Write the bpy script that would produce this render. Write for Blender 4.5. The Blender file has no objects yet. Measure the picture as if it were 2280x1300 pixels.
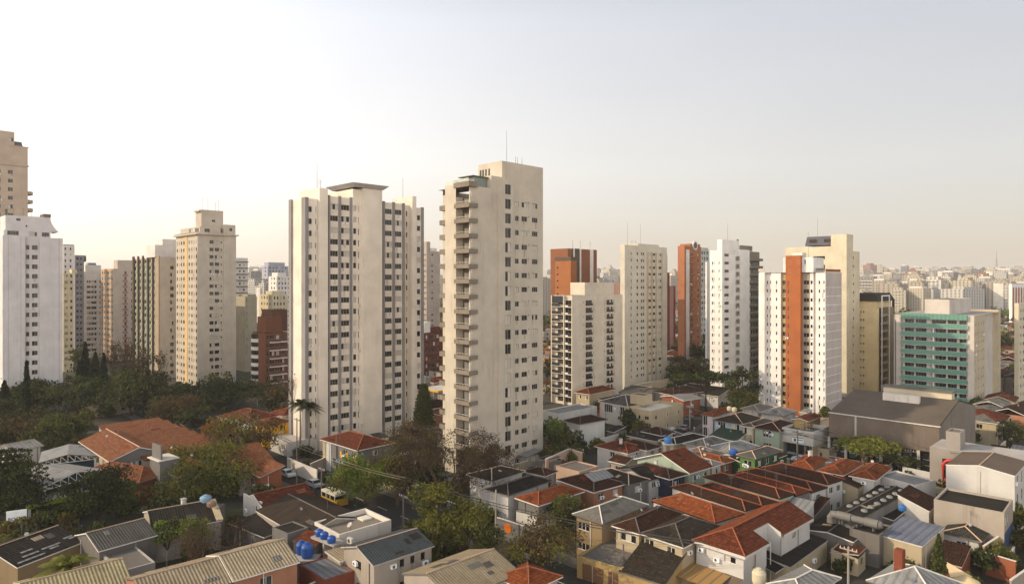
import bpy, math, random
import numpy as np
from mathutils import Vector, Matrix
random.seed(7); RNG = np.random.default_rng(7)
sc = bpy.context.scene
col = sc.collection
R = math.radians
# ---------------- camera, sky, sun, exposure ----------------
F, H, YH = 1500.0, 40.0, 628.0          # focal length (photo px), eye height (m), horizon row
cam_d = bpy.data.cameras.new('camera'); cam = bpy.data.objects.new('camera', cam_d); col.objects.link(cam)
cam.location = (0, 0, H); cam.rotation_euler = (R(90), 0, 0)
cam_d.sensor_width = 36; cam_d.lens = 36 * F / 2280
cam_d.shift_y = (YH - 650) / 2280.0
cam_d.clip_start = 1; cam_d.clip_end = 30000
sc.camera = cam
SUN_EL, SUN_AZ = 29.0, 180.0          # elevation; azimuth as the angle of the direction TO the sun from +X
SUN_AZ = 181.5
world = bpy.data.worlds.new('World'); sc.world = world; world.use_nodes = True
wn = world.node_tree; wn.nodes.clear()
wo = wn.nodes.new('ShaderNodeOutputWorld'); wb = wn.nodes.new('ShaderNodeBackground')
sky = wn.nodes.new('ShaderNodeTexSky'); sky.sky_type = 'NISHITA'; sky.sun_disc = False
sky.sun_elevation = R(SUN_EL); sky.sun_rotation = R(90 - SUN_AZ)
sky.air_density = 1.0; sky.dust_density = 3.5; sky.ozone_density = 1.0; sky.altitude = 700
tint = wn.nodes.new('ShaderNodeMix'); tint.data_type = 'RGBA'; tint.blend_type = 'MULTIPLY'
tint.inputs[0].default_value = 1.0; tint.inputs[7].default_value = (1.0, 0.90, 0.80, 1)
wn.links.new(sky.outputs[0], tint.inputs[6]); wn.links.new(tint.outputs[2], wb.inputs[0])
wb.inputs[1].default_value = 0.035
# thin bright haze layer of the sky: by elevation, brighter towards the sun's side
wt = wn.nodes.new('ShaderNodeTexCoord'); ws = wn.nodes.new('ShaderNodeSeparateXYZ'); wn.links.new(wt.outputs['Generated'], ws.inputs[0])
wr = wn.nodes.new('ShaderNodeValToRGB'); wn.links.new(ws.outputs[2], wr.inputs[0]); el = wr.color_ramp.elements
el[0].position = 0.0; el[0].color = (.262, .222, .188, 1); el[1].position = 1.0; el[1].color = (.07, .078, .088, 1)
for p_, c_ in ((.06, (.275, .240, .206, 1)), (.16, (.32, .298, .272, 1)), (.36, (.285, .283, .292, 1)), (.55, (.12, .125, .135, 1))): q_ = el.new(p_); q_.color = c_
def wmath(op, a, b, c=None):
    n = wn.nodes.new('ShaderNodeMath'); n.operation = op
    for i, v in enumerate((a, b) if c is None else (a, b, c)):
        if hasattr(v, 'links'): wn.links.new(v, n.inputs[i])
        else: n.inputs[i].default_value = v
    return n.outputs[0]
lf = wmath('MULTIPLY_ADD', ws.outputs[0], -.5, .5); wns = wn.nodes.new('ShaderNodeTexNoise'); wns.inputs['Scale'].default_value = 2.2; wns.inputs['Detail'].default_value = 5; wmp = wn.nodes.new('ShaderNodeMapping'); wmp.inputs['Scale'].default_value = (1, 1, 3.5); wn.links.new(wt.outputs['Generated'], wmp.inputs[0]); wn.links.new(wmp.outputs[0], wns.inputs[0])
lf = wmath('POWER', lf, 2.2); lf = wmath('MULTIPLY_ADD', lf, 2.0, .99)
bk = wmath('MAXIMUM', wmath('MULTIPLY', ws.outputs[1], -1.0), 0.0); lf = wmath('ADD', lf, wmath('MULTIPLY', bk, 3.9))  # sky behind the camera brightened to fill the shaded faces
lf = wmath('MULTIPLY', lf, wmath('MULTIPLY_ADD', wns.outputs[0], .16, .92))
wb2 = wn.nodes.new('ShaderNodeBackground'); wn.links.new(wr.outputs[0], wb2.inputs[0]); wn.links.new(lf, wb2.inputs[1])
wa = wn.nodes.new('ShaderNodeAddShader'); wn.links.new(wb.outputs[0], wa.inputs[0]); wn.links.new(wb2.outputs[0], wa.inputs[1])
wn.links.new(wa.outputs[0], wo.inputs[0])
sun_d = bpy.data.lights.new('sun', 'SUN'); sun_d.energy = 2.5; sun_d.angle = R(0.6); sun_d.color = (1.0, 0.83, 0.60)
sun = bpy.data.objects.new('sun', sun_d); col.objects.link(sun)
sd = Vector((math.cos(R(SUN_EL)) * math.cos(R(SUN_AZ)), math.cos(R(SUN_EL)) * math.sin(R(SUN_AZ)), math.sin(R(SUN_EL))))
sun.rotation_euler = sd.to_track_quat('Z', 'Y').to_euler(); sun.location = (-300, 0, 200)
sc.view_settings.view_transform = 'Standard'; sc.view_settings.look = 'None'
sc.view_settings.exposure = 0.8; sc.view_settings.gamma = 1.0
sc.render.engine = 'CYCLES'
sc.cycles.max_bounces = 6; sc.cycles.diffuse_bounces = 3; sc.cycles.glossy_bounces = 2
sc.cycles.transmission_bounces = 3; sc.cycles.volume_bounces = 0; sc.cycles.transparent_max_bounces = 4
sc.cycles.caustics_reflective = False; sc.cycles.caustics_refractive = False
sc.cycles.sample_clamp_indirect = 4.0

# ---------------- helpers ----------------
def srgb(c):
    if isinstance(c, str):
        c = [int(c[i:i + 2], 16) / 255 for i in (0, 2, 4)]
        return tuple(x / 12.92 if x <= .04045 else ((x + .055) / 1.055) ** 2.4 for x in c)
    return tuple(c)
def G(px, py, z=0.0):
    "point of the horizontal plane at height z seen at a photo pixel"
    Y = F * (H - z) / (py - YH)
    return Vector(((px - 1140) / F * Y, Y, z))
def at(px, Y, z=0.0): return Vector(((px - 1140) / F * Y, Y, z))
def zat(py, Y): return H - (py - YH) / F * Y

MATS = {}
def node(nt, t, **kw):
    n = nt.nodes.new(t)
    for k, v in kw.items():
        if isinstance(k, str) and k.startswith('i_'): n.inputs[k[2:]].default_value = v
        else: setattr(n, k, v)
    return n
def mixc(nt, fac, a, b, mode='MIX'):
    m = nt.nodes.new('ShaderNodeMix'); m.data_type = 'RGBA'; m.blend_type = mode
    for s, v in ((0, fac), (6, a), (7, b)):
        if hasattr(v, 'links'): nt.links.new(v, m.inputs[s])
        else: m.inputs[s].default_value = (v if s == 0 else tuple(v) + ((1,) if len(v) == 3 else ()))
    return m.outputs[2]
def math_(nt, op, a, b=0.0, clamp=False):
    m = nt.nodes.new('ShaderNodeMath'); m.operation = op; m.use_clamp = clamp
    for s, v in ((0, a), (1, b)):
        if hasattr(v, 'links'): nt.links.new(v, m.inputs[s])
        else: m.inputs[s].default_value = v
    return m.outputs[0]
def ramp(nt, fac, p0, p1):
    r = nt.nodes.new('ShaderNodeMapRange'); r.clamp = True
    nt.links.new(fac, r.inputs[0]); r.inputs[1].default_value = p0; r.inputs[2].default_value = p1
    return r.outputs[0]
def noise(nt, vec, scale, detail=3.0, rough=.55):
    n = nt.nodes.new('ShaderNodeTexNoise'); n.inputs['Scale'].default_value = scale
    n.inputs['Detail'].default_value = detail; n.inputs['Roughness'].default_value = rough
    nt.links.new(vec, n.inputs['Vector']); return n.outputs[0]
def scaled(nt, vec, s):
    m = nt.nodes.new('ShaderNodeMapping'); m.inputs['Scale'].default_value = s
    nt.links.new(vec, m.inputs['Vector']); return m.outputs[0]
def dim(c, k): return tuple(x * k for x in c)
def M(key, color='cccccc', rough=.85, kind='wall', dirt=.35, metal=0.0, c2=None, per=.3, alpha=1.0):
    if key in MATS: return MATS[key]
    m = bpy.data.materials.new(key); m.use_nodes = True; nt = m.node_tree
    bs = nt.nodes['Principled BSDF']; bs.inputs['Roughness'].default_value = rough
    bs.inputs['Metallic'].default_value = metal
    if kind in ('wall', 'tile', 'corr', 'ground', 'brick', 'far'): bs.inputs['Specular IOR Level'].default_value = .12 if kind != 'corr' or rough > .7 else .4
    c = srgb(color); kf = {'tile': .62, 'corr': .68, 'ground': .5, 'leaf': .85}.get(kind, 1.0); kf = .95 if (kind == 'wall' and 'house_wall' in key) else kf; c = dim(c, kf); tc = nt.nodes.new('ShaderNodeTexCoord'); ob = tc.outputs['Object']; uv = tc.outputs['UV']
    L = nt.links.new
    if kind == 'plain':
        bs.inputs['Base Color'].default_value = c + (1,)
    elif kind == 'wall':
        c = tuple(min(.78, x * (1.28 if 'house_wall' not in key else 1.0)) for x in c)
        a = noise(nt, ob, .22, 4); b = noise(nt, scaled(nt, ob, (1.3, 1.3, .06)), 1.0, 4, .65)
        g = noise(nt, ob, 2.5, 3)
        x = mixc(nt, ramp(nt, a, .35, .7), dim(c, 1.04), dim(c, .84))
        lm = ramp(nt, noise(nt, scaled(nt, ob, (.35, .35, .12)), 1.0, 2), .46, .66)
        x = mixc(nt, math_(nt, 'MULTIPLY', math_(nt, 'MULTIPLY', ramp(nt, b, .46, .74), lm), dirt), x, tuple(p * q for p, q in zip(dim(c, .5), (1, .93, .85))))
        x = mixc(nt, math_(nt, 'MULTIPLY', ramp(nt, g, .5, .8), dirt * .5), x, dim(c, .72))
        L(x, bs.inputs['Base Color'])
    elif kind == 'tile':
        br = nt.nodes.new('ShaderNodeTexBrick'); L(uv, br.inputs['Vector'])
        br.inputs['Scale'].default_value = 1.0; br.inputs['Brick Width'].default_value = .26; br.inputs['Row Height'].default_value = .42
        br.inputs['Mortar Size'].default_value = .035; br.offset = 0.0; br.inputs['Bias'].default_value = -.1
        d2 = dim(srgb(c2), .62) if c2 else dim(c, .55)
        br.inputs['Color1'].default_value = c + (1,); br.inputs['Color2'].default_value = d2 + (1,)
        br.inputs['Mortar'].default_value = dim(d2, .55) + (1,)
        a = noise(nt, uv, .35, 5, .6); b = noise(nt, scaled(nt, uv, (.25, 2.4, 1)), 1.0, 4, .7)
        x = mixc(nt, ramp(nt, a, .38, .68), br.outputs[0], mixc(nt, .6, br.outputs[0], dim(c, .42)))
        x = mixc(nt, math_(nt, 'MULTIPLY', ramp(nt, b, .46, .66), .7), x, dim(d2, .42)); x = mixc(nt, math_(nt, 'MULTIPLY', ramp(nt, noise(nt, uv, 1.7, 3), .55, .72), .6), x, dim(c, 1.45))
        L(x, bs.inputs['Base Color'])
        w = nt.nodes.new('ShaderNodeTexWave'); w.bands_direction = 'X'; w.inputs['Scale'].default_value = 1 / .26 / 3.18 * 1.0
        L(uv, w.inputs['Vector'])
        w2 = nt.nodes.new('ShaderNodeTexWave'); w2.bands_direction = 'Y'; w2.wave_profile = 'SAW'; w2.inputs['Scale'].default_value = 1 / .84 / 3.18
        L(uv, w2.inputs['Vector'])
        hh = math_(nt, 'ADD', w.outputs['Fac'], math_(nt, 'MULTIPLY', w2.outputs['Fac'], .8))
        bu = nt.nodes.new('ShaderNodeBump'); bu.inputs['Strength'].default_value = .75; bu.inputs['Distance'].default_value = .06
        L(hh, bu.inputs['Height']); L(bu.outputs[0], bs.inputs['Normal'])
    elif kind == 'corr':
        w = nt.nodes.new('ShaderNodeTexWave'); w.bands_direction = 'X'; w.inputs['Scale'].default_value = 1 / per / 3.18
        L(uv, w.inputs['Vector'])
        a = noise(nt, uv, .3, 5, .65); b = noise(nt, scaled(nt, uv, (1.6, .12, 1)), 1.0, 4, .7)
        sh = nt.nodes.new('ShaderNodeTexBrick'); L(uv, sh.inputs['Vector']); sh.offset = .5
        sh.inputs['Brick Width'].default_value = 1.1; sh.inputs['Row Height'].default_value = 1.9; sh.inputs['Mortar Size'].default_value = .03
        sh.inputs['Color1'].default_value = (1, 1, 1, 1); sh.inputs['Color2'].default_value = (.78, .78, .78, 1); sh.inputs['Mortar'].default_value = (.45, .45, .45, 1)
        x = mixc(nt, ramp(nt, a, .36, .7), c, dim(c, .6))
        x = mixc(nt, math_(nt, 'MULTIPLY', ramp(nt, b, .45, .7), .55), x, dim(srgb(c2), .68) if c2 else dim(c, .38))
        x = mixc(nt, math_(nt, 'MULTIPLY', ramp(nt, w.outputs['Fac'], .45, .0), .55), x, dim(c, .35))
        x = mixc(nt, .8, x, sh.outputs[0], 'MULTIPLY')
        L(x, bs.inputs['Base Color'])
        bu = nt.nodes.new('ShaderNodeBump'); bu.inputs['Strength'].default_value = .8; bu.inputs['Distance'].default_value = .07
        L(w.outputs['Fac'], bu.inputs['Height']); L(bu.outputs[0], bs.inputs['Normal'])
    elif kind == 'brick':
        br = nt.nodes.new('ShaderNodeTexBrick'); L(scaled(nt, uv, (1, 1, 1)), br.inputs['Vector'])
        br.inputs['Scale'].default_value = 1.0; br.inputs['Brick Width'].default_value = .5; br.inputs['Row Height'].default_value = .22
        br.inputs['Mortar Size'].default_value = .02
        br.inputs['Color1'].default_value = c + (1,); br.inputs['Color2'].default_value = dim(c, .75) + (1,); br.inputs['Mortar'].default_value = dim(c, .8) + (1,)
        a = noise(nt, ob, .15, 5, .65)
        L(mixc(nt, ramp(nt, a, .4, .75), br.outputs[0], dim(c, .72)), bs.inputs['Base Color'])
    elif kind == 'ground':
        a = noise(nt, ob, .05, 6, .65); b = noise(nt, ob, .9, 5, .7); g = noise(nt, ob, .022, 4, .6)
        x = mixc(nt, ramp(nt, a, .35, .65), c, dim(srgb(c2), .5) if c2 else dim(c, .6))
        x = mixc(nt, math_(nt, 'MULTIPLY', ramp(nt, b, .45, .75), .5), x, dim(c, .55))
        x = mixc(nt, math_(nt, 'MULTIPLY', ramp(nt, g, .5, .62), .0 if dirt < .1 else dirt), x, (.045, .06, .025))
        L(x, bs.inputs['Base Color'])
    elif kind == 'leaf':
        a = noise(nt, ob, .55, 3); b = noise(nt, ob, 3.5, 2)
        d2 = dim(srgb(c2), .62) if c2 else dim(c, .5)
        x = mixc(nt, ramp(nt, a, .35, .65), c, d2)
        x = mixc(nt, ramp(nt, b, .35, .75), dim(c, 1.25), x)
        L(x, bs.inputs['Base Color'])
        tr = nt.nodes.new('ShaderNodeBsdfTranslucent'); L(x, tr.inputs[0])
        ms = nt.nodes.new('ShaderNodeMixShader'); ms.inputs[0].default_value = .3
        L(bs.outputs[0], ms.inputs[1]); L(tr.outputs[0], ms.inputs[2]); L(ms.outputs[0], nt.nodes['Material Output'].inputs[0])
        bs.inputs['Specular IOR Level'].default_value = .08
    elif kind == 'far':
        # repeating window openings on a far facade
        sp = nt.nodes.new('ShaderNodeSeparateXYZ'); L(ob, sp.inputs[0])
        t = math_(nt, 'ADD', sp.outputs[0], sp.outputs[1])
        fx = math_(nt, 'FRACT', math_(nt, 'DIVIDE', math_(nt, 'ADD', t, 1000.6), per * 11))
        fz = math_(nt, 'FRACT', math_(nt, 'DIVIDE', sp.outputs[2], 3.0))
        mx = math_(nt, 'MULTIPLY', math_(nt, 'GREATER_THAN', fx, .3), math_(nt, 'LESS_THAN', fx, .3 + dirt))
        mz = math_(nt, 'MULTIPLY', math_(nt, 'GREATER_THAN', fz, .32), math_(nt, 'LESS_THAN', fz, .78))
        geo = nt.nodes.new('ShaderNodeNewGeometry'); sn = nt.nodes.new('ShaderNodeSeparateXYZ'); L(geo.outputs['Normal'], sn.inputs[0])
        side = math_(nt, 'LESS_THAN', math_(nt, 'ABSOLUTE', sn.outputs[2]), .5)
        mk = math_(nt, 'MULTIPLY', math_(nt, 'MULTIPLY', mx, mz), side)
        oi = nt.nodes.new('ShaderNodeObjectInfo')
        wc = mixc(nt, oi.outputs['Random'], c, dim(c, .72))
        g = noise(nt, ob, .12, 3)
        wc = mixc(nt, ramp(nt, g, .35, .75), wc, dim(c, .8))
        L(mixc(nt, mk, wc, srgb(c2) if c2 else (.06, .055, .05)), bs.inputs['Base Color'])
    if kind in ('tile', 'corr') and bs.inputs['Base Color'].links:
        oi = nt.nodes.new('ShaderNodeObjectInfo'); src = bs.inputs['Base Color'].links[0].from_socket; L(mixc(nt, math_(nt, 'MULTIPLY', oi.outputs['Random'], .5), src, (.62, .60, .56), 'MULTIPLY'), bs.inputs['Base Color'])
    if alpha < 1: bs.inputs['Alpha'].default_value = alpha
    MATS[key] = m; return m

def tag(o, label, cat=None, group=None, kind=None):
    if label: o['label'] = label
    if cat: o['category'] = cat
    if group: o['group'] = group
    if kind: o['kind'] = kind
    return o
def empty(name, loc, rz, label, cat, group=None):
    o = bpy.data.objects.new(name, None); o.empty_display_size = .5; col.objects.link(o)
    o.location = loc; o.rotation_euler = (0, 0, rz); tag(o, label, cat, group); return o
def link(name, me, parent=None, loc=(0, 0, 0), rz=0.0):
    o = bpy.data.objects.new(name, me); col.objects.link(o); o.parent = parent
    o.location = loc; o.rotation_euler = (0, 0, rz); return o

class MB:
    def __init__(s): s.v = []; s.f = []; s.m = []; s.uv = []; s.mats = []
    def mi(s, mat):
        if mat not in s.mats: s.mats.append(mat)
        return s.mats.index(mat)
    def poly(s, pts, mat, uvs=None):
        n = len(s.v); s.v += [tuple(p) for p in pts]; s.f.append(tuple(range(n, n + len(pts)))); s.m.append(s.mi(mat))
        if uvs is None:
            p0, p1, p2 = Vector(pts[0]), Vector(pts[1]), Vector(pts[2])
            e = (p1 - p0); e = e.normalized() if e.length > 1e-6 else Vector((1, 0, 0))
            nn = e.cross(p2 - p0); nn = nn.normalized() if nn.length > 1e-9 else Vector((0, 0, 1)); w = nn.cross(e)
            uvs = [((Vector(p) - p0).dot(e), (Vector(p) - p0).dot(w)) for p in pts]
        s.uv += uvs
    def box(s, x0, x1, y0, y1, z0, z1, mat, top=None, bottom=True):
        if x1 < x0: x0, x1 = x1, x0
        if y1 < y0: y0, y1 = y1, y0
        if z1 < z0: z0, z1 = z1, z0
        a = [(x0, y0), (x1, y0), (x1, y1), (x0, y1)]
        for i in range(4):
            p, q = a[i], a[(i + 1) % 4]
            s.poly([(*p, z0), (*q, z0), (*q, z1), (*p, z1)], mat)
        s.poly([(*p, z1) for p in a], top or mat)
        if bottom: s.poly([(*p, z0) for p in reversed(a)], mat)
    def tube(s, pts, r, mat, n=6, cap=True):
        "tapered tube through pts; r a number or list"
        pts = [Vector(p) for p in pts]; rr = r if isinstance(r, (list, tuple)) else [r] * len(pts)
        base = len(s.v); k = s.mi(mat)
        for i, p in enumerate(pts):
            d = (pts[min(i + 1, len(pts) - 1)] - pts[max(i - 1, 0)])
            d = d.normalized() if d.length > 1e-9 else Vector((0, 0, 1))
            a = d.cross(Vector((0, 0, 1))); a = a.normalized() if a.length > 1e-3 else Vector((1, 0, 0)); b = d.cross(a)
            for j in range(n):
                t = 2 * math.pi * j / n; s.v.append(tuple(p + (a * math.cos(t) + b * math.sin(t)) * rr[i]))
        for i in range(len(pts) - 1):
            for j in range(n):
                q = base + i * n; s.f.append((q + j, q + (j + 1) % n, q + n + (j + 1) % n, q + n + j)); s.m.append(k); s.uv += [(0, 0), (1, 0), (1, 1), (0, 1)]
        if cap:
            q = base + (len(pts) - 1) * n
            s.f.append(tuple(range(q, q + n))); s.m.append(k); s.uv += [(0, 0)] * n
            s.f.append(tuple(range(base, base + n))); s.m.append(k); s.uv += [(0, 0)] * n
    def lathe(s, prof, mat, c=(0, 0), n=16):
        s.tube([(c[0], c[1], z) for _, z in prof], [r for r, _ in prof], mat, n)
    def mesh(s, name):
        me = bpy.data.meshes.new(name); me.from_pydata(s.v, [], s.f)
        for m in s.mats: me.materials.append(m)
        me.polygons.foreach_set('material_index', s.m)
        u = me.uv_layers.new(name='UVMap'); u.data.foreach_set('uv', [c for p in s.uv for c in p]); me.update(); return me
    def build(s, name, parent=None, loc=(0, 0, 0), rz=0.0): return link(name, s.mesh(name), parent, loc, rz)

def tube_fix(): pass
WHITE = M('white_paint', 'dcd8d0', .7); GLASS = M('dark_glass', '1f1e1e', .12, 'plain'); GLASS2 = M('grey_glass', '3f3c38', .2, 'plain')
CURT = M('curtain_glass', 'b0a697', .3, 'plain'); BLIND = M('pale_blind', 'b9b0a2', .6, 'plain'); ALU = M('aluminium', '8d8880', .45, 'plain')
DARKF = M('dark_frame', '4a443e', .5, 'plain'); FRW = M('white_frame', 'cfcac2', .6, 'plain'); STEEL = M('steel', '55534f', .5, 'plain')
CONC = M('concrete', '96908a', .9, dirt=.7); CONCD = M('dark_concrete', '5f5a54', .95, dirt=.7); CONCL = M('light_concrete', 'b8b1a6', .9, dirt=.55)
WOOD = M('wood', '6a4a30', .7); SHAD = M('deep_room', '1b1917', .9, 'plain')  # last one: near-black that paints the shade inside open rooms
STAIN = M('rain_stain', '4d463c', .95, 'plain', alpha=.22)
# ---------------- windows ----------------
WM = {}
WGL = [GLASS, GLASS, GLASS2, CURT, GLASS, BLIND, GLASS]
def window_mesh(w, h, var=0, fr=None):
    w = round(w, 1); h = round(h, 1); key = (w, h, var, fr.name if fr else '')
    if key in WM: return WM[key]
    b = MB(); fr = fr or ALU; t = .07 if w > .8 else .05
    for x0, x1, z0, z1 in ((-w / 2, w / 2, 0, t), (-w / 2, w / 2, h - t, h), (-w / 2, -w / 2 + t, t, h - t), (w / 2 - t, w / 2, t, h - t)):
        b.box(x0, x1, 0, .06, z0, z1, fr)
    n = max(1, min(4, int(round(w / .75))))
    rs = random.Random(var * 13 + int(w * 10))
    pw = (w - 2 * t) / n
    for i in range(n):
        x0 = -w / 2 + t + i * pw
        g = WGL[(var + (rs.randrange(3) if rs.random() < .5 else 0)) % len(WGL)]
        b.poly([(x0, .045, t), (x0 + pw, .045, t), (x0 + pw, .045, h - t), (x0, .045, h - t)], g)
        if i: b.box(x0 - .03, x0 + .03, 0.0, .05, t, h - t, fr)
    WM[key] = b.mesh('window'); return WM[key]
WSP = {}
def window_split(me):
    if me.name in WSP: return WSP[me.name]
    out = []
    for big in (False, True):
        b = MB()
        for p in me.polygons:
            mt = me.materials[p.material_index]
            if (mt in WGL) == big: b.poly([tuple(me.vertices[i].co) for i in p.vertices], mt, [(0, 0)] * len(p.vertices))
        out.append(b.mesh('pane' if big else 'window'))
    WSP[me.name] = out; return out
def facade(mb, side, const, lo, hi, z0, z1, mat, holes, out=-1, depth=.2):
    "wall sheet with real openings; side 'R': plane y=const, 'L': plane x=const; holes (t0,t1,za,zb)"
    P = (lambda t, z, d=0: (t, const - out * d, z)) if side == 'R' else (lambda t, z, d=0: (const - out * d, t, z))
    cuts = sorted({lo, hi} | {max(lo, min(hi, x)) for h in holes for x in h[:2]})
    for a, b in zip(cuts, cuts[1:]):
        if b - a < 1e-4: continue
        mid = (a + b) / 2
        hs = sorted((h[2], h[3]) for h in holes if h[0] < mid < h[1])
        z = z0
        for za, zb in hs:
            if za > z + 1e-4: mb.poly([P(a, z), P(b, z), P(b, za), P(a, za)], mat, [(a, z), (b, z), (b, za), (a, za)])
            z = max(z, zb)
        if z1 > z + 1e-4: mb.poly([P(a, z), P(b, z), P(b, z1), P(a, z1)], mat, [(a, z), (b, z), (b, z1), (a, z1)])
    for t0, t1, za, zb in holes:
        mb.poly([P(t0, za), P(t1, za), P(t1, za, depth), P(t0, za, depth)], mat)
        mb.poly([P(t0, zb), P(t1, zb), P(t1, zb, depth), P(t0, zb, depth)], mat)
        mb.poly([P(t0, za), P(t0, zb), P(t0, zb, depth), P(t0, za, depth)], mat)
        mb.poly([P(t1, za), P(t1, zb), P(t1, zb, depth), P(t1, za, depth)], mat)

ACM = []
def ac_mesh():
    if not ACM:
        m = MB(); m.box(-.4, .4, -.16, .16, 0, .5, WHITE); m.tube([(-.08, -.175, .25), (-.08, -.161, .25)], .19, DARKF, 12); ACM.append(m.mesh('air_conditioner'))
    return ACM[0]
class Bld:
    "a building in its own frame: x runs away to the right (street grid), y away to the left, origin at the near corner on the ground"
    def __init__(s, name, label, cat, px=None, Y=None, phi=45.0, P=None, group=None):
        s.P = Vector((P[0], P[1], 0)) if P is not None else at(px, Y); s.P.z = 0
        s.u = Vector((math.sin(R(phi)), math.cos(R(phi)))); s.v = Vector((-s.u.y, s.u.x))
        s.root = empty(name, s.P, R(90 - phi), label, cat, group); s.parts = {}; s.wins = []; s.z00 = 0
    def A(s, px, b=0.0):
        k = (px - 1140) / F; X, Y = s.P.x + b * s.v.x, s.P.y + b * s.v.y
        return (k * Y - X) / (s.u.x - k * s.u.y)
    def B(s, px, a=0.0):
        k = (px - 1140) / F; X, Y = s.P.x + a * s.u.x, s.P.y + a * s.u.y
        return (k * Y - X) / (s.v.x - k * s.v.y)
    def D(s, a=0, b=0): return s.P.y + a * s.u.y + b * s.v.y
    def Z(s, py, a=0, b=0): return H - (py - YH) / F * s.D(a, b)
    def mb(s, part):
        if part not in s.parts: s.parts[part] = MB()
        return s.parts[part]
    def face(s, side, const, lo, hi, z0, z1, mat, cols=(), rows=None, part='wall', fr=None, depth=.22):
        "cols: (t0,t1,sill,h) ; rows: (z of lowest floor line, n, floor height)"
        holes = []
        if lo > hi: lo, hi = hi, lo
        if rows:
            zf, n, fh = rows
            for c in cols:
                t0, t1, sill, h = c[:4]
                if t0 > t1: t0, t1 = t1, t0
                if t0 < lo + .05 or t1 > hi - .05: t0, t1 = max(t0, lo + .08), min(t1, hi - .08)
                if t1 - t0 < .2: continue
                for i in range(n):
                    za = zf + i * fh + sill
                    if za < z0 + .05 or za + h > z1 - .05: continue
                    if random.random() < .33:
                        e_ = .004; tA = t0 + random.random() * (t1 - t0) * .6; tB = tA + .12 + random.random() * .5; zB = max(z0 + .1, za - .05 - random.uniform(.5, 1.6)); q_ = [(tA, za - .02), (tB, za - .02), (tB - .05, zB), (tA + .05, zB)]
                        s.mb(part).poly([(u_, const - e_, w_) if side == 'R' else (const - e_, u_, w_) for u_, w_ in q_], STAIN)
                    holes.append((t0, t1, za, za + h)); s.wins.append((side, (t0 + t1) / 2, const, za, t1 - t0, h, fr, c[4] if len(c) > 4 else None))
        facade(s.mb(part), side, const, lo, hi, z0, z1, mat, holes, depth=depth)
    def block(s, a0, a1, b0, b1, z0, z1, mat, R_=None, L_=None, roof=None, par=.5, part='wall', fr=None):
        "box block; R_/L_ = (cols, rows) windows on the visible faces"
        cr, rr = R_ or ((), None); cl, rl = L_ or ((), None)
        s.face('R', b0, a0, a1, z0, z1, mat, cr, rr, part, fr); s.face('L', a0, b0, b1, z0, z1, mat, cl, rl, part, fr)
        m = s.mb(part)
        m.poly([(a1, b0, z0), (a1, b1, z0), (a1, b1, z1), (a1, b0, z1)], mat); m.poly([(a1, b1, z0), (a0, b1, z0), (a0, b1, z1), (a1, b1, z1)], mat)
        rf = roof or CONCD
        if par > 0:
            t = .25; zr = z1 - par
            m.poly([(a0, b0, z1), (a1, b0, z1), (a1 - t, b0 + t, z1), (a0 + t, b0 + t, z1)], mat); m.poly([(a1, b0, z1), (a1, b1, z1), (a1 - t, b1 - t, z1), (a1 - t, b0 + t, z1)], mat)
            m.poly([(a1, b1, z1), (a0, b1, z1), (a0 + t, b1 - t, z1), (a1 - t, b1 - t, z1)], mat); m.poly([(a0, b1, z1), (a0, b0, z1), (a0 + t, b0 + t, z1), (a0 + t, b1 - t, z1)], mat)
            q = [(a0 + t, b0 + t), (a1 - t, b0 + t), (a1 - t, b1 - t), (a0 + t, b1 - t)]
            for i in range(4):
                c, d = q[i], q[(i + 1) % 4]; m.poly([(*c, zr), (*d, zr), (*d, z1), (*c, z1)], mat)
            s.mb('roof').poly([(*c, zr) for c in q], rf)
        else: s.mb('roof').poly([(a0, b0, z1), (a1, b0, z1), (a1, b1, z1), (a0, b1, z1)], rf)
    def box(s, part, a0, a1, b0, b1, z0, z1, mat, top=None):
        m = MB(); m.box(a0, a1, b0, b1, z0, z1, mat, top); return m.build(part, s.root)
    def mast(s, a, b, z0, z1, r=.07, yagi=True):
        m = MB(); m.tube([(0, 0, 0), (0, 0, z1 - z0)], [r, r * .6], STEEL, 5)
        if yagi and z1 - z0 < 7:
            for k in (.7, .85, .97): m.box(-.6, .6, -.02, .02, (z1 - z0) * k, (z1 - z0) * k + .04, STEEL)
        m.build('antenna', s.root, (a, b, z0))
    def finish(s, lim=100):
        for k, m in s.parts.items():
            if m.f: m.build(k, s.root)
        def place(w, name='window'):
            side, t, c, z, ww, h, fr, var = w
            var = var if var is not None else random.randrange(7)
            me = window_mesh(ww, h, var, fr)
            if lim <= 40: me, pm = window_split(me)
            o = link(name, me, s.root, (t, c + .12, z) if side == 'R' else (c + .12, t, z), 0 if side == 'R' else -math.pi / 2)
            o.scale = (ww / round(ww, 1), 1, h / round(h, 1))
            if lim <= 40: link('pane', pm, o)
            return o
        def size(w):
            a, b = (w[1], w[2]) if w[0] == 'R' else (w[2], w[1]); return -w[4] * w[5] / s.D(a, b) ** 2
        ws = sorted(s.wins, key=size)
        for w in ws[:lim]:
            if w[5] < 1.5 and random.random() < .07:
                x_ = w[1] + random.choice((-.1, .3)); z_ = w[3] - .62; link('air_conditioner', ac_mesh(), s.root, (x_, w[2] - .17, z_) if w[0] == 'R' else (w[2] - .17, x_, z_), 0 if w[0] == 'R' else -math.pi / 2)
        for w in ws[:lim]: place(w)
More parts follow.
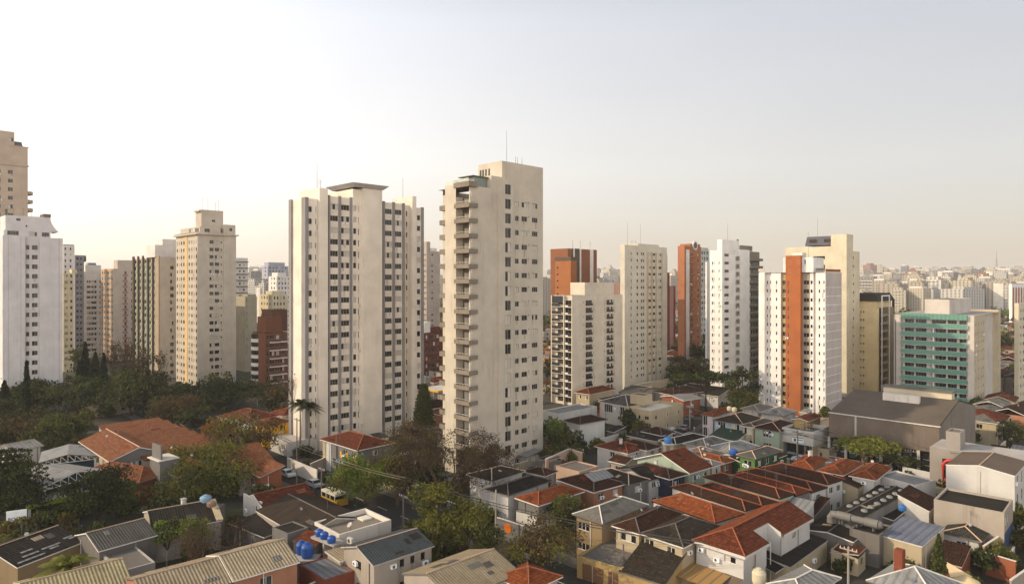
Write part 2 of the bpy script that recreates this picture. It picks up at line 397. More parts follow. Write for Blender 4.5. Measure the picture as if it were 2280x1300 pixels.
        if ws[lim:]:
            m = MB()
            for w in ws[lim:]:
                side, t, c, z, ww, h, fr, var = w
                me = window_mesh(ww, h, var if var is not None else random.randrange(7), fr)
                mt = Matrix.Translation((t, c + .12, z) if side == 'R' else (c + .12, t, z)) @ Matrix.Rotation(0 if side == 'R' else -math.pi / 2, 4, 'Z')
                n = len(m.v); m.v += [tuple(mt @ v.co) for v in me.vertices]
                for p in me.polygons:
                    m.f.append(tuple(n + i for i in p.vertices)); m.m.append(m.mi(me.materials[p.material_index])); m.uv += [(0, 0)] * len(p.vertices)
            tag(m.build('windows_far', s.root), None, kind='stuff').name = 'window'
        return s
# ---------------- apartment towers ----------------
def rowsz(b, py0, a, bb, n, fh, h, sill=.9):
    "rows whose topmost window centre is at photo row py0; counted downward n floors"
    zt = b.Z(py0, a, bb) - h / 2 - sill
    return (zt - (n - 1) * fh, n, fh)
def pc(b, side, const, lst):
    fn = (lambda p: b.A(p, const)) if side == 'R' else (lambda p: b.B(p, const))
    return [(fn(x[0]), fn(x[1])) + tuple(x[2:]) for x in lst]
RAIL = M('rail_white', 'a39a8a', .6); BSTAIN = M('stained_parapet', '6f665a', .9, dirt=.9)
def balcony(b, a0, a1, b0, b1, z, wall, rail=RAIL, hp=.75, railh=.35, glass=None, name='balcony'):
    m = MB(); m.box(a0, a1, b0, b1, z - .15, z, wall)
    t = .1
    for q in ((a0, a0 + t, b0, b1), (a0 + t, a1, b0, b0 + t), (a0 + t, a1, b1 - t, b1)):
        m.box(*q, z, z + hp, glass or wall)
        if railh: m.box(q[0], q[1], q[2], q[3], z + hp + railh - .07, z + hp + railh, rail)
    if railh:
        n = max(2, int(abs(b1 - b0) / .8))
        for i in range(n + 1):
            y = b0 + (b1 - b0 - .06) * i / n; m.box(a0, a0 + .06, y, y + .06, z + hp, z + hp + railh - .07, rail)
    return m.build(name, b.root)

# --- B: tall beige tower in the middle with the balcony stack
BG = M('beige_render', 'a49a8a', .85, dirt=.55)
t = Bld('apartment_tower', 'tall beige tower with a stack of stained balconies on its left edge', 'apartment tower', 1047, 138)
fh = 3.12; zt = t.Z(413); a_r = t.A(1209); a_m = t.A(1118); a_s = t.A(1094)
b_p0, b_p1, b_e = t.B(1017), t.B(993), t.B(985)
rw = rowsz(t, 455, t.A(1152), 0, 19, fh, 1.15)
colsR = pc(t, 'R', 0, [(1147, 1155.5, .9, 1.15), (1161.5, 1174, .9, 1.15), (1184.5, 1197, .9, 1.15)]) + [(t.A(1176.4), t.A(1178.2), 1.8, .45)]
zc = t.Z(391, a_s); zpent = t.Z(358, a_m)
t.face('R', 0, 0, a_s, 0, zt, BG); t.face('R', 0, a_s, t.A(1143), 0, zc, BG)
t.face('R', 0, t.A(1143), a_r, 0, zpent, BG, colsR, rw)
t.face('R', 0, a_m, t.A(1143), zc, zpent, BG)
zw = t.Z(432, t.A(1150)); s0 = t.A(1147)
t.wins.append(('R', t.A(1151), -.13, zw, 1.0, 1.1, None, 1))
# shallow stair bay
ba, bb_ = t.A(1110, -.45), t.A(1143, -.45)
t.face('R', -.45, ba, bb_, 0, t.Z(398, ba), BG, pc(t, 'R', -.45, [(1125, 1138, .45, 2.15)]), (rw[0] - .3, 20, fh))
m = t.mb('wall'); zb = t.Z(398, ba)
for aa in (ba, bb_): m.poly([(aa, -.45, 0), (aa, 0, 0), (aa, 0, zb), (aa, -.45, zb)], BG)
m.poly([(ba, -.45, zb), (bb_, -.45, zb), (bb_, 0, zb), (ba, 0, zb)], BG)
# body behind
t.face('L', 0, b_p0 * .0, .35, 0, zt, BG)
t.face('L', 1.7, .35, b_p0, 0, zt - 2, M('recess_tan', '5f554a', .9, dirt=.6), [(.6, 2.0, .1, 2.1, 0), (2.2, b_p0 - .25, .1, 2.1, 3)], (rw[0] - .2, 19, fh))  # darker tan paints the shade of the balcony recess
t.face('L', -.25, b_p0, b_p1, 0, zt + .6, BG); t.face('R', b_p0, -.25, 1.7, 0, zt - 2, BG); t.face('R', .35, 0, 1.7, 0, zt, BG)
m = t.mb('wall'); m.poly([(-.25, b_p1, 0), (2, b_p1, 0), (2, b_p1, zt + .6), (-.25, b_p1, zt + .6)], BG)
m.poly([(-.25, b_p0, zt + .6), (2, b_p0, zt + .6), (2, b_p1, zt + .6), (-.25, b_p1, zt + .6)], BG)
t.face('L', 1.4, b_p1, t.B(986, 1.4), 0, zt - 1, BG, [(b_p1 + .4, b_p1 + 2, .1, 2.1, 0)], (rw[0] - .2, 19, fh))
b_k = t.B(986, 1.4)
m.poly([(a_r, 0, 0), (a_r, b_k, 0), (a_r, b_k, zpent), (a_r, 0, zpent)], BG)
m.poly([(a_r, b_k, 0), (1.4, b_k, 0), (1.4, b_k, zt), (a_r, b_k, zt)], BG)
t.mb('roof').poly([(0, 0, zt), (a_s, 0, zt), (a_s, b_k, zt), (0, b_k, zt)], CONC)
bp = t.B(1065, a_m)
t.face('L', a_m, 0, bp, zc - 1, zpent, BG, [(t.B(1084, a_m), t.B(1080, a_m), .0, 1.5, 0), (t.B(1091, a_m), t.B(1087, a_m), .0, 1.5, 0), (t.B(1077.5, a_m), t.B(1073.5, a_m), .0, 1.5, 0), (t.B(1072, a_m), t.B(1068, a_m), .0, 1.5, 0)], (t.Z(390, a_m, 3), 1, 3))
m.poly([(a_m, bp, zc - 1), (a_r, bp, zc - 1), (a_r, bp, zpent), (a_m, bp, zpent)], BG)
t.mb('roof').poly([(a_m, 0, zpent), (a_r, 0, zpent), (a_r, bp, zpent), (a_m, bp, zpent)], CONC)
t.face('L', a_s, 0, bp * .8, zt, zc, BG); t.mb('roof').poly([(a_s, 0, zc), (a_m, 0, zc), (a_m, bp * .8, zc), (a_s, bp * .8, zc)], CONC)
t.box('roof_terrace', 2.2, a_s - .2, 1.2, b_p0 + .6, zt + .02, zt + 2.2, M('terrace_green_glass', '6f776c', .25, 'plain')); t.box('terrace_roof', 1.4, a_s + .2, .8, b_p0 + 1.2, zt + 2.22, zt + 2.4, CONCD)
t.box('terrace_screen', -.2, -.12, .3, b_p1, zt + .62, zt + 1.6, M('screen_glass', 'aab5ab', .2, 'plain'))
for i in range(19):
    z = rw[0] + i * fh - .1
    if z < 2 or z > zt - 2: continue
    balcony(t, -.8, 1.68, -.5, b_p0 - .02, z, BSTAIN, hp=.7, railh=.4)
    balcony(t, .05, 1.38, b_p1 + .02, t.B(986, 1.0), z, BSTAIN, hp=.9, railh=0)
    br = MB(); br.tube([(.05, -.03, z + 3.0), (.0, -.4, z + 2.6), (-.0, -.55, z + 1.9), (0, -.55, z + 1.2)], .08, RAIL, 5); br.build('balcony_bracket', t.root)
balcony(t, -.9, 1.6, -.6, b_p0, zt - .1, BSTAIN, hp=.9, railh=.5)
for a, z1 in ((t.A(1128, 4), 8), ): t.mast(a, 4, zpent, zpent + z1, .05)
for p in (1148, 1152, 1162): t.mast(t.A(p, 3), 3, zpent, zpent + 2.2, .06, False)
t.finish()

# --- A: broad white tower with grey ribs
AW = M('white_render', 'c0b5a5', .8, dirt=.22); RIB = M('grey_rib', '777370', .8, dirt=.25)
t = Bld('apartment_tower', 'broad white tower with tall grey ribs and a flared grey roof cap', 'apartment tower', 681, 158)
fh = 2.83; D0 = 13
def ca(p, b=0): return t.A(p, b)
n = 20; rA = rowsz(t, 460.5, ca(745), 0, n, fh, 1.35, .9)
rib = lambda p0, p1, b, z1: t.box('rib', ca(p0, b), ca(p1, b), b - .35, b + .3, 0, z1, RIB)
z1 = t.Z(441); bL = t.B(646)
t.face('L', 0, 0, bL, 0, z1, AW); t.face('R', 0, 0, ca(707), 0, z1, AW, pc(t, 'R', 0, [(683.5, 694.5, .8, 1.35), (702, 704.3, .8, 1.35)]), (rA[0] - 1.0, 20, fh))
t.box('rib', -.4, -.02, bL - 1.3, bL, 0, z1 + .2, RIB); t.box('rib', -.35, .5, -.35, 1.5, 0, z1 + .2, RIB)
t.mb('roof').poly([(0, 0, z1), (ca(707), 0, z1), (ca(707), bL, z1), (0, bL, z1)], CONC)
m = t.mb('wall'); m.poly([(0, bL, 0), (40, bL, 0), (40, bL, z1), (0, bL, z1)], AW)
zf = t.Z(419, ca(712, -.8)); a0, a1 = ca(711.5, -.8), ca(730, -.8)
t.block(a0, a1, -.8, 9, 0, zf, AW, par=.3)
z2 = t.Z(436, a1); a2 = ca(783)
t.block(a1, a2, 0, D0, 0, z2, AW, (pc(t, 'R', 0, [(734.5, 752.8, .9, 1.35), (759, 778, .9, 1.35)]), rA))
for p0, p1 in ((730.5, 734), (753.3, 758.2), (778.5, 783.3)): rib(p0, p1, 0, z2 + .2)
z3 = t.Z(421, a2); a3 = ca(806, -1.0)
t.block(a2, a3, -.6, 12, 0, z3, AW, (pc(t, 'R', -.6, [(785, 793.5, .9, 1.35), (797.5, 799.5, .6, 1.6)]), rA), fr=ALU)
a4 = ca(851, -1.6); t.block(a3, a4, -1.6, 12, 0, z3 + .3, AW, par=.1)
# flared cap
m = MB(); lo = [(a2 - .6, -2.2), (a4 + .6, -2.2), (a4 + .6, 8), (a2 - .6, 8)]
cap0 = ca(785, -2); q0 = [(a2 - .2, -1.8), (a4 + .2, -1.8), (a4 + .2, 9), (a2 - .2, 9)]; q1 = [(a2 - 1.4, -3.0), (a4 + 1.3, -3.0), (a4 + 1.3, 10.2), (a2 - 1.4, 10.2)]
zl, zh = z3 + .3, z3 + 1.25
for i in range(4):
    c, d, e, f = q0[i], q0[(i + 1) % 4], q1[(i + 1) % 4], q1[i]; m.poly([(*c, zl), (*d, zl), (*e, zh), (*f, zh)], M('cap_grey', 'a39f9a', .8))
m.poly([(*c, zh) for c in q1], CONCD); m.build('roof_cap', t.root)
z4 = t.Z(449, a4); a5 = ca(900)
t.block(a4, a5, 0, D0, 0, z4, AW, (pc(t, 'R', 0, [(856.5, 872.6, .9, 1.35), (879, 894, .9, 1.35)]), rA))
for p0, p1 in ((851.3, 855.7), (873.6, 878), (895.2, 899.8)): rib(p0, p1, 0, z4 + .2)
a6 = ca(911, 1.2); t.block(a5, a6, 1.2, D0, 0, z4, AW, (pc(t, 'R', 1.2, [(904, 907, .9, 1.35)]), rA), par=.2)
a7 = ca(927, -.3); z5 = t.Z(438, a7); t.block(a6, a7, -.3, 9, 0, z5, AW, par=.3)
a8 = ca(942); z6 = t.Z(464, a8); t.block(a7, a8, 0, D0, 0, z6, AW, (pc(t, 'R', 0, [(928.5, 936, .8, 1.35)]), (rA[0] - .9, 20, fh)))
rib(937.3, 942.2, 0, z6 + .2)
t.mast(ca(706, 5), 5, zf, zf + 7, .06); t.mast(ca(897, 6), 6, z4, z4 + 8, .06); t.mast(ca(713, 6), 6, zf, zf + 3)
t.finish()

# --- C: beige tower with crown-shaped penthouse
CB = M('warm_beige_render', 'a59a8a', .85, dirt=.35); CY = M('ochre_strip', 'b89a68', .85, dirt=.2)
t = Bld('apartment_tower', 'beige tower with a balustrade crown and a small flared penthouse covered in aerials', 'apartment tower', 440, 256)
bL = t.B(392); aR = t.A(525); zt = t.Z(522); fh = 2.83
rC = rowsz(t, 539, t.A(470), 0, 21, fh, 1.3)
t.block(0, aR, 0, bL, 0, zt, CB, (pc(t, 'R', 0, [(466.5, 475.5, .9, 1.3), (478.3, 488, .9, 1.3), (491.5, 494, 1.1, .8)]), rC),
        (pc(t, 'L', 0, [(436, 438.5, .9, 1.3), (431.5, 432.6, .9, 1.3), (426, 428.6, .9, 1.3), (420, 422.8, .9, 1.3), (408, 411, .9, 1.3), (402.6, 405, .9, 1.3), (398.6, 399.6, .9, 1.3), (393.8, 396, .9, 1.3)]), rC), par=.05, fr=DARKF)
t.box('ochre_strip', -.12, -.003, t.B(417.5), t.B(412), 0, zt, CY)
t.box('pilaster', t.A(497), aR, -.3, -.003, 0, zt, CB); t.box('cornice', -.9, aR + .9, -.9, bL + .9, zt + .01, zt + .5, CB)
for i in range(30): t.box('balustrade', -.75, -.6, i * bL / 30, i * bL / 30 + .35, zt + .5, zt + 1.0, CB)
for i in range(24): t.box('balustrade', i * aR * .75 / 24, i * aR * .75 / 24 + .35, -.75, -.6, zt + .5, zt + 1.0, CB)
t.block(1.2, t.A(494), 1.2, bL - 1.5, zt + .5, zt + 3.2, CB, ([(3, 5, .6, 1.4)], (zt + .5, 1, 3)), ([(2, 6, .5, 1.7), (8, 12, .5, 1.7)], (zt + .5, 1, 3)), par=.3)
a0, a1 = t.A(500), aR; t.block(a0, a1, 0.3, 6, zt + .5, t.Z(500, a0), CB, ([(a0 + 2, a0 + 3.2, .9, 1.2)], (zt + 1, 1, 3)), par=.3)
za = t.Z(466, 4); a1 = t.A(497, 3); t.block(2.5, a1, 3, 9, zt + 3.2, za, CB, ([(a1 - 4.4, a1 - 3, .3, .9)], (zt + 5, 1, 3)), par=.2)
t.box('flared_eave', 1.7, 2.49, 3.2, 8.8, za - .7, za - .1, CB)
for p in (450, 463, 480, 487): t.mast(t.A(p, 5), 5, za, za + random.uniform(3, 5.5), .06)
t.finish()

# --- D: white tower far left
DW = M('cool_white_render', 'b5b0ad', .85, dirt=.45)
t = Bld('apartment_tower', 'white left-edge tower with blank panels either side of a recessed window strip', 'apartment tower', 6, 200)
a1 = t.A(56); aR = t.A(140); fh = 2.93; zt = t.Z(531, aR); a2 = t.A(88)
rD = rowsz(t, 551, t.A(75), 0, 17, fh, 1.4)
t.block(0, a1, 0, 14, 0, zt + .3, DW, par=.4)
t.face('L', -.01, 0, 14, 0, zt, DW, [(1, 2, .9, 1.3), (4, 5, .9, 1.3)], rD)
t.block(a1, a2, .9, 14, 0, zt, DW, (pc(t, 'R', .9, [(57.5, 65.5, .9, 1.4, 4), (71, 84, .9, 1.4, 0)]), rD), par=.1)
t.block(a2, aR, 0, 14, 0, zt, DW, par=.4)
for a in (t.A(18), t.A(46)): t.box('panel_joint', a, a + .08, -.03, -.001, 0, zt, CONC)
for a in (t.A(131),): t.box('panel_joint', a, a + .12, -.05, -.001, 0, zt, CONC)
z2 = t.Z(513, 5); t.block(.4, aR - 3, 1.2, 12, zt, z2, DW, (pc(t, 'R', 1.2, [(16, 42, .5, 1.3, 0), (66, 83, .4, 1.3, 2), (93, 110, .4, 1.3, 2)]), (zt, 1, 3)), par=.2)
z3 = t.Z(481, 8); t.block(1, t.A(113, 2), 2.5, 12, z2, z3, DW, (pc(t, 'R', 2.5, [(57, 61, 1.2, .6), (36, 46, 3.0, .7)]), (z2, 1, 3)), par=.2)
m = MB(); a = t.A(113, 2)
for i in range(5):
    x0, x1 = a + (i / 5) ** 2 * 2.2, a + ((i + 1) / 5) ** 2 * 2.2; zz0, zz1 = z3 - i * .9, z3 - (i + 1) * .9
    m.poly([(x0, 2.5, zz0), (x1, 2.5, zz1), (x1, 12, zz1), (x0, 12, zz0)], DW); m.poly([(a, 2.5, zz0), (x0, 2.5, zz0), (x1, 2.5, zz1), (a, 2.5, zz1)], DW)
m.build('curved_flank', t.root)
t.box('roof_fin', a - 1.8, a + .1, 2.3, 8, z3 + .02, z3 + 1.0, CONCD); t.box('roof_fin', .9, 1.5, 2.3, 8, z3 + .02, z3 + 1.8, CONCD)
for p in (30, 52, 70): t.mast(t.A(p, 5), 5, z3, z3 + 2.6, .05)
t.finish()

# --- E: tall beige tower behind D
EB = M('tan_render', '9d8d7c', .85, dirt=.2)
t = Bld('apartment_tower', 'tall tan tower behind the white one at the left edge, dark mansard and curved balconies', 'apartment tower', -70, 232)
aR = t.A(62); fh = 3.06; zt = t.Z(330, aR); a3 = t.A(34)
rE = rowsz(t, 383.5, t.A(24), 0, 30, fh, 1.35)
t.block(0, aR, 0, 16, 0, zt, EB, (pc(t, 'R', 0, [(17.5, 29, .9, 1.35), (-4, 1.5, .9, 1.35), (-30, -20, .9, 1.35)]), rE), par=.3)
t.block(t.A(-50), a3, 1.5, 12, zt, t.Z(293, a3), EB, (pc(t, 'R', 1.5, [(20, 30, 0, 1.4, 4)]), (t.Z(315, a3), 1, 3)), par=.2)
m = MB(); z0, z1 = zt + .02, t.Z(312, a3); p = [(a3, 2), (t.A(52, 2), 2), (t.A(52, 2), 10), (a3, 10)]; q = [(a3, 3), (t.A(49, 2), 3), (t.A(49, 2), 9), (a3, 9)]
for i in range(4): m.poly([(*p[i], z0), (*p[(i + 1) % 4], z0), (*q[(i + 1) % 4], z1), (*q[i], z1)], CONCD)
m.poly([(*c, z1) for c in q], CONCD); m.build('mansard', t.root)
t.box('cornice', -.3, aR + .4, -.3, -.003, t.Z(372, aR), t.Z(369, aR), EB); t.box('cornice', t.A(20), aR + .4, -.2, -.003, zt, zt + .35, EB)
for i in range(28):
    z = rE[0] + i * fh + .4
    if z > t.Z(375, aR): continue
    m = MB(); pts = [(aR, 1), (aR + 1.6, 1.6), (aR + 2.2, 4), (aR + 1.6, 6.5), (aR, 7)]
    for u_, w_ in zip(pts, pts[1:]): m.poly([(*u_, z), (*w_, z), (*w_, z + 1.1), (*u_, z + 1.1)], EB)
    m.poly([(*c, z) for c in pts], EB); m.poly([(*c, z + .02) for c in reversed(pts)], EB); m.poly([(aR, 1, z - .5), (aR + 1.6, 1.6, z), (aR + 2.2, 4, z), (aR, 4, z - .5)], EB); m.build('balcony', t.root)
t.finish()

def simple(label, px, Y, pxl, pxr, top, mat, colsR=(), colsL=(), fh=2.85, h=1.25, row0=None, n=None, depth=None, pent=None, cat='apartment tower', phi=45, fr=None, par=.4, lim=60, name='apartment_tower', roof=None):
    t = Bld(name, label, cat, px, Y, phi)
    aR = t.A(pxr) if pxr else 12; bL = t.B(pxl) if pxl is not None and pxl < px - .5 else (depth or 12)
    zt = t.Z(top)
    zr = (t.Z(row0) - h / 2 - .9) if row0 else zt - 3.2
    n = n or int(zr / fh) + 1
    rows = (zr - (n - 1) * fh, n, fh)
    t.block(0, aR, 0, bL, 0, zt, mat, (pc(t, 'R', 0, [tuple(c) + (.9, h) if len(c) == 2 else c for c in colsR]), rows), (pc(t, 'L', 0, [tuple(c) + (.9, h) if len(c) == 2 else c for c in colsL]), rows), par=par, fr=fr, roof=roof)
    for p in pent or ():
        x0, x1, pt, b0, b1 = p[:5]; mm = p[5] if len(p) > 5 else mat
        t.block(t.A(x0, b0), t.A(x1, b0), b0, b1, zt, t.Z(pt, t.A(x0, b0), b0), mm, par=.2)
    t.zt, t.aR, t.bL, t.rows = zt, aR, bL, rows
    return t
W1 = M('white_render_b', 'bfb8af', .85, dirt=.25); GR = M('slate_render', '818084', .85); CR = M('cream_render', 'b5a88c', .85, dirt=.25)
simple('narrow white block with two window columns just right of the big white tower', 141, 330, None, 166, 546, W1, [(144, 147), (155.5, 159)], fh=2.9, lim=30, pent=[(142, 165, 544, 1, 8, GR)]).finish(30)
simple('slate grey block peeping out above the low cream block', 167, 345, None, 187, 568, GR, [(170, 175), (178, 183)], fh=3, depth=3, pent=[(186, 192, 582, .5, 2.5)]).finish(20)
simple('cream block behind the white one with small paired windows', 141, 300, None, 163, 608, CR, [(144, 146.5), (148, 150.5), (156.5, 161)], fh=2.85, row0=614, pent=[(160, 172, 600, 1, 7)]).finish(50)
t = simple('stepped white block with wide banded windows between the trees and the orange one', 172, 352, 161, 226, 605, W1, [(193, 202), (203.5, 215), (221.5, 223.5)], [(163.5, 165)], fh=2.78, row0=627, pent=[(190, 225, 590, 2, 8), (196, 214, 585, 3, 7, GR)])
for i in range(12): t.box('window_hood', t.A(192), t.A(216), -.25, -.003, t.rows[0] + i * 2.78 + 2.25, t.rows[0] + i * 2.78 + 2.45, CONC)
t.finish(60)
GO = M('peach_render', 'b08d6a', .85, dirt=.3); GP = M('pinkish_panel', '8f6c60', .85); GB = M('greige_render', 'a5988a', .85, dirt=.25)
t = simple('peach and beige block with a brick-pink balcony stripe', 252, 340, 225, 298, 598, GB, [(277, 282), (292, 295.5)], [(249, 251), (246, 248), (241, 244), (237, 240), (232, 234), (227.5, 229.5)], fh=2.9, h=1.4, row0=607, pent=[(262, 297, 579, 2, 9)])
t.box('peach_panel', -.08, -.003, 0.2, t.bL - .2, t.zt - 1.4, t.zt - .2, GO)
for i in range(t.rows[1]):
    z = t.rows[0] + i * 2.9
    t.box('balcony_panel', t.A(273), t.A(284), -.3, -.003, z - .25, z + .85, GP); t.box('peach_panel', -.08, -.003, .2, t.bL - .2, z - .1, z + .75, GO)
t.finish(80)
HG = M('green_spandrel', '75806a', .8, dirt=.3); HD = M('brown_rib', '4f443b', .85); HB = M('tan_flank', '8f7f6b', .85)
t = simple('block with dark brown ribs and green panels, beige flank', 356, 278, 298, 393, 572, CB, [(379, 387)], [(300, 304), (306, 308.5), (311, 314.5), (316, 319), (322, 326), (327, 330), (333, 336), (338, 341), (343, 346)], fh=2.9, h=1.5, row0=580,
           pent=[(345, 392, 545, 3, 14, W1), (362, 392, 532, 6, 12, W1)])
for i in range(t.rows[1]): t.box('green_panel', -.1, -.003, t.B(346), t.bL - .1, t.rows[0] + i * 2.9 - .45, t.rows[0] + i * 2.9 + .78, HG)
for p0, p1 in ((298, 301), (309, 311), (319.5, 321.6), (330.5, 332.4), (341.5, 343)): t.box('rib', -.7, -.11, t.B(p1), t.B(p0), 0, t.zt + 1, HD)
t.box('rib', -.5, -.003, 0, t.B(347.5), 0, t.zt + .5, HB)
t.finish(90)
t = simple('slim block with thick floor slabs squeezed behind the beige crown tower', 525, 320, None, 552, 574, W1, [(532, 536), (541, 545)], fh=2.95, h=.9, row0=590)
for i in range(t.rows[1] + 1): t.box('floor_slab', -.3, t.aR + .3, -.8, -.003, t.rows[0] + i * 2.95 - .1, t.rows[0] + i * 2.95 + .12, HD)
t.finish(40)
OL = M('olive_render', '968e7a', .85, dirt=.3)
simple('blank olive block between the slim slab block and the brick balconies', 546, 300, None, 572, 660, OL, [(549, 550.5)], fh=2.9, pent=[(551, 570, 655, 2, 7)]).finish(30)
BR = M('brown_brick', '704733', .85, 'brick'); BW = M('off_white_band', 'b2aaa0', .8)
t = simple('brown brick block with white curved bow balconies and planted terraces', 590, 243, 562, 640, 742, BR, [(594, 598), (601, 611), (615, 622), (625, 633)], [], fh=2.95, h=1.5, row0=752,
           pent=[(592, 628, 706, 2, 9), (604, 640, 690, 6, 14, M('dark_brown_render', '54382c', .85))])
for i in range(t.rows[1]):
    z = t.rows[0] + i * 2.95
    m = MB(); pts = [(t.A(568) * 0, t.B(575)), (-.9, t.B(573)), (-1.2, t.B(568.5)), (-.9, t.B(564)), (0, t.B(562.4))]
    for u_, w_ in zip(pts, pts[1:]):
        m.poly([(*u_, z - .35), (*w_, z - .35), (*w_, z + .95), (*u_, z + .95)], BW); m.poly([(*u_, z + .95), (*w_, z + .95), (*w_, z + 2.6), (*u_, z + 2.6)], GLASS)
    m.poly([(*c, z - .35) for c in pts], BW); m.build('bow_window', t.root)
    balcony(t, t.A(600), t.A(637), -1.3, -.01, z, BW, hp=.85, railh=.2, name='balcony') if False else t.box('balcony', t.A(600), t.A(637), -1.3, -.01, z - .3, z + .1, BW)
    t.box('balcony_front', t.A(600), t.A(622), -1.3, -1.2, z + .1, z + .9, BR)
t.finish(70)
TZ = M('grey_beige_render', '93877b', .85, dirt=.3)
t = simple('grey-beige tower half hidden behind the broad white one', 950, 350, 940, 980, 559, TZ, [(960.5, 964.5)], [(943, 945.5), (947, 949)], fh=2.85, h=.9, pent=[(950, 958, 538, 1, 6), (953, 972, 552, 1, 8, W1)]).finish(60)
RB = M('dark_red_brick', '6b3b30', .85, 'brick')
t = simple('dark red brick block seen in the gap between the two big towers', 944, 268, None, 1000, 742, RB, [(948, 952), (955, 960), (964, 969), (972, 977)], fh=2.9, h=1.5, pent=[(945, 958, 717, 2, 7, W1), (958, 980, 728, 4, 9)])
for i in range(t.rows[1]): t.box('balcony', t.A(946), t.A(962), -.8, -.01, t.rows[0] + i * 2.9 - .1, t.rows[0] + i * 2.9 + .7, RB)
t.finish(50)
# --- N: red-brown pair
OR = M('orange_brick', 'a0663f', .85, 'brick'); OD = M('brown_brick_tower', '8b5b40', .85, 'brick')
t = simple('orange-brown brick tower with white vertical strips and a lower dark-capped wing', 1264, 292, None, 1329, 553, OD, [(1289.5, 1292), (1316.3, 1318.3)], fh=2.9, h=1.1, depth=10)
for p0, p1, mm, dd in ((1273.5, 1290, HD, .15), (1290, 1293.2, W1, .3), (1313.5, 1320.5, W1, .2), (1276, 1278.5, W1, .3)): t.box('facade_strip', t.A(p0), t.A(p1), -dd, -.003, 0, t.zt + .1, mm)
a = t.A(1264); zt2 = t.Z(573)
t.block(-1.5, 2.5, -3, t.B(1236, -1.5), 0, zt2, OR, None, ([(4, 4.9, .9, .8)], (zt2 - 22 * 2.9 - 2.8, 22, 2.9)), part='wall'); t.box('dark_cap', -1.7, 3, -3.2, t.B(1236, -1.5), zt2 - 1.4, zt2 + .1, HD)
for p in (1275, 1292, 1314): t.mast(t.A(p, 4), 4, t.zt, t.zt + 4)
t.finish(60)
# --- O: white block with black balconies
OW = M('pinkish_white_render', 'b3a896', .85, dirt=.2); BK = M('black_panel', '22232a', .35, 'plain')
t = Bld('apartment_tower', 'pale block with black and white banded balconies on its left face', 'apartment tower', 1278, 218)
fh = 2.43; bL = t.B(1231); aR = t.A(1386); zt = t.Z(658)
rO = rowsz(t, 674, 5, 0, 16, fh, 1.15, .7)
t.block(0, aR, 0, bL, 0, zt, OW, (pc(t, 'R', 0, [(1304, 1318.5, .3, 1.75, 0), (1299.3, 1301, 1.1, .6), (1321.5, 1323, 1.1, .6), (1350.5, 1364.5, .3, 1.75, 1), (1346, 1347.7, 1.1, .6), (1366.5, 1368, 1.1, .6)]), rO),
        ([(1, 7, .5, 1.6, 0), (8.5, bL - .8, .5, 1.6, 2)], rO), par=.3)
ap = t.A(1302, 1.5); z2 = t.Z(629, ap, 1.5); t.block(ap, t.A(1367, 1.5), 1.5, t.B(1270, ap), zt, z2, OW, par=.2)
bm = t.B(1259)
t.box('dark_fascia', -.6, -.003, bm, bL, zt - 2.4, zt - .2, BK)
for i in range(16):
    z = rO[0] + i * fh
    if z < 2: continue
    m = MB(); m.box(-.9, -.01, bm + .15, bL, z - .1, z + .05, OW); m.box(-.9, -.8, bm + 1.2 + (i % 2) * .6, bL, z + .05, z + 1.0, BK); m.build('balcony', t.root)
    m = MB(); m.box(-.7, -.01, .2, bm - .3, z - .15, z + .1, OW); m.box(-.7, -.6, .2, bm * .55, z + .1, z + .85, BK); m.box(-.7, -.6, bm * .55, bm - .3, z + .1, z + .5, W1); m.build('balcony', t.root)
    t.box('balcony_rail', t.A(1304), t.A(1318), -.35, -.3, z + .35, z + 1.1, BK); t.box('balcony_rail', t.A(1350.5), t.A(1364), -.35, -.3, z + .35, z + 1.1, BK)
for y in (0, bm - .1, bL - .3): t.box('wall_pier', -.95, -.003, y, y + .3, 0, zt, OW)
for a in (t.A(1320), t.A(1345), t.A(1365.5), t.A(1303)): t.box('wall_rib', a, a + .12, -.12, -.003, 0, zt, OW)
t.finish()
# --- P: beige tower with tan ribs
PB = M('pale_stone_render', 'aaa292', .85, dirt=.2); PT = M('tan_rib', '9c8b70', .85)
t = simple('tall pale tower with tan vertical bands right of the black-balcony block', 1391, 250, 1381, 1485, 545, PB, [(1404.5, 1406.5), (1417.5, 1421), (1427, 1430.3), (1431.8, 1434.5), (1443.5, 1449.5), (1453.5, 1459), (1461.3, 1462.8), (1466.5, 1472.5)], fh=2.57, h=1.05, row0=563.5, n=19, par=.3)
z = t.Z(560, t.A(1450)); t.mb('roof')
for p0, p1 in ((1440, 1443), (1449.8, 1453), (1459.5, 1461), (1472.8, 1474)): t.box('tan_band', t.A(p0), t.A(p1), -.2, -.003, 0, t.zt - 2.2, PT)
t.box('dark_flank', t.aR + .02, t.aR + .3, 0, 3, 0, t.zt - 3, GR); t.box('roof_canopy', t.A(1416, 2), t.A(1462, 2), 1, 9, t.zt + .02, t.zt + .9, PB)
for p in (1397, 1426, 1407, 1415): t.mast(t.A(p, 3), 3, t.zt, t.zt + (9 if p in (1397, 1426) else 2), .05)
t.finish()
RD = M('crimson_render', '6e3532', .85); PK = M('dusty_pink', '97786c', .85)
t = simple('narrow crimson tower squeezed between the pale one and the orange one', 1486, 330, None, 1504, 637, RD, [(1493.5, 1496.5)], fh=2.9, h=1.2, pent=[(1486, 1491, 607, 1, 9)])
t.box('pink_strip', t.A(1491), t.A(1499), -.12, -.003, 0, t.zt - .2, PK); t.finish(30)
t = simple('orange tower with a white window column and a round emblem on the roof edge', 1524, 308, 1509, 1561, 547, M('terracotta_render', '8d5c40', .85, dirt=.15), [(1528.5, 1533), (1537, 1542.5), (1552.5, 1556)], fh=2.75, h=1.1, row0=566)
t.box('white_strip', t.A(1527.5), t.A(1534.5), -.12, -.003, 3, t.Z(556, 3), W1)
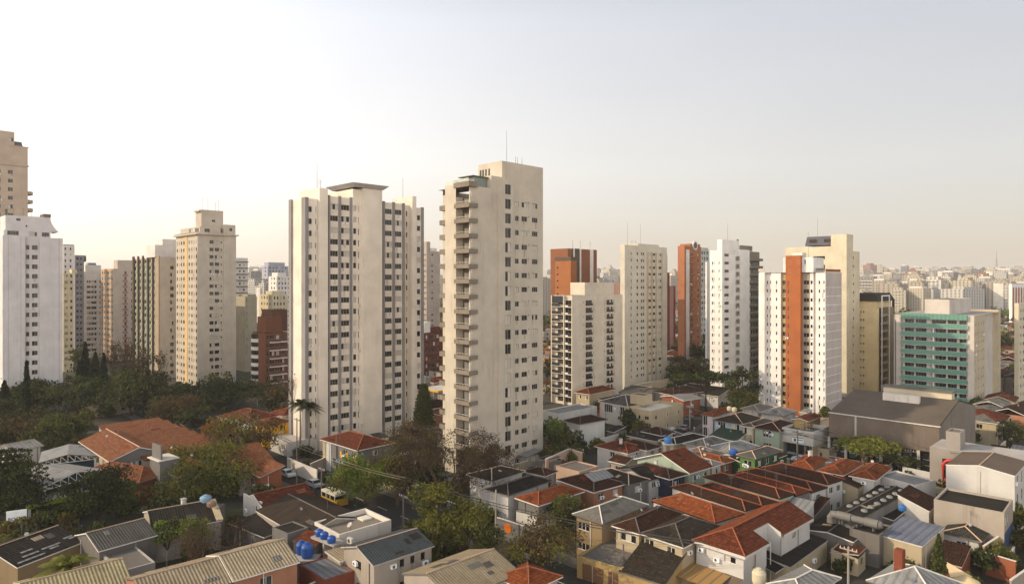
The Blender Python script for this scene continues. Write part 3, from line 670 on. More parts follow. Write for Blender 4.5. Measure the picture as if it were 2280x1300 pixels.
for i in range(t.rows[1]): t.box('balcony', t.A(1536), t.A(1545), -1.0, -.01, t.rows[0] + i * 2.75, t.rows[0] + i * 2.75 + .9, OR)
m = MB(); a = t.A(1547, 0); zc_ = t.zt + .4; m.tube([(a, -.35, zc_), (a, .35, zc_)], 2.1, W1, 24); m.tube([(a, -.4, zc_), (a, -.36, zc_)], 1.5, GLASS2, 24); m.build('round_emblem', t.root)
t.block(a - 3, t.aR, .5, 6, t.zt, t.zt + 1.2, MATS['terracotta_render'], par=.1)
t.finish(60)
t = simple('pale blue-green tower with a grid of dark windows behind the orange one', 1560, 345, None, 1579, 556, M('pale_teal_render', '9fa39b', .8), [(1562, 1565.5), (1567.5, 1570.5), (1573, 1576.5)], fh=2.85, h=1.5, pent=[(1561, 1577, 551, 1, 8)]).finish(60)
# --- Q: white tower
QW = M('bright_white_render', 'c4bfb8', .8, dirt=.15); QG = M('taupe_balcony', '6f685c', .8, dirt=.3)
t = Bld('apartment_tower', 'bright white tower with a taupe balcony column and open balconies on its right flank', 'apartment tower', 1608, 245)
fh = 2.93; zt = t.Z(533); aR = t.A(1645.5); bL = t.B(1597)
rQ = rowsz(t, 586, 4, 0, 17, fh, 1.1)
t.block(0, aR, 0, bL, 0, zt, QW, (pc(t, 'R', 0, [(1613, 1623, .9, 1.1, 0)]), (rQ[0], 18, fh)), (pc(t, 'L', 0, [(1600, 1603, .9, 1.1, 1)]), rQ), par=.2)
t.wins.append(('R', t.A(1642.5), 0 - .13, t.Z(541, aR), 1.6, 1.3, None, 0)); t.wins.append(('R', t.A(1630.5), -.13, t.Z(566, aR), 4.2, 1.1, None, 0))
bl2 = t.B(1580); t.block(.2, 4, bL, bl2, 0, t.Z(560, 0, bL), QW, None, (pc(t, 'L', .2, [(1585, 1587.5, .9, 1.1, 4), (1589, 1590.5, .9, 1.1, 4)]), rQ), par=.2)
a2 = t.A(1669, -.4); z2 = t.Z(557, a2); t.block(aR, a2, -.4, 12, 0, z2, QW, par=.2)
a3 = t.A(1691, 1); t.block(a2, a3, 1, 12, 0, z2 - .4, QG, ([(a2 + .4, (a2 + a3) / 2 - .2, .3, 1.9, 3), ((a2 + a3) / 2 + .2, a3 - .3, .3, 1.9, 4)], rQ), par=.1)
for i in range(18):
    z = rQ[0] + i * fh
    t.box('taupe_balcony', t.A(1638), t.A(1646.5, -.8), -.8, -.42, z - .4, z + 1.25, QG)
    m = MB(); m.box(a2 + .05, a3 - .02, -.5, .98, z - .15, z + .1, QG); m.box(a2 + .05, a3 - .02, -.5, -.42, z + .1, z + .85, QG); m.build('balcony', t.root)
t.block(a2 - 1, a3 - 2, 3, 8, z2, z2 + 2, QG, par=.1); t.mast(t.A(1620, 4), 4, zt, zt + 7, .05)
t.finish()
t = simple('low white slab attached left of the bright white tower', 1574, 300, None, 1582, 583, QW, fh=3, depth=.8); t.finish()
# --- R: white and orange tower
OG = M('burnt_orange_render', '8c5230', .85, dirt=.3); YE = M('ochre_spandrel', '9a8762', .85); TP = M('taupe_spandrel', '83786a', .85)
RW = M('white_render_c', 'c2bdb6', .8, dirt=.22); GP2 = M('grey_tile_flank', 'a1978f', .75, dirt=.35)  # flank grey puts shade into the tower's white
t = Bld('apartment_tower', 'white tower with a burnt orange central shaft and a blank grey-tiled right flank', 'apartment tower', 1838, 196)
b_ = lambda p, a=0: t.B(p, a)
fh = 2.6; zr = t.Z(627, 0, 3) - 1.6; rR = (zr - 15 * fh, 16, fh); zt = t.Z(606, 0, 2); zh = t.Z(573, 0, b_(1800))
aR = t.A(1874); b1, b2, b3, b4, b5, b6, b7, b8, b9 = b_(1816), b_(1810.5), b_(1802.5), b_(1785), b_(1752), b_(1738.5), b_(1717), b_(1703.5), b_(1690.5)
t.face('R', 0, 0, aR, 0, zt, GP2)
for i in range(16): t.box('tile_joint', .3, aR - .3, -.03, -.002, zr - i * fh - .2, zr - i * fh + .0, RW)
t.face('L', 0, 0, b1, 0, zt, RW, [(b_(1835.8), b_(1833.4), .9, 1.0, 4), (b_(1826), b_(1822.8), .9, 1.0, 0)], rR)
t.face('L', .9, b1, b2, 0, zt, RW); t.face('L', .25, b2, b3, 0, zt + 4, RW, [(b_(1808.5), b_(1804), .9, 1.0, 0)], rR)
t.face('L', .6, b3, b4, 0, zt, TP, [(b_(1800), b_(1787), .7, 1.25, 0)], rR)
t.face('L', -.9, b4, b5, 0, zh + .6, OG, [(b_(1783.3, -.9), b_(1781.3, -.9), .6, 1.3, 0), (b_(1756, -.9), b_(1754, -.9), .6, 1.3, 0)], rR)
t.face('L', .6, b5, b6, 0, zt, YE, [(b_(1751), b_(1740), .7, 1.25, 0)], rR)
t.face('L', 0, b6, b7, 0, zt, RW, [(b_(1730.5), b_(1727.5), .9, 1.0, 0)], rR); t.face('L', .9, b7, b8, 0, zt, RW, [(b_(1714), b_(1712), .9, 1.0), (b_(1707), b_(1704.5), .9, 1.0, 0)], rR)
t.face('L', -.4, b8, b9, 0, zt, RW)
m = t.mb('wall')
for bb, x0, x1, zz in ((b1, 0, .9, zt), (b2, .25, .9, zt), (b3, .25, .6, zt), (b4, -.9, .6, zh + .6), (b5, -.9, .6, zh + .6), (b6, 0, .6, zt), (b7, 0, .9, zt), (b8, -.4, .9, zt)):
    m.poly([(x0, bb, 0), (x1, bb, 0), (x1, bb, zz), (x0, bb, zz)], OG if bb in (b4, b5) else RW)
m.poly([(aR, 0, 0), (aR, b9, 0), (aR, b9, zt), (aR, 0, zt)], RW); m.poly([(aR, b9, 0), (-.4, b9, 0), (-.4, b9, zt), (aR, b9, zt)], RW)
t.mb('roof').poly([(-.3, 0, zt), (aR, 0, zt), (aR, b9, zt), (-.3, b9, zt)], CONC)
t.block(.3, 9, b_(1838) + 3.8, b_(1743), zt, zh, RW, None, ([(b_(1793), b_(1790), .5, 1.3, 0)], (t.Z(592, 0, 6), 1, 3)), par=.3)
m.poly([(-.9, b4, zh + .6), (1, b4, zh + .6), (1, b5, zh + .6), (-.9, b5, zh + .6)], CONC)
for zz in (t.Z(589, 0, 9), t.Z(608, 0, 9)):
    for q in ((1780, 1776), (1760, 1756)): t.wins.append(('L', (b_(q[0], -.9) + b_(q[1], -.9)) / 2, -1.03, zz, .8, 1.1, None, 0))
t.box('terrace_rail', -.1, .0, .1, b_(1816), zt + .3, zt + 1.2, DARKF); t.box('terrace_rail', -.5, -.4, b8, b9, zt + .3, zt + 1.3, RAIL); t.box('terrace_rail', .3, aR - 1, -.02, .05, zt + .1, zt + .9, M('rust_rail', '7a4a36', .8))
t.box('water_tank', 3, 6, b4 + 1, b4 + 4, zh + .02, zh + 1.6, CONCL); t.mast(5, b4, zh, zh + 8, .05)
t.finish()
# --- S: cream tower behind R
SC = M('cream_stone_render', 'aea48d', .85, dirt=.2); MS = M('slate_mansard', '4d4b4f', .8, dirt=.3)
t = Bld('apartment_tower', 'cream tower with a slate mansard rising behind the white and orange one', 'apartment tower', 1885, 232)
aR = t.A(1914); bL = t.B(1850); fh = 3.05; zt = t.Z(558); rS = rowsz(t, 574, t.A(1900), 0, 20, fh, .9)
t.block(0, aR, 0, bL + 14, 0, zt, SC, (pc(t, 'R', 0, [(1899, 1901.6, .9, .9, 0)]), rS), ([(bL + 2, bL + 6, .8, 1.2, 0)], rS), par=.3)
z2 = t.Z(521); t.block(0, t.A(1899.5), 0, bL, zt, z2, SC, par=.3); t.block(.5, 9, bL, t.B(1791), zt - 8, t.Z(548, 0, bL), SC, None, (pc(t, 'L', .5, [(1848, 1843, .9, 1.2, 0), (1840, 1836, .9, 1.2, 0), (1833, 1830, .9, 1.2, 0), (1814, 1794, .2, 2.2, 0)]), (t.Z(558, 0, bL), 1, 3)), par=.2)
t.block(1, 9, t.B(1791), t.B(1746), zt - 10, t.Z(551, 0, bL + 15), SC, None, ([(t.B(1770), t.B(1760), .9, 1.2)], (t.Z(560, 0, bL + 15), 1, 3)), par=.2)
zq, zp = t.Z(547, 0, bL + 5) + .03, t.Z(526, 0, bL + 5); m = MB(); p = [(.5, bL + .02), (9, bL + .02), (9, t.B(1791)), (.5, t.B(1791))]; q = [(2.0, bL + .02), (7.5, bL + .02), (7.5, t.B(1797, 2)), (2.0, t.B(1797, 2))]
for i in range(4): m.poly([(*p[i], zq), (*p[(i + 1) % 4], zq), (*q[(i + 1) % 4], zp), (*q[i], zp)], MS)
m.poly([(*c, zp) for c in q], MS); m.build('mansard', t.root)
for pp in (1810, 1843): t.wins.append(('L', t.B(pp, 1), 1.0 - .3, t.Z(540, 0, bL + 5), 2.4, 1.2, DARKF, 0))
t.mast(4, bL + 6, zp, zp + 7, .05); t.finish(60)
# --- T: cream tower with black mansard
TC = M('warm_cream_render', 'b9a780', .85, dirt=.25); TM = M('black_mansard', '2e2a24', .7, dirt=.2); TT = M('dark_tan_flank', '7c6f58', .85, dirt=.3)
t = Bld('apartment_tower', 'cream tower with a black mansard roof and an open white balcony frame', 'apartment tower', 1954, 238)
bL = t.B(1912); aR = t.A(1990); zt = t.Z(686); fh = 2.84; rT = rowsz(t, 695, 0, 5, 16, fh, .75)
t.block(0, 1.6, 0, bL + 3, 0, zt, TC, None, (pc(t, 'L', 0, [(1918, 1915.5, 1, .75, 0), (1924.5, 1921.5, 1, .75, 0)]), rT), par=.1)
t.box('dark_edge', 1.6, 2.6, -.3, .6, 0, zt, TM); a1, a2 = 2.7, t.A(1977)
t.face('R', 1.6, a1, a2, 0, zt, TT, [(a1 + .4, a2 - .6, .4, 1.9, 0)], rT); t.block(a2, aR, 0, bL, 0, zt, TT, par=.1); t.box('dark_edge', aR, aR + .4, -.2, .6, 0, zt + 3, TM)
for i in range(16):
    z = rT[0] + i * fh; m = MB(); m.box(a1, a2 - .02, -.4, 1.58, z - .15, z + .05, SC); m.box(a1, a2 - .02, -.4, -.3, z + .05, z + .75, TT); m.build('balcony', t.root)
for a in (a1, a2 - .4): t.box('frame_post', a, a + .35, -.7, -.42, 0, zt + 4.5, QW)
t.box('frame_post', a1 + .35, a2 - .4, -.7, -.42, zt + 4.1, zt + 4.5, QW)
zm = t.Z(653); m = MB(); p = [(-.2, -.3), (aR + .5, -.3), (aR + .5, bL + 3), (-.2, bL + 3)]; q = [(.5, 1), (aR - 1, 1), (aR - 1, bL + 2), (.5, bL + 2)]
for i in range(4): m.poly([(*p[i], zt + 2.4), (*p[(i + 1) % 4], zt + 2.4), (*q[(i + 1) % 4], zm), (*q[i], zm)], TM)
m.poly([(*c, zm) for c in q], TM); m.poly([(*c, zt + 2.4) for c in p], TM); m.build('mansard', t.root)
t.box('penthouse', .5, aR - .5, .8, bL, zt + .02, zt + 2.38, TC); t.finish(60)
# --- U: green glass balcony block
UG = M('green_tinted_glass', '5c8777', .22, 'plain'); UW = M('greige_block_render', 'a79f95', .85, dirt=.15); UY = M('sand_block_render', 'a3967e', .85, dirt=.15)
t = Bld('apartment_block', 'block with rows of green glass balconies and a plain rooftop box', 'apartment block', 2169, 198)
bE, bF, bG = t.B(2154.5), t.B(2007), t.B(1990); fh = 2.72; zt = t.Z(703); zr = t.Z(717, 0, 3) - 2.0
rU = (zr - 12 * fh, 13, fh)
t.face('L', 0, 0, bE, 0, zt, UW); t.face('L', 1.5, bE, bF, 0, zt, RW, [(bE + .6, bE + 2.4, .3, 2.1, 2), (bE + 3.0, bE + 5.4, .3, 2.1, 0), (bE + 5.8, bE + 9.6, .3, 2.1, 0), (bE + 11.0, bE + 14.0, .3, 2.1, 2), (bE + 14.4, bE + 17.0, .3, 2.1, 0), (bE + 17.5, bE + 19.3, .3, 2.1, 4)], rU)
t.face('L', .3, bF, bG, 0, zt, UW); t.box('dark_gap', .28, .29, bG - .6, bG - .2, 0, zt - 2, CONCD)  # thin dark strip set on the wall face
m = t.mb('wall'); a1, a2, a3 = t.A(2193), t.A(2207, 2), t.A(2228)
for bb, x0 in ((bE, 1.5), (bF, 1.5)): m.poly([(0, bb, 0), (x0, bb, 0), (x0, bb, zt), (0, bb, zt)], UW)
cU = lambda l, bb: pc(t, 'R', bb, [(x, x + 1.6, .9, .8) for x in l])
t.face('R', 0, 0, a1, 0, zt, UY, cU((2172, 2178, 2184, 2189), 0), rU); t.face('R', 1.6, a1, a2, 0, zt, UW); m.poly([(a1, 0, 0), (a1, 1.6, 0), (a1, 1.6, zt), (a1, 0, zt)], UW)
t.block(a2, a3, 0, 14, 0, zt + .6, UY, (cU((2209, 2214, 2222), 0), rU), par=.2)
t.mb('roof').poly([(0, 0, zt), (a2, 0, zt), (a2, bG, zt), (0, bG, zt)], CONC); m.poly([(a2, bG, 0), (0, bG, 0), (0, bG, zt), (a2, bG, zt)], UW)
ap = t.A(2114, 4) if False else 1.8
P0 = t.B(2114, ap); P1 = t.B(2059, ap); ar = t.A(2161.5, P0); z2 = t.Z(667, ap, P0)
t.block(ap, ar, P0, P1, zt, z2, UW, None, None, par=.2)
for i in range(13):
    z = rU[0] + i * fh; m = MB(); m.box(-.6, 1.48, bE + .02, bF - .02, z - .2, z - .02, RW); m.box(-.6, -.55, bE + .02, bF - .02, z - .15, z + 1.3, UG); m.box(-.62, -.54, bE + .02, bF - .02, z + 1.3, z + 1.34, RW)
    k = 22
    for j in range(k + 1): y = bE + .02 + (bF - bE - .1) * j / k; m.box(-.64, -.6, y, y + .07, z - .1, z + 1.25, M('green_mullion', '3d6f5d', .5, 'plain'))
    m.build('balcony', t.root)
t.box('balcony_divider', -.5, 1.48, (bE + bF) / 2 - .15, (bE + bF) / 2 + .15, 2, zt - 3, RW); m = MB(); z = t.Z(713, 0, 3); m.box(-.7, -.62, bE, bF, z, zt + .3, UG)
for j in range(17): y = bE + (bF - bE - .1) * j / 16; m.box(-.76, -.7, y, y + .08, z, zt + .3, M('green_mullion'))
m.build('glass_screen', t.root); t.finish()
# --- far right slivers
simple('cream apartment block cut off by the right edge of the picture', 2268, 225, None, 2330, 675, SC, [(2272, 2274.5), (2277.5, 2281)], fh=2.8, h=1.1, row0=692, phi=52, depth=1.2).finish(60)
t = simple('white-topped orange-striped office block near the right edge', 2253, 560, None, 2330, 632, QW, [(x, x + 2.6) for x in range(2256, 2300, 6)], fh=3.3, h=1.9, row0=648, phi=60, depth=2)
for p in range(2255, 2325, 6): t.box('orange_rib', t.A(p), t.A(p + 1.6), -.5, -.003, 0, t.zt - 3, OG)
t.finish(40)
# --- towers added at the left, the tall one unseen and there to shade the houses
for px, Y, w, d, hh, lb in ((-660, 106, 10, 10, 114, 'tall cream tower beyond the left edge of the picture'), (-60, 300, 20, 16, 62, 'plain white tower beyond the left edge, behind the tan one')):
    t = Bld('apartment_tower', lb, 'apartment tower', px, Y, 90 if px < -500 else 45); rr = (1, int(hh / 3) - 1, 3.0)
    t.block(0, w, 0, d, 0, hh, CR if px < -100 else W1, ([(1, 3, .9, 1.3), (5, 7, .9, 1.3), (w - 4, w - 2, .9, 1.3)], rr), ([(2, 4, .9, 1.3), (d - 4, d - 2, .9, 1.3)], rr)); t.block(3, w - 4, 3, d - 3, hh, hh + 4, CR); t.finish(40)
# ---------------- ground ----------------
def plane(name, pts, mat, kind='structure', label=None):
    m = MB(); m.poly(pts, mat, [(p[0], p[1]) for p in pts]); o = m.build(name); tag(o, label, None, None, kind); return o
GM = M('city_ground', '6f6a62', .95, 'ground', dirt=.75, c2='5a5248')
plane('ground', [(-9000, -60, 0), (9000, -60, 0), (9000, 9000, 0), (-9000, 9000, 0)], GM)
ASPH = M('asphalt', '57544f', .95, 'ground', dirt=.0, c2='4a4743'); PAVE = M('pavement_concrete', '8b857b', .95, 'ground', dirt=.0, c2='7a746b')
# ---------------- houses ----------------
TER = M('terracotta_tile', '8e4d31', .85, 'tile', c2='693320'); TER2 = M('old_brown_tile', '5e3a2a', .9, 'tile', c2='3f2a20'); TER3 = M('fresh_orange_tile', 'b26538', .85, 'tile', c2='8f4526')
TER4 = M('pale_orange_tile', 'c07d55', .9, 'tile', c2='9c6244'); SLT = M('slate_tile', '3a3532', .9, 'tile', c2='2a2725'); SLT2 = M('taupe_tile', '554b40', .9, 'tile', c2='3d362f')
COR = M('old_fibre_cement', '3b3733', .95, 'corr', c2='5b4d3e', per=.34); CORG = M('grey_fibre_cement', '77736d', .9, 'corr', c2='4a4640', per=.36); CORB = M('beige_fibre_cement', 'd3c0a0', .9, 'corr', c2='a08a6a', per=.38)
CORL = M('light_fibre_cement', '99948b', .9, 'corr', c2='6a655e', per=.36); CORU = M('blue_grey_fibre_cement', '5d6468', .9, 'corr', c2='3e4143', per=.36); MET = M('zinc_sheet', '8f9196', .55, 'corr', c2='6d6e72', per=.9)
METW = M('white_sheet', 'b2b1ae', .6, 'corr', c2='8b8984', per=.9); GRNR = M('green_sheet', '33523a', .7, 'corr', c2='24392a', per=.5)
WW = M('white_house_wall', 'bdb8b0', .85, dirt=.3); WC = M('cream_house_wall', 'ad9d80', .85, dirt=.35); WY = M('yellow_house_wall', 'a48a5c', .85, dirt=.35); WG = M('grey_house_wall', '6f6c68', .85, dirt=.35)
WP = M('salmon_house_wall', '9a6c52', .85, dirt=.3); WT = M('tan_house_wall', '8a7658', .85, dirt=.4); WO = M('orange_house_wall', '8e553c', .85, dirt=.3); WB = M('beige_house_wall', '9d9284', .85, dirt=.5); WK = M('dark_blue_wall', '262b38', .85)
WGR = M('green_house_wall', '4d6b35', .85); WGD = M('dark_green_wall', '25402a', .85, dirt=.3); WM_ = M('mint_house_wall', '96a28e', .85, dirt=.2); WBR = M('brick_house_wall', '7b4432', .9, 'brick')
YEL = M('bright_yellow_wall', 'b98a14', .8, dirt=.1); CAPM = M('mortar_ridge', 'a58c76', .9, dirt=.3); CAPO = M('orange_ridge', '7f4a33', .9, dirt=.6); CAPD = M('dark_ridge', '57504a', .9)
PATCH = {'terracotta_tile': (TER3, TER2, TER4), 'old_brown_tile': (TER, SLT2, TER2), 'fresh_orange_tile': (TER, TER4), 'pale_orange_tile': (TER, TER3), 'slate_tile': (SLT2, COR), 'taupe_tile': (SLT, TER2), 'old_fibre_cement': (CORG, CORB, SLT2), 'grey_fibre_cement': (CORL, COR), 'beige_fibre_cement': (CORL, CORG), 'light_fibre_cement': (CORG, METW), 'brown_fibre_cement': (CORG, COR, CORB), 'white_sheet': (MET, CORL), 'zinc_sheet': (METW, CORG), 'blue_grey_fibre_cement': (CORG, COR)}
def roof_on(t, la, lb, z, kind='hip', pitch=20, mat=TER, cap=CAPO, x0=0.0, y0=0.0, name='roof', fascia=None, wall=None, ov=.5):
    fascia = fascia or random.choice((CONC, CONCD, FRW, CONCL)); tp = math.tan(R(pitch)); m = MB(); X, Y = x0, y0
    P = lambda a, b, zz: (X + a, Y + b, zz)
    caps = []; th = .16
    if kind in ('hip', 'hipn'):
        if la >= lb:
            s = lb / 2; h = s * tp; r0 = (s, s); r1 = (la - s, s) if kind == 'hip' else (la, s)
            m.poly([P(0, 0, z), P(la, 0, z), P(*r1, z + h), P(*r0, z + h)], mat); m.poly([P(0, lb, z), P(0, 0, z), P(*r0, z + h)], mat)
            m.poly([P(la, lb, z), P(0, lb, z), P(*r0, z + h), P(*r1, z + h)], mat)
            if kind == 'hip': m.poly([P(la, 0, z), P(la, lb, z), P(*r1, z + h)], mat)
            elif wall: m.poly([P(la - .1, 0, z), P(la - .1, lb, z), P(la - .1, s, z + h)], wall)
            caps = [[P(0, 0, z), P(*r0, z + h)], [P(0, lb, z), P(*r0, z + h)], [P(*r0, z + h), P(*r1, z + h)]] + ([[P(la, 0, z), P(*r1, z + h)], [P(la, lb, z), P(*r1, z + h)]] if kind == 'hip' else [])
        else:
            s = la / 2; h = s * tp; r0 = (s, s); r1 = (s, lb - s)
            m.poly([P(0, lb, z), P(0, 0, z), P(*r0, z + h), P(*r1, z + h)], mat); m.poly([P(0, 0, z), P(la, 0, z), P(*r0, z + h)], mat)
            m.poly([P(la, 0, z), P(la, lb, z), P(*r1, z + h), P(*r0, z + h)], mat); m.poly([P(la, lb, z), P(0, lb, z), P(*r1, z + h)], mat)
            caps = [[P(0, 0, z), P(*r0, z + h)], [P(la, 0, z), P(*r0, z + h)], [P(*r0, z + h), P(*r1, z + h)], [P(0, lb, z), P(*r1, z + h)], [P(la, lb, z), P(*r1, z + h)]]
        q = [P(0, 0, z), P(la, 0, z), P(la, lb, z), P(0, lb, z)]
        for i in range(4):
            c, d = q[i], q[(i + 1) % 4]; m.poly([(c[0], c[1], z - th), (d[0], d[1], z - th), d, c], fascia)
        m.poly([(c[0], c[1], z - th) for c in q], fascia)
    elif kind in ('gable_u', 'gable_v', 'shed_v', 'shed_u', 'shed_vn', 'shed_un'):
        # list of slopes as (eave a, eave b, ridge b, ridge a)
        if kind == 'gable_u': h = lb / 2 * tp; S = [((0, 0, z), (la, 0, z), (la, lb / 2, z + h), (0, lb / 2, z + h)), ((la, lb, z), (0, lb, z), (0, lb / 2, z + h), (la, lb / 2, z + h))]; caps = [[P(0, lb / 2, z + h), P(la, lb / 2, z + h)]]
        elif kind == 'gable_v': h = la / 2 * tp; S = [((0, lb, z), (0, 0, z), (la / 2, 0, z + h), (la / 2, lb, z + h)), ((la, 0, z), (la, lb, z), (la / 2, lb, z + h), (la / 2, 0, z + h))]; caps = [[P(la / 2, 0, z + h), P(la / 2, lb, z + h)]]
        elif kind == 'shed_v': h = lb * tp; S = [((0, 0, z), (la, 0, z), (la, lb, z + h), (0, lb, z + h))]
        elif kind == 'shed_vn': h = lb * tp; S = [((la, lb, z), (0, lb, z), (0, 0, z + h), (la, 0, z + h))]
        elif kind == 'shed_u': h = la * tp; S = [((0, lb, z), (0, 0, z), (la, 0, z + h), (la, lb, z + h))]
        else: h = la * tp; S = [((la, 0, z), (la, lb, z), (0, lb, z + h), (0, 0, z + h))]
        for q in S:
            q = [P(*c) for c in q]; m.poly(q, mat)
            lo = [(c[0], c[1], c[2] - th) for c in q]; m.poly(lo[::-1], fascia)
            for i in range(4): m.poly([lo[i], lo[(i + 1) % 4], q[(i + 1) % 4], q[i]], fascia)
    pal = PATCH.get(mat.name)
    if pal:
        for f in [f for f in list(m.f)]:
            vs = [Vector(m.v[i]) for i in f]
            e = vs[1] - vs[0]
            if e.length < 3 or m.mats[m.m[m.f.index(f)]] is not mat: continue
            nn = e.cross(vs[2] - vs[0]).normalized(); nn = nn if nn.z > 0 else -nn; e.normalize(); w_ = nn.cross(e)
            if nn.z < .5: continue
            for _ in range(random.choice((1, 2, 3))):
                c_ = vs[0].lerp(vs[1], random.uniform(.15, .8)); mx = max((v - vs[0]).dot(w_) for v in vs); pw, ph_ = random.uniform(.5, 2.2), random.uniform(.4, 1.3); c_ = c_ + w_ * random.uniform(.05, .7) * mx
                q_ = [c_, c_ + e * pw, c_ + e * pw + w_ * ph_, c_ + w_ * ph_]
                if all(min(((vs[(i + 1) % len(vs)] - vs[i]).cross(p_ - vs[i])).dot(nn) for i in range(len(vs))) > .1 or max(((vs[(i + 1) % len(vs)] - vs[i]).cross(p_ - vs[i])).dot(nn) for i in range(len(vs))) < -.1 for p_ in q_): m.poly([tuple(p_ + nn * .03) for p_ in q_], random.choice(pal))
    o = m.build(name, t.root)
    if cap and caps:
        c = MB()
        for p in caps: c.tube([(q[0], q[1], q[2] + .02) for q in p], .1, cap, 5)
        c.build('ridge_cap', o)
    return h
def walls_on(t, la, lb, z, kind, pitch, wall, ov, wR, wL, storeys=2, fh=2.9, ww=1.3, wh=1.1, fr=None, wallR=None, zb=0.0, sill=1.0):
    tp = math.tan(R(pitch)); x0, x1, y0, y1 = ov, la - ov, ov, lb - ov; wallR = wallR or wall
    def cols(n, lo, hi):
        if isinstance(n, (list, tuple)): return [tuple(c) + (sill, wh) if len(c) == 2 else c for c in n]
        return [(lo + (hi - lo) * (i + .5) / n - ww / 2, lo + (hi - lo) * (i + .5) / n + ww / 2, sill, wh) for i in range(n)]
    fh = (z / storeys) if z / storeys < fh else fh
    zz = z - .05; rw = (z - storeys * fh, storeys, fh)
    t.face('R', y0, x0, x1, zb, zz, wallR, cols(wR, x0, x1), rw, fr=fr, depth=.15); t.face('L', x0, y0, y1, zb, zz, wall, cols(wL, y0, y1), rw, fr=fr, depth=.15)
    m = t.mb('wall'); m.poly([(x1, y0, zb), (x1, y1, zb), (x1, y1, zz), (x1, y0, zz)], wall); m.poly([(x1, y1, zb), (x0, y1, zb), (x0, y1, zz), (x1, y1, zz)], wall)
    # wall above the eave line under gables and sheds
    if kind == 'gable_u':
        for x in (x0, x1): m.poly([(x, y0, zz), (x, y1, zz), (x, lb / 2, zz + (lb / 2 - ov) * tp + .1)], wall)
    elif kind == 'gable_v':
        for y in (y0, y1): m.poly([(x0, y, zz), (x1, y, zz), (la / 2, y, zz + (la / 2 - ov) * tp + .1)], wallR)
    elif kind.startswith('shed'):
        hv = {'shed_v': (0, 0, 1, 1), 'shed_vn': (1, 1, 0, 0), 'shed_u': (0, 1, 1, 0), 'shed_un': (1, 0, 0, 1)}[kind]
        L_ = (lb if 'v' in kind else la) * tp - .15; q = [(x0, y0), (x1, y0), (x1, y1), (x0, y1)]
        for i in range(4):
            j = (i + 1) % 4; p = [(*q[i], zz), (*q[j], zz)]
            if hv[j]: p.append((*q[j], zz + L_))
            if hv[i]: p.append((*q[i], zz + L_))
            if len(p) > 2: m.poly(p, wall)
HOUSES = {}
def fittings(t, la, lb, z, ov):
    for k in range(random.choice((0, 1, 1, 2))):
        a = random.uniform(ov + .4, la - ov - .6); t.box('downpipe', a, a + .09, ov - .11, ov - .01, 0, z - .2, random.choice((CONCL, CONCD, ALU)))
    if random.random() < .5: b = random.uniform(ov + .4, lb - ov - .6); t.box('downpipe', ov - .11, ov - .01, b, b + .09, 0, z - .2, random.choice((CONCL, CONCD)))
    for k in range(random.choice((0, 1, 1, 2))):
        if random.random() < .5: link('air_conditioner', ac_mesh(), t.root, (random.uniform(ov + .8, la - ov - .8), ov - .18, z - random.uniform(1.0, 2.4)))
        else: link('air_conditioner', ac_mesh(), t.root, (ov - .18, random.uniform(ov + .8, lb - ov - .8), z - random.uniform(1.0, 2.4)), -math.pi / 2)
def house(label, n, z, l=None, r=None, roof='hip', tile=TER, wall=WW, pitch=20, wR=2, wL=1, st=2, ov=.5, phi=None, cap='auto', cat='house', name='house', fr=FRW, wallR=None, group=None, par=.5, ww=1.3, wh=1.1, fin=True, fascia=None, sill=1.0):
    N = G(*n, z); du = dv = None
    if isinstance(r, tuple): du = G(*r, z) - N
    if isinstance(l, tuple): dv = G(*l, z) - N
    if phi is None:
        ang = []
        if du is not None: ang.append((math.atan2(du.y, du.x), du.length))
        if dv is not None: ang.append((math.atan2(dv.y, dv.x) - math.pi / 2, dv.length))
        a = sum(x * w for x, w in ang) / sum(w for _, w in ang) if ang else R(45)
        phi = 90 - math.degrees(a)
    la = du.length if du is not None else float(r); lb = dv.length if dv is not None else float(l)
    t = Bld(name, label, cat, P=N, phi=phi, group=group); t.la, t.lb, t.z, t.phi = la, lb, z, phi
    if roof == 'flat':
        t.ov = 0; cc = lambda k, L_: [(L_ * (i + .5) / k - ww / 2, L_ * (i + .5) / k + ww / 2, sill, wh) for i in range(k)] if isinstance(k, int) else k
        rw = (z - par - st * 2.8, st, 2.8)
        t.block(0, la, 0, lb, 0, z, wall, (cc(wR, la), rw), (cc(wL, lb), rw), roof=tile, par=par, fr=fr)
    else:
        cp = {'auto': CAPO if tile in (TER, TER3, TER4) else (CAPD if tile in (TER2, SLT, SLT2) else CAPM)}.get(cap, cap)
        roof_on(t, la, lb, z, roof, pitch, tile, cp, wall=wall, ov=ov, fascia=fascia)
        walls_on(t, la, lb, z, roof, pitch, wall, ov, wR, wL, st, fr=fr, wallR=wallR, ww=ww, wh=wh, sill=sill)
    if roof != 'flat' and la > 4 and lb > 4: fittings(t, la, lb, z, ov)
    if fin: t.finish(40)
    return t
# ---- right foreground -------------------------------------------------
t = house('white two-storey house with a bright terracotta hip roof and a square notch cut in it', (1659, 1239), 6.2, (1542, 1200), (1808, 1152), 'hipn', TER, WW, 24, 0, [(1.6, 3.0, 1.4, .7), (5.4, 6.8, 1.4, .7)], 2, ov=.45, cap=CAPO, fin=False)
for o in [c for c in t.root.children if c.name.startswith('roof')]: bpy.data.objects.remove(o)
la, lb, z = t.la, t.lb, 6.2; tp = math.tan(R(24)); s = lb / 2; h = s * tp; n0, n1, nd = t.A(1714), t.A(1746), 2.3; m = MB()
sl = lambda a, b: (a, b, z + b * tp)
m.poly([sl(0, 0), sl(n0, 0), sl(n0, nd), sl(n0, s), sl(s, s)], TER); m.poly([sl(n0, nd), sl(n1, nd), sl(n1, s), sl(n0, s)], TER); m.poly([sl(n1, 0), sl(la, 0), sl(la, s), sl(n1, s)], TER)
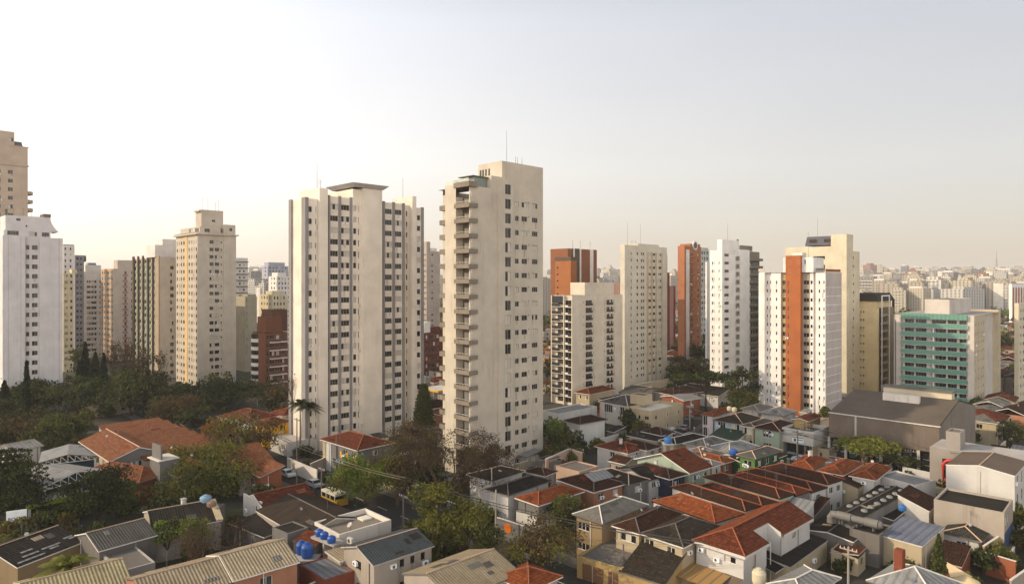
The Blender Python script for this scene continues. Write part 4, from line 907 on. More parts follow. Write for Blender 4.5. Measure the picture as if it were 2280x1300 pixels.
m.poly([(0, lb, z), (0, 0, z), (s, s, z + h)], TER); m.poly([(la, lb, z), (0, lb, z), (s, s, z + h), (la, s, z + h)], TER3)  # back slope takes a brighter tile to paint the sun on it
for c, d in (((0, 0), (n0, 0)), ((n1, 0), (la, 0)), ((la, 0), (la, lb)), ((la, lb), (0, lb)), ((0, lb), (0, 0))): m.poly([(*c, z - .4), (*d, z - .4), (*d, z), (*c, z)], WW)
rf_ = m.build('roof', t.root)
for o in col.objects:
    if o.name.startswith('ridge_cap') and o.parent is None: o.parent = rf_
w = t.parts['wall'] = MB(); y0 = .45
t.wins = []
t.face('R', y0, .45, n0, 0, z - .02, WW, [(n0 * .5 - .4, n0 * .5 + .5, .9, 1.9)], (2.9, 1, 2.9), fr=DARKF); t.face('R', nd, n0, n1, 0, z + nd * tp - .05, WW, [(n0 + .5, n0 + 1.9, .6, 2.5)], (2.6, 1, 3), fr=DARKF)
t.face('R', y0, n1, la - .3, 0, z - .02, WW, [(n1 + 3.4, n1 + 4.6, 1.6, .8), (n1 + 3.4, n1 + 4.5, -1.6, .9)], (3.1, 1, 3), fr=DARKF)
t.face('L', .45, .45, lb - .45, 0, z - .02, WW, [(1.5, 3.1, 1.5, .85), (5.6, 7.2, 1.5, .85)], (3.1, 1, 3), fr=FRW)
for a in (n0, n1): w.poly([(a, y0, 0), (a, nd, 0), (a, nd, z + nd * tp), (a, y0, z + y0 * tp)], WW)
w.poly([(la - .3, .45, 0), (la - .3, lb, 0), (la - .3, lb, z), (la - .3, s, z + h), (la - .3, .45, z)], WW)
m = MB(); m.poly([(n0 - .3, -.9, 2.7), (n1 + .2, -.9, 2.7), (n1 + .2, nd, 3.5), (n0 - .3, nd, 3.5)], SLT); m.poly([(n0 - .3, -.9, 2.55), (n1 + .2, -.9, 2.55), (n1 + .2, -.9, 2.7), (n0 - .3, -.9, 2.7)], WW); m.poly([(n0 - .3, -.9, 2.5), (n1 + .2, -.9, 2.5), (n1 + .2, nd, 3.3), (n0 - .3, nd, 3.3)], WW); m.build('porch_roof', t.root)
t.box('drainpipe', n1 + 5.1, n1 + 5.2, .33, .43, 0, z - .4, ALU); t.finish()
t = house('cream house with a dark taupe tiled hip roof between the brown-tiled and the white house', (1522, 1219), 6.0, (1430, 1184), (1604, 1170), 'hip', SLT2, WC, 22, 1, [(1.6, 2.8, 1.1, 1.1), (4.9, 6.6, .6, 1.7)], 2)
t = house('cream house with an old brown tiled hip roof next to the grey corrugated one', (1425, 1189), 6.0, (1358, 1170), (1527, 1144), 'hip', TER2, WC, 24, 1, [(1.0, 3.6, 1.1, 1.1), (3.9, 5.6, .9, 1.2)], 2)
t = house('tan house with a light grey corrugated hip roof and pale ridge caps', (1341.5, 1165.5), 6.0, (1275, 1143), (1443, 1123), 'hip', CORL, WT, 24, 0, [(2.8, 5.0, .8, 1.1)], 2, cap=CONCL)
# garages in front
t = house('flat-roofed yellow double garage with slatted wooden gates', (1384, 1265), 3.1, (1296, 1230), (1437, 1213), 'flat', CONCD, WY, wR=0, wL=0, st=1, par=.25, cat='garage', name='garage', fin=False)
for p0, p1 in ((.08, .28), (.40, .86)):
    m = MB(); y0, y1 = t.lb * p0, t.lb * p1; m.box(-.1, -.01, y0, y1, 0, 2.3, WOOD)
    for i in range(5): m.box(-.16, -.1, y0, y1, .2 + i * .45, .28 + i * .45, DARKF)
    m.box(-.18, -.1, (y0 + y1) / 2 - .04, (y0 + y1) / 2 + .04, 0, 2.3, ALU); m.build('gate', t.root)
t.finish()
house('low garage under a steep dark tiled lean-to in front of the taupe-roofed house', (1480, 1302), 2.8, (1384, 1266), (1519, 1260), 'shed_u', SLT2, WY, 18, 0, 0, 1, ov=.2, cat='garage', name='garage')
t = Bld('carport', 'carport with an amber translucent roof beside the white house', 'carport', P=G(1592, 1312, 2.7), phi=45)
lb = t.B(1497); m = MB(); AMB = M('amber_panel', '93703c', .5, 'plain')
m.poly([(0, lb, 2.7), (0, 0, 2.7), (5.2, 0, 3.2), (5.2, lb, 3.2)], AMB); m.poly([(0, lb, 2.62), (0, 0, 2.62), (5.2, 0, 3.12), (5.2, lb, 3.12)], AMB)
for i in range(6): y = lb * i / 5; m.tube([(0, y, 2.74), (5.2, y, 3.24)], .05, ALU, 4)
m.build('roof', t.root)
for y in (.1, lb - .1): m = MB(); m.box(0, .15, y - .08, y + .08, 0, 2.6, ALU); m.build('post', t.root)
house('brown canopy-roofed porch at the corner of the white house', (1640, 1310), 2.6, (1604, 1292), 3.5, 'shed_u', M('brown_canopy', '5e5144', .8), WB, 16, 0, 0, 1, ov=.2, phi=45, cat='porch', name='porch')
# row A: hipped terracotta row
rowN, rowF = G(1592, 1164, 6.0), G(1881, 1070, 6.0); d = rowF - rowN; L_ = d.length; ph = 90 - math.degrees(math.atan2(d.y, d.x)); d.normalize()
tw = ['bright orange-tiled end house of the long terracotta row, lit by the sun', 'second house of the long terracotta row, behind the white house ridge', 'third house of the long terracotta row, plain brown hips', 'fourth house of the long terracotta row, with a roof aerial', 'fifth house of the long terracotta row, mid row', 'sixth house of the long terracotta row, a patched tile on its slope', 'last house of the long terracotta row, before the three orange pyramids']
ws = [.20, .12, .13, .13, .13, .14, .15]; c0 = 0
ml = [TER3, TER2, TER2, TER2, TER, TER2, TER2]  # orange end roof paints its sunlight, the browner ones the cast shade
for i, (w_, lb_) in enumerate(zip(ws, tw)):
    P_ = rowN + d * (L_ * c0); c0 += w_; dep = 13.5 if i else 12.0
    t = Bld('row_house', lb_, 'row house', P=P_, phi=ph, group='terracotta row houses'); la = L_ * w_ - .1; zz = 6 + (.0, .35, .05, .5, .15, -.15, .3)[i]; dep += (0, .8, -.6, 1.2, -.3, .9, -.8)[i]
    roof_on(t, la, dep, zz, 'hip', 20, ml[i], CAPO, fascia=TER2); walls_on(t, la, dep, zz, 'hip', 20, (WW, WW, WW, WM_, WG, WW, WW)[i], .25, 2 if la > 5 else 1, 0, 2, fr=FRW); 
    if i == 3: t.mast(la / 2, 2, zz + .5, zz + 3, .03)
    t.finish(20)
house('small white metal-roofed annex behind the white house', (1790, 1145), 5.0, (1748, 1131), (1802, 1128), 'shed_u', METW, WW, 14, 0, 0, 1, ov=.1, cat='annex', name='annex')
house('low brick-roofed shed in the lane next to the white annex', (1812, 1150), 3.4, (1802, 1142), (1832, 1126), 'shed_u', TER2, CONCD, 14, 0, 0, 1, ov=.1, cat='shed', name='shed')
# three orange pyramid roofs
house('white house under the leftmost of three orange pyramid roofs', (1811.5, 1045), 6.0, (1754, 1036), (1847, 1022), 'hip', TER3, WB, 22, 1, 1)
house('white house under the middle of three orange pyramid roofs', (1878.5, 1058.5), 6.0, (1818.5, 1046), (1919, 1031.5), 'hip', TER3, WW, 22, 1, 1)
house('white house under the rightmost of three orange pyramid roofs', (1951, 1069.5), 6.0, (1889, 1058), (1986, 1041), 'hip', TER3, WW, 22, 1, [(5.5, 7.0, 1.2, .9)])
house('cream shed wall with a brown lean-to roof below the orange pyramids', (1911, 1086), 4.8, (1877, 1088) if False else 4.5, 6.5, 'shed_v', TER2, WC, 14, 0, 0, 1, ov=.1, phi=45, cat='shed', name='shed')
t = house('white flat building with bulging white roof right of the orange pyramids', (2039, 1080), 5.6, (1965, 1054), (2060, 1064), 'flat', METW, WW, wR=0, wL=0, st=1, par=.2, cat='building', name='white_building')
# skylight hall
t = house('long dark warehouse with two rows of round white roof domes', (1918, 1154), 5.6, (1864, 1134), (2008, 1089), 'gable_u', COR, WG, 10, 0, 0, 1, ov=.1, cap=CAPD, cat='warehouse', name='warehouse', fascia=M('mossy_gutter', '4f4a30', .9), fin=False)
dm = MB(); prof = [(.48, 0), (.48, .12), (.4, .28), (.22, .37), (.02, .4)]; dm.lathe([(r, z) for r, z in prof], METW, n=14); dme = dm.mesh('skylight_dome')
for i in range(7):
    for j in (0, 1):
        a = t.la * (.16 + .125 * i) + j * .3; b = t.lb * (.5 + (-.30 if j == 0 else .22)); zz = 5.6 + (t.lb / 2 - abs(b - t.lb / 2)) * math.tan(R(10))
        o = link('skylight_dome', dme, t.root, (a, b, zz - .02))
t.finish()
house('dark lean-to warehouse in the shade right of the domed one', (1990, 1158), 3.8, (1922, 1156) if False else 6.5, 15, 'shed_v', COR, CONCD, 8, 0, 0, 1, ov=.1, phi=45, cat='warehouse', name='warehouse')
t = house('stained bare concrete machine room with the big duct on its roof', (1958, 1192), 4.6, (1899, 1172), 5.5, 'flat', COR, CONCD, wR=0, wL=0, st=1, par=.2, phi=47, cat='machine room', name='machine_room')
def at_roof(t, a, b, z): p = Matrix.Rotation(t.root.rotation_euler.z, 4, 'Z') @ Vector((a, b, 0)); return (t.root.location.x + p.x, t.root.location.y + p.y, z)
p = at_roof(t, 1.5, 0, 4.6); e = empty('ventilation_duct', (p[0], p[1], 4.6), t.root.rotation_euler.z, 'thick grey metal ventilation duct lying on the concrete machine room', 'duct')
DUC = M('galvanised_duct', '625f5a', .5, dirt=.5); L7 = t.lb
m = MB(); m.tube([(0, .6, 1.0), (0, 2.4, 1.0)], .62, DUC, 16); m.tube([(0, 2.45, 1.0), (0, 4.2, 1.0)], .5, DUC, 16); m.tube([(0, 4.25, 1.0), (0, 6.3, 1.0)], .6, DUC, 16); m.build('pipe', e)
m = MB(); m.tube([(0, 6.3, 1.0), (0, 6.9, .9), (0, 7.2, .4), (0, 7.2, -.4)], .55, DUC, 12); m.build('elbow', e); m = MB(); m.tube([(0, .5, 1.0), (0, .1, 1.0)], [.62, .4], DUC, 16); m.build('cowl', e)
for y in (1.2, 3.4, 5.4): m = MB(); m.box(-.5, .5, y - .08, y + .08, 0.02, .45, STEEL); m.build('saddle', e)
t = house('low whitewashed building with a pale blue-grey sheet metal roof', (2053, 1216), 4.2, (1960, 1187), (2093, 1181), 'shed_u', M('pale_blue_sheet', '8b90a0', .6, 'corr', c2='6b7080', per=1.0), WC, 5, 0, 0, 1, ov=.1, cap=None, cat='building', name='low_building')
t = house('cream gabled outbuilding with a brown tiled lean-to and a dark doorway', (2070, 1138), 4.6, (2008, 1118), 7, 'shed_v', TER2, WW, 20, 0, [(4, 5.2, .0, 2.0)], 1, ov=.15, phi=45, cat='outbuilding', name='outbuilding')
t = house('long white party-wall building with a flat black roof and blue end wall', (2236, 1141), 7.0, (2078, 1112), (2262, 1113), 'flat', COR, WB, wR=[(.5, 2, .8, 1.4), (2.6, 4, .8, 1.4)], wL=0, st=2, par=.3, cat='building', name='party_wall_building')
m = MB(); m.poly([(.1, -.02, 1), (t.la - .1, -.02, 1), (t.la - .1, -.02, 3.9), (.1, -.02, 3.9)], M('blue_paint', '31405a', .8)); m.build('blue_panel', t.root)
t = house('big white workshop with a folded brown roof at the right edge', (2260, 1059), 9.5, (2103, 1036), 12, 'gable_u', M('brown_roof_felt', '574b42', .9, dirt=.5), WW, 9, [(2, 3.4, .6, 1.8), (6, 7.4, .6, 1.8)], 0, 3, ov=.05, phi=45, cap=CAPM, cat='workshop', name='workshop', fr=DARKF)
t = Bld('shop_building', 'flat grey showroom with a red rounded frame cut into its wall', 'showroom', P=G(2360, 1038, 9.0), phi=45)
WGY = M('taupe_grey_wall', '7e776f', .85, dirt=.15); b0 = t.B(2070); b1, b2 = t.B(2165), t.B(2098)
t.face('L', 0, 0, b1, 0, 9, WGY); t.face('L', 0, b2, b0, 0, 9, WGY); t.face('L', 0, b1, b2, 7.2, 9, WGY); m = t.mb('wall')
m.poly([(0, b0, 0), (9, b0, 0), (9, b0, 9), (0, b0, 9)], WGY); m.poly([(9, 0, 0), (9, b0, 0), (9, b0, 9), (9, 0, 9)], WGY); m.poly([(0, 0, 0), (9, 0, 0), (9, 0, 9), (0, 0, 9)], WGY)
t.mb('roof').poly([(0, 0, 9), (9, 0, 9), (9, b0, 9), (0, b0, 9)], CONC)
RDF = M('red_frame', 'a82a20', .6, 'plain'); m = MB(); m.tube([(-.05, b2 - .15, 0), (-.05, b2 - .15, 6.0), (-.05, b2 - .5, 6.7), (-.05, b2 - 1.1, 7.05), (-.05, b1, 7.1)], .32, RDF, 8); m.box(-.1, .1, b2 - 1.4, b2 - .2, 0, 3.6, RDF); m.build('red_frame', t.root)
m = MB(); m.poly([(2.2, b1, 0), (2.2, b2, 0), (2.2, b2, 7.2), (2.2, b1, 7.2)], WC); m.poly([(0, b1, 7.2), (2.2, b1, 7.2), (2.2, b2, 7.2), (0, b2, 7.2)], WC); m.poly([(0, b2, 0), (2.2, b2, 0), (2.2, b2, 7.2), (0, b2, 7.2)], GLASS); m.build('recess', t.root)
b3, b4 = t.B(2138, 1), t.B(2106, 1); t.block(1, 5, b3, b4, 9, 12.2, WGY, par=.2); t.block(1.0 - .02, 1.0, 0, .1, 9, 9.1, WGY, par=0)
bq, br_ = t.B(2253, -1), t.B(2190, -1); m = MB(); m.tube([(-1.2, bq, 5.6), (-1.2, bq, 7.8), (-1.2, bq + .5, 8.3), (-1.2, br_ - .6, 8.3), (-1.2, br_, 7.6), (-1.2, br_, 7.2)], .45, QW, 8); m.build('white_arch', t.root)
t.finish()
# small courtyard bits right
house('yellow low annex with a white wall in the yard beside the workshop', (2098, 1100), 3.2, 8, 4.5, 'flat', METW, WY, wR=0, wL=2, st=1, par=.2, phi=45, cat='annex', name='annex')
house('greenish-grey tiled low house with white walls near the tall thin cypress', (2186, 1206), 3.6, (2093, 1182), 7, 'hip', M('greenish_tile', '625f54', .9, 'tile', c2='47453e'), WW, 18, 0, 1, 1, phi=47)
house('tiny brown-tiled lean-to among the yards left of the orange wall', (2142, 1262), 2.6, (2098, 1240), 5, 'shed_u', TER2, WBR, 16, 0, 0, 1, ov=.1, phi=46, cat='shed', name='shed')
# bottom-right metal roofs
house('white scalloped metal roof house at the bottom edge, left of the chimney', (1790, 1332), 5.2, (1712, 1296), (1862, 1282), 'hip', METW, WW, 18, 1, 1, 1, cap=CONCL)
t = house('silvery folded metal roof with a brick chimney at the bottom right', (2090, 1345), 5.2, (1927, 1292), (2150, 1300), 'hip', METW, WW, 26, 1, 1, 1, cap=CONCL, fin=False)
t.box('chimney', t.la * .35, t.la * .35 + .9, t.lb * .62, t.lb * .62 + .9, 6, 8.8, WBR); t.finish()
house('black corrugated lean-to with a white stripe right of the white house', (1760, 1262), 3.0, (1776, 1216) if False else 5.5, 13, 'shed_v', COR, WC, 6, 0, 0, 1, ov=.1, phi=45, cat='shed', name='shed')
house('low black-roofed workshop with a round roof vent below the domed warehouse', (1900, 1206), 3.4, 7, 8, 'gable_u', COR, CONCD, 8, 0, 0, 1, ov=.1, phi=45, cap=CAPD, cat='workshop', name='workshop')
# ---- row B (middle distance, right of centre) --------------------------
house('brown-roofed house with dark blue walls at the near end of the middle row', (1491, 1067), 5.8, (1395, 1039), (1532, 1055), 'hip', TER2, WK, 20, 1, 0, wallR=WK)
house('long dark terracotta roof with pale green walls and cypresses in front', (1536, 1054), 5.9, 13, (1588, 1038), 'gable_u', TER, WM_, 20, 2, 0, phi=51)
house('white house with a pale sheet metal roof in the middle row', (1587, 1039), 5.7, 9, (1611, 1031), 'hip', MET, WW, 20, 1, 0, phi=51)
house('orange-walled house at the far end of the middle row', (1608, 1033), 5.6, 12, (1636, 1024), 'hip', TER3, WO, 20, 1, 0, phi=51)
house('light corrugated roof behind the long terracotta one, water tank on top', (1566, 1023), 5.6, (1500, 1008), 8, 'hip', CORL, WB, 20, 0, 0, phi=50)
t = house('green house with a dark grey hip roof and a roof terrace of rusty tiles', (1683, 1021), 7.6, (1640, 1011), (1741, 1002), 'hip', CORG, WGR, 22, 3, 1, 2, wallR=WGD, cap=CAPM, ww=1.6)
house('green-walled lower wing under the dark grey hip roof', (1676, 1040), 5.0, 5, 14, 'shed_v', TER2, WGD, 12, 0, 1, 1, ov=.1, phi=48, cat='wing', name='house_wing')
house('pale hip-roofed house with a rust stain left of the white metal roofs', (1574, 999), 5.6, (1531, 985), (1617, 981), 'hip', CORL, WW, 22, 1, 1, cap=CONCL)
house('white sheet metal hip roof above a row of small tanks', (1625, 1008), 5.6, (1597, 992), (1676, 991), 'hip', METW, WW, 22, 1, 1, cap=CONCL)
house('low building with a bottle-green sheet roof below the white shops', (1640, 982), 3.4, (1579, 970), 6, 'shed_u', GRNR, WW, 12, 0, 0, 1, phi=45, cap=None)
# row C
house('grey house with a charcoal corrugated roof left of the dark blue one', (1400, 1079), 5.8, (1316, 1050), (1446, 1066), 'hip', COR, WG, 18, 1, 0, cap=CAPM)
house('white house with a black roof between the grey and the dark blue walls', (1446, 1070), 5.5, 9, (1480, 1061), 'gable_u', SLT, WW, 15, 1, 0, phi=50)
t = house('old brown-tiled house with white skylight sheets along its ridge', (1322, 1096), 5.6, (1236, 1068), (1398, 1077), 'hip', TER2, WP, 20, 2, 0, fin=False)
m = MB(); s_ = t.lb / 2; tp = math.tan(R(20)); zz = lambda b: 5.6 + b * tp + .12
m.poly([(2, s_ * .45, zz(s_ * .45)), (t.la * .9, s_ * .45, zz(s_ * .45)), (t.la * .9, s_ * .95, zz(s_ * .95)), (2, s_ * .95, zz(s_ * .95))], METW); m.build('skylight_sheet', t.root); t.finish()
t = house('grey and white house with a vivid terracotta hip roof in the centre of the view', (1199, 1126), 5.6, (1145, 1107), (1302, 1093), 'hip', TER3, WG, 20, 2, 0, 1, wallR=WG, fin=False)
t.box('balcony_wall', .1, .3, .6, t.lb - .4, 1.9, 3.6, WW); t.box('balcony_wall', .3, 4, .2, .4, 1.9, 2.9, WW); t.finish()
house('white house with a jet black hip roof behind the vivid terracotta one', (1132, 1103), 5.9, (1083, 1087), (1226, 1068), 'hip', SLT, WW, 20, 1, [(3, 5, 1.1, .7)], 1, cap=CAPD)
house('house with a faded charcoal roof half hidden behind the bare tree', (1095, 1072), 5.6, (1040, 1055), (1168, 1048), 'hip', COR, WW, 18, 1, 1)
house('small dark red roof at the foot of the tall beige tower', (1213, 1060), 4.0, (1165, 1048), (1240, 1048), 'hip', TER2, WB, 20, 1, 0, 1)
# ---- around the centre-right block (y 860-1010) ---------------------------
house('cream building with a red hip roof at the foot of the pale block', (1313, 878), 5.6, (1278, 873), (1371, 866), 'hip', TER, WC, 22, 0, 2, 2)
house('white flat-roofed building left of the faded letters of street shops', (1244, 921), 5.0, (1209, 913), (1325, 903), 'flat', METW, WW, wR=0, wL=1, st=1, par=.3, cat='building', name='white_building')
house('windowless white building under a wide brown tiled roof', (1291, 944), 6.4, (1255, 935), (1352, 933), 'hip', TER2, WW, 20, 0, 0)
house('white corner shop with a grey hip roof and dark glass front', (1398, 905), 6.0, (1338, 892), (1448, 893), 'hip', CORG, WW, 20, 0, [(1, 4, .2, 2.2), (6, 9, .2, 2.2), (11, 13, .5, 1.8)], 2, cap=CONCL, cat='shop', name='corner_shop')
t = house('cream L-shaped two-storey building with parapets on the street corner', (1449, 915), 6.6, (1408, 904), (1504, 896), 'flat', CONCL, WC, wR=3, wL=3, st=2, par=.8, cat='building', name='corner_building', fin=False)
t.block(5.5, 9.5, 6, 10.5, 6.6, 9.2, WC, par=.2); t.finish()
house('low dark green roof behind the corner shop', (1366, 895), 5.2, (1338, 887), (1406, 886), 'hip', SLT, WO, 18, 1, 1)
house('long brown-roofed building far behind the corner block', (1500, 880), 4.6, (1470, 870), (1560, 868), 'hip', TER2, WB, 18, 2, 1)
house('building with a pale grey sheet roof beside the umbrella tree', (1522, 892), 5.0, (1480, 881), (1552, 884), 'gable_u', METW, WO, 10, 1, 1, cap=None)
house('low long roof under the umbrella tree', (1600, 882), 4.0, (1540, 866), 16, 'gable_v', COR, WW, 12, 1, 3, 1, phi=45)
house('white-walled shed behind the cream corner building, taupe roof', (1420, 880), 4.5, (1385, 872), (1470, 866), 'gable_v', CORG, WB, 12, 1, 1, 1)
house('old red roof with peeling ridge nearest the side street', (1474, 970), 4.6, (1430, 959), (1500, 962), 'hip', TER2, WC, 24, 1, 1, 1)
house('charcoal roofed low shop with a cream parapet facing the side street', (1466, 983), 3.8, (1404, 967), 6, 'shed_u', COR, WC, 10, 0, 0, 1, phi=45, cat='shop', name='low_shop')
house('dark slate roof crossed by pale ridges beside the small blue tank', (1505, 989), 4.6, (1468, 979), (1574, 971), 'hip', SLT, WC, 16, 1, 0, 1, cap=CONCL)
house('brick-red hipped roof just right of the playground', (1398, 1010), 5.2, (1318, 994), 7, 'hip', TER, WW, 20, 1, 1, phi=47)
house('white house with a dark red roof and a tall window', (1440, 1003), 5.4, 8, (1470, 993), 'hip', TER2, WW, 20, 1, 1, phi=48)
house('brown lean-to roof left of the white house with the tall window', (1392, 1034), 4.2, (1353, 1025), (1427, 1022), 'gable_v', TER2, WB, 16, 0, 1, 1)
house('pinkish walled yard room near the playground', (1290, 1050), 3.4, 6, 6, 'flat', CONCD, M('pink_beige_wall', 'a08674', .85), wR=0, wL=0, st=1, par=.2, phi=45, cat='room', name='yard_room')
# shops along the far street
house('pink and white corner house with a bright red hip roof and a poster window', (1589, 927), 6.6, (1560, 922), (1641, 910), 'hip', TER3, M('lilac_white_wall', 'b3a7a6', .8), 22, 0, [(2.0, 6, .3, 2.4)], 2, ww=3)
SH = [(1655, 945, 1594, 932, SLT2, M('pale_blue_wall', '8f9aa3', .8), 'pale blue shop with a taupe roof and two black windows', 2), (1680, 952, 1656, 945, CORG, WC, 'narrow cream shop with a brown window beside the pale blue one', 1),
      (1738, 961, 1681, 949, TER2, WM_, 'mint green shop with a wide brown hip roof and a dark poster bay', 1)]
for px, py, pl, pyl, tl, wl, lb_, nw in SH: house(lb_, (px, py), 6.2, (pl, pyl), 11, 'hip', tl, wl, 20, 0, nw, 2, phi=None if False else 45, cat='shop', name='shop', ww=2.0, wh=1.6, cap=CAPM)
t = Bld('shop', 'white windowless shop front with a small dark sign, above an open garage', 'shop', P=G(1811, 962, 6.8), phi=46); lb = t.B(1741)
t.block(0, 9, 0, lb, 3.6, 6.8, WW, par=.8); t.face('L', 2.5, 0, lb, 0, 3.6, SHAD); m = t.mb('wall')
for y in (0, .3): m.poly([(0, y, 0), (9, y, 0), (9, y, 3.6), (0, y, 3.6)], WC)
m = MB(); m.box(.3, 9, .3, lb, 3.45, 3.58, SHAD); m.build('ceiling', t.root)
for y in (.1, lb * .5, lb - .3): m = MB(); m.box(0, .3, y, y + .25, 0, 3.6, WC); m.build('pillar', t.root)
m = MB(); bs = lb * .30; m.box(-.06, -.01, bs, bs + 2.6, 4.0, 4.9, M('sign_white', 'c9c9c6', .6)); m.box(-.08, -.06, bs + 1.7, bs + 2.2, 4.15, 4.75, M('sign_navy', '1f2d46', .6, 'plain')); m.box(-.08, -.06, bs + .2, bs + 1.5, 4.45, 4.7, M('sign_teal', '5c8494', .6, 'plain')); m.build('sign', t.root)
t.finish()
house('small cream kiosk room right of the white shop front', (1846, 1001), 3.0, (1815, 997) if False else 4.2, 4, 'flat', CONCD, WC, wR=0, wL=1, st=1, par=.15, phi=45, cat='kiosk', name='kiosk')
house('orange-roofed yellow building behind the mint green shop', (1800, 938), 8.0, (1770, 934) if False else 4, 9, 'gable_u', TER3, WY, 14, 0, 0, 2, phi=45)
house('white folded roof behind the brown shop roof', (1745, 926), 6.2, (1700, 916), 9, 'hip', METW, WW, 20, 0, 0, phi=45)
house('pale folded roof behind the pale blue shop', (1690, 915), 6.2, (1652, 908), 9, 'hip', CORL, WW, 18, 0, 0, phi=45)
house('long brown roof between the orange building and the big hall', (1835, 962), 4.6, 8, 15, 'gable_u', CORB, WB, 12, 0, 0, 1, phi=45)
# ---- the big hall --------------------------------------------------------
t = Bld('hall', 'big dark clad hall with a wide brown roof and cream roof lanterns', 'hall', 2092, 136); HC = M('taupe_cladding', '5f544b', .8, 'wall', dirt=.35); HR = M('brown_hall_roof', '554c43', .9, 'wall', dirt=.5)
z1 = t.Z(951); zl = 5.4; bL = t.B(1846); aR = t.A(2172); m = MB()
m.box(0, .4, 0, bL, zl, z1, HC); m.build('cladding', t.root)
for k in range(1, 9): t.box('cladding_joint', -.04, -.005, bL * k / 9, bL * k / 9 + .07, zl, z1, CONCD)
t.box('gutter', -.25, .1, -.2, bL + .1, z1 + .01, z1 + .2, CONCL); t.box('white_post', -.12, -.01, bL * .73, bL * .73 + .4, zl, z1, CONC)
hr = aR / 2 * .2; m = t.mb('wall')
m.poly([(0, 0, 0), (aR, 0, 0), (aR, 0, z1), (aR / 2, 0, z1 + hr), (0, 0, z1)], M('stained_gable', '6f675d', .95, dirt=1.0)); m.poly([(0, bL, 0), (aR, bL, 0), (aR, bL, z1), (aR / 2, bL, z1 + hr), (0, bL, z1)], HC); m.poly([(aR, 0, 0), (aR, bL, 0), (aR, bL, z1), (aR, 0, z1)], HC)
m = MB(); m.poly([(-.1, bL, z1 + .21), (-.1, 0, z1 + .21), (aR / 2, 0, z1 + hr + .2), (aR / 2, bL, z1 + hr + .2)], HR); m.poly([(aR, 0, z1 + .2), (aR, bL, z1 + .2), (aR / 2, bL, z1 + hr + .2), (aR / 2, 0, z1 + hr + .2)], HR); m.build('roof', t.root)
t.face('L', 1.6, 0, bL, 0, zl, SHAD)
for k in range(12):
    y0_ = bL * k / 12; m = MB(); m.box(1.3, 1.45, y0_ + .3, y0_ + bL / 12 - .3, 1.2, 4.8, GLASS2 if k % 3 else M('hall_green_glass', '3f5a50', .3, 'plain'))
    for q in (2.2, 3.4): m.box(1.2, 1.3, y0_ + .3, y0_ + bL / 12 - .3, q, q + .1, FRW)
    m.build('window', t.root)
for k in range(7): m = MB(); y0_ = bL * k / 6.05; m.box(0, .5, y0_, y0_ + .5, 0, zl, CONCL); m.build('pillar', t.root)
a_ = aR / 2; t.box('roof_lantern', a_ - .3, a_ + 2.2, bL * .06, bL * .70, z1 + hr - .2, z1 + hr + 1.5, SC); t.box('lantern_roof', a_ - .6, a_ + 2.5, bL * .05, bL * .71, z1 + hr + 1.52, z1 + hr + 1.85, CONCD)
t.box('roof_monitor', a_ * .68, a_ * .68 + 1.2, bL * .30, bL * .64, z1 + hr * .6, z1 + hr * .6 + 2.1, CONCL); t.finish()
# ---- left side ------------------------------------------------------------
def terr(label, n, z, l, r, kind, tile=TER4, **k): return house(label, n, z, l, r, kind, tile, k.pop('wall', WB), k.pop('pitch', 20), **k)
t = Bld('row_house', 'long pale orange tiled wing of the left terrace, its eave facing the white canopies', 'row house', P=G(243, 1028, 6.0), phi=45, group='left terrace of pale orange roofs')
la, lb = 10.5, t.B(174); roof_on(t, la, lb, 6, 'gable_v', 20, TER4, CAPM); walls_on(t, la, lb, 6, 'gable_v', 20, WC, .5, 1, [(1.5, 2.8, .9, 1.2), (5, 6.5, .9, 1.3), (9, 10.4, .9, 1.2), (13, 14.3, .9, 1.2)], 2, wallR=WG); t.finish()
LB = ['nearest', 'second', 'third', 'fourth', 'fifth', 'sixth', 'farthest']
L0, L1, R0 = G(322, 1018, 6.2), G(222, 950, 6.2), G(438, 1001, 6.2)
for i in range(7):
    f0 = i / 7; P_ = L0.lerp(L1, f0); dep = (L1 - L0).length / 7 + .4; ln = 15.5 - i * .35
    t = Bld('row_house', '%s of the stepped pale orange roofs of the left terrace' % LB[i], 'row house', P=P_, phi=44, group='left terrace of pale orange roofs')
    roof_on(t, ln, dep, 5.6 + (i % 2) * .2, 'shed_v', 9, TER4, None, fascia=TER2); walls_on(t, ln, dep, 5.6 + (i % 2) * .2, 'shed_v', 9, WB, .2, 0, 0, 2); t.finish(10)
t = Bld('rooftop_tank_house', 'grey concrete tank house standing on the pale orange roofs', 'tank house', P=G(356, 1052, 5.4), phi=40); t.block(0, 3.2, 0, 4.3, 0, 7.4, WG, par=.1); t.box('billboard_back', .2, .5, .1, 3.9, 7.41, 10.2, WG); t.box('ledge', -.4, 3.4, -.3, 4.5, 7.42, 7.6, CONCL); t.finish()
house('lower pale orange tiled hip roof below the grey tank house', (310, 1074), 4.4, (226, 1040), (346, 1048), 'hip', TER4, WBR, 22, 1, 0, 1)
house('single pale orange roof between the tank house and the big round tree', (395, 1062), 4.8, (358, 1032), 9, 'hip', TER4, WB, 20, 0, 0, 1, phi=42)
house('pale orange tiled roof peeping out behind the big round tree', (530, 1052), 4.6, (470, 1010), 8, 'gable_u', TER4, WB, 18, 0, 0, 1, phi=45)
house('bright orange painted house with a tiled roof, right of the big round tree', (578, 1062), 4.2, (528, 1050), 5.0, 'shed_u', TER4, WO, 14, 0, 1, 1, phi=45)
house('white hut roof at the far left behind the first canopy', (28, 1004), 4.5, 8, 6, 'gable_u', METW, WW, 12, 0, 0, 1, phi=30)
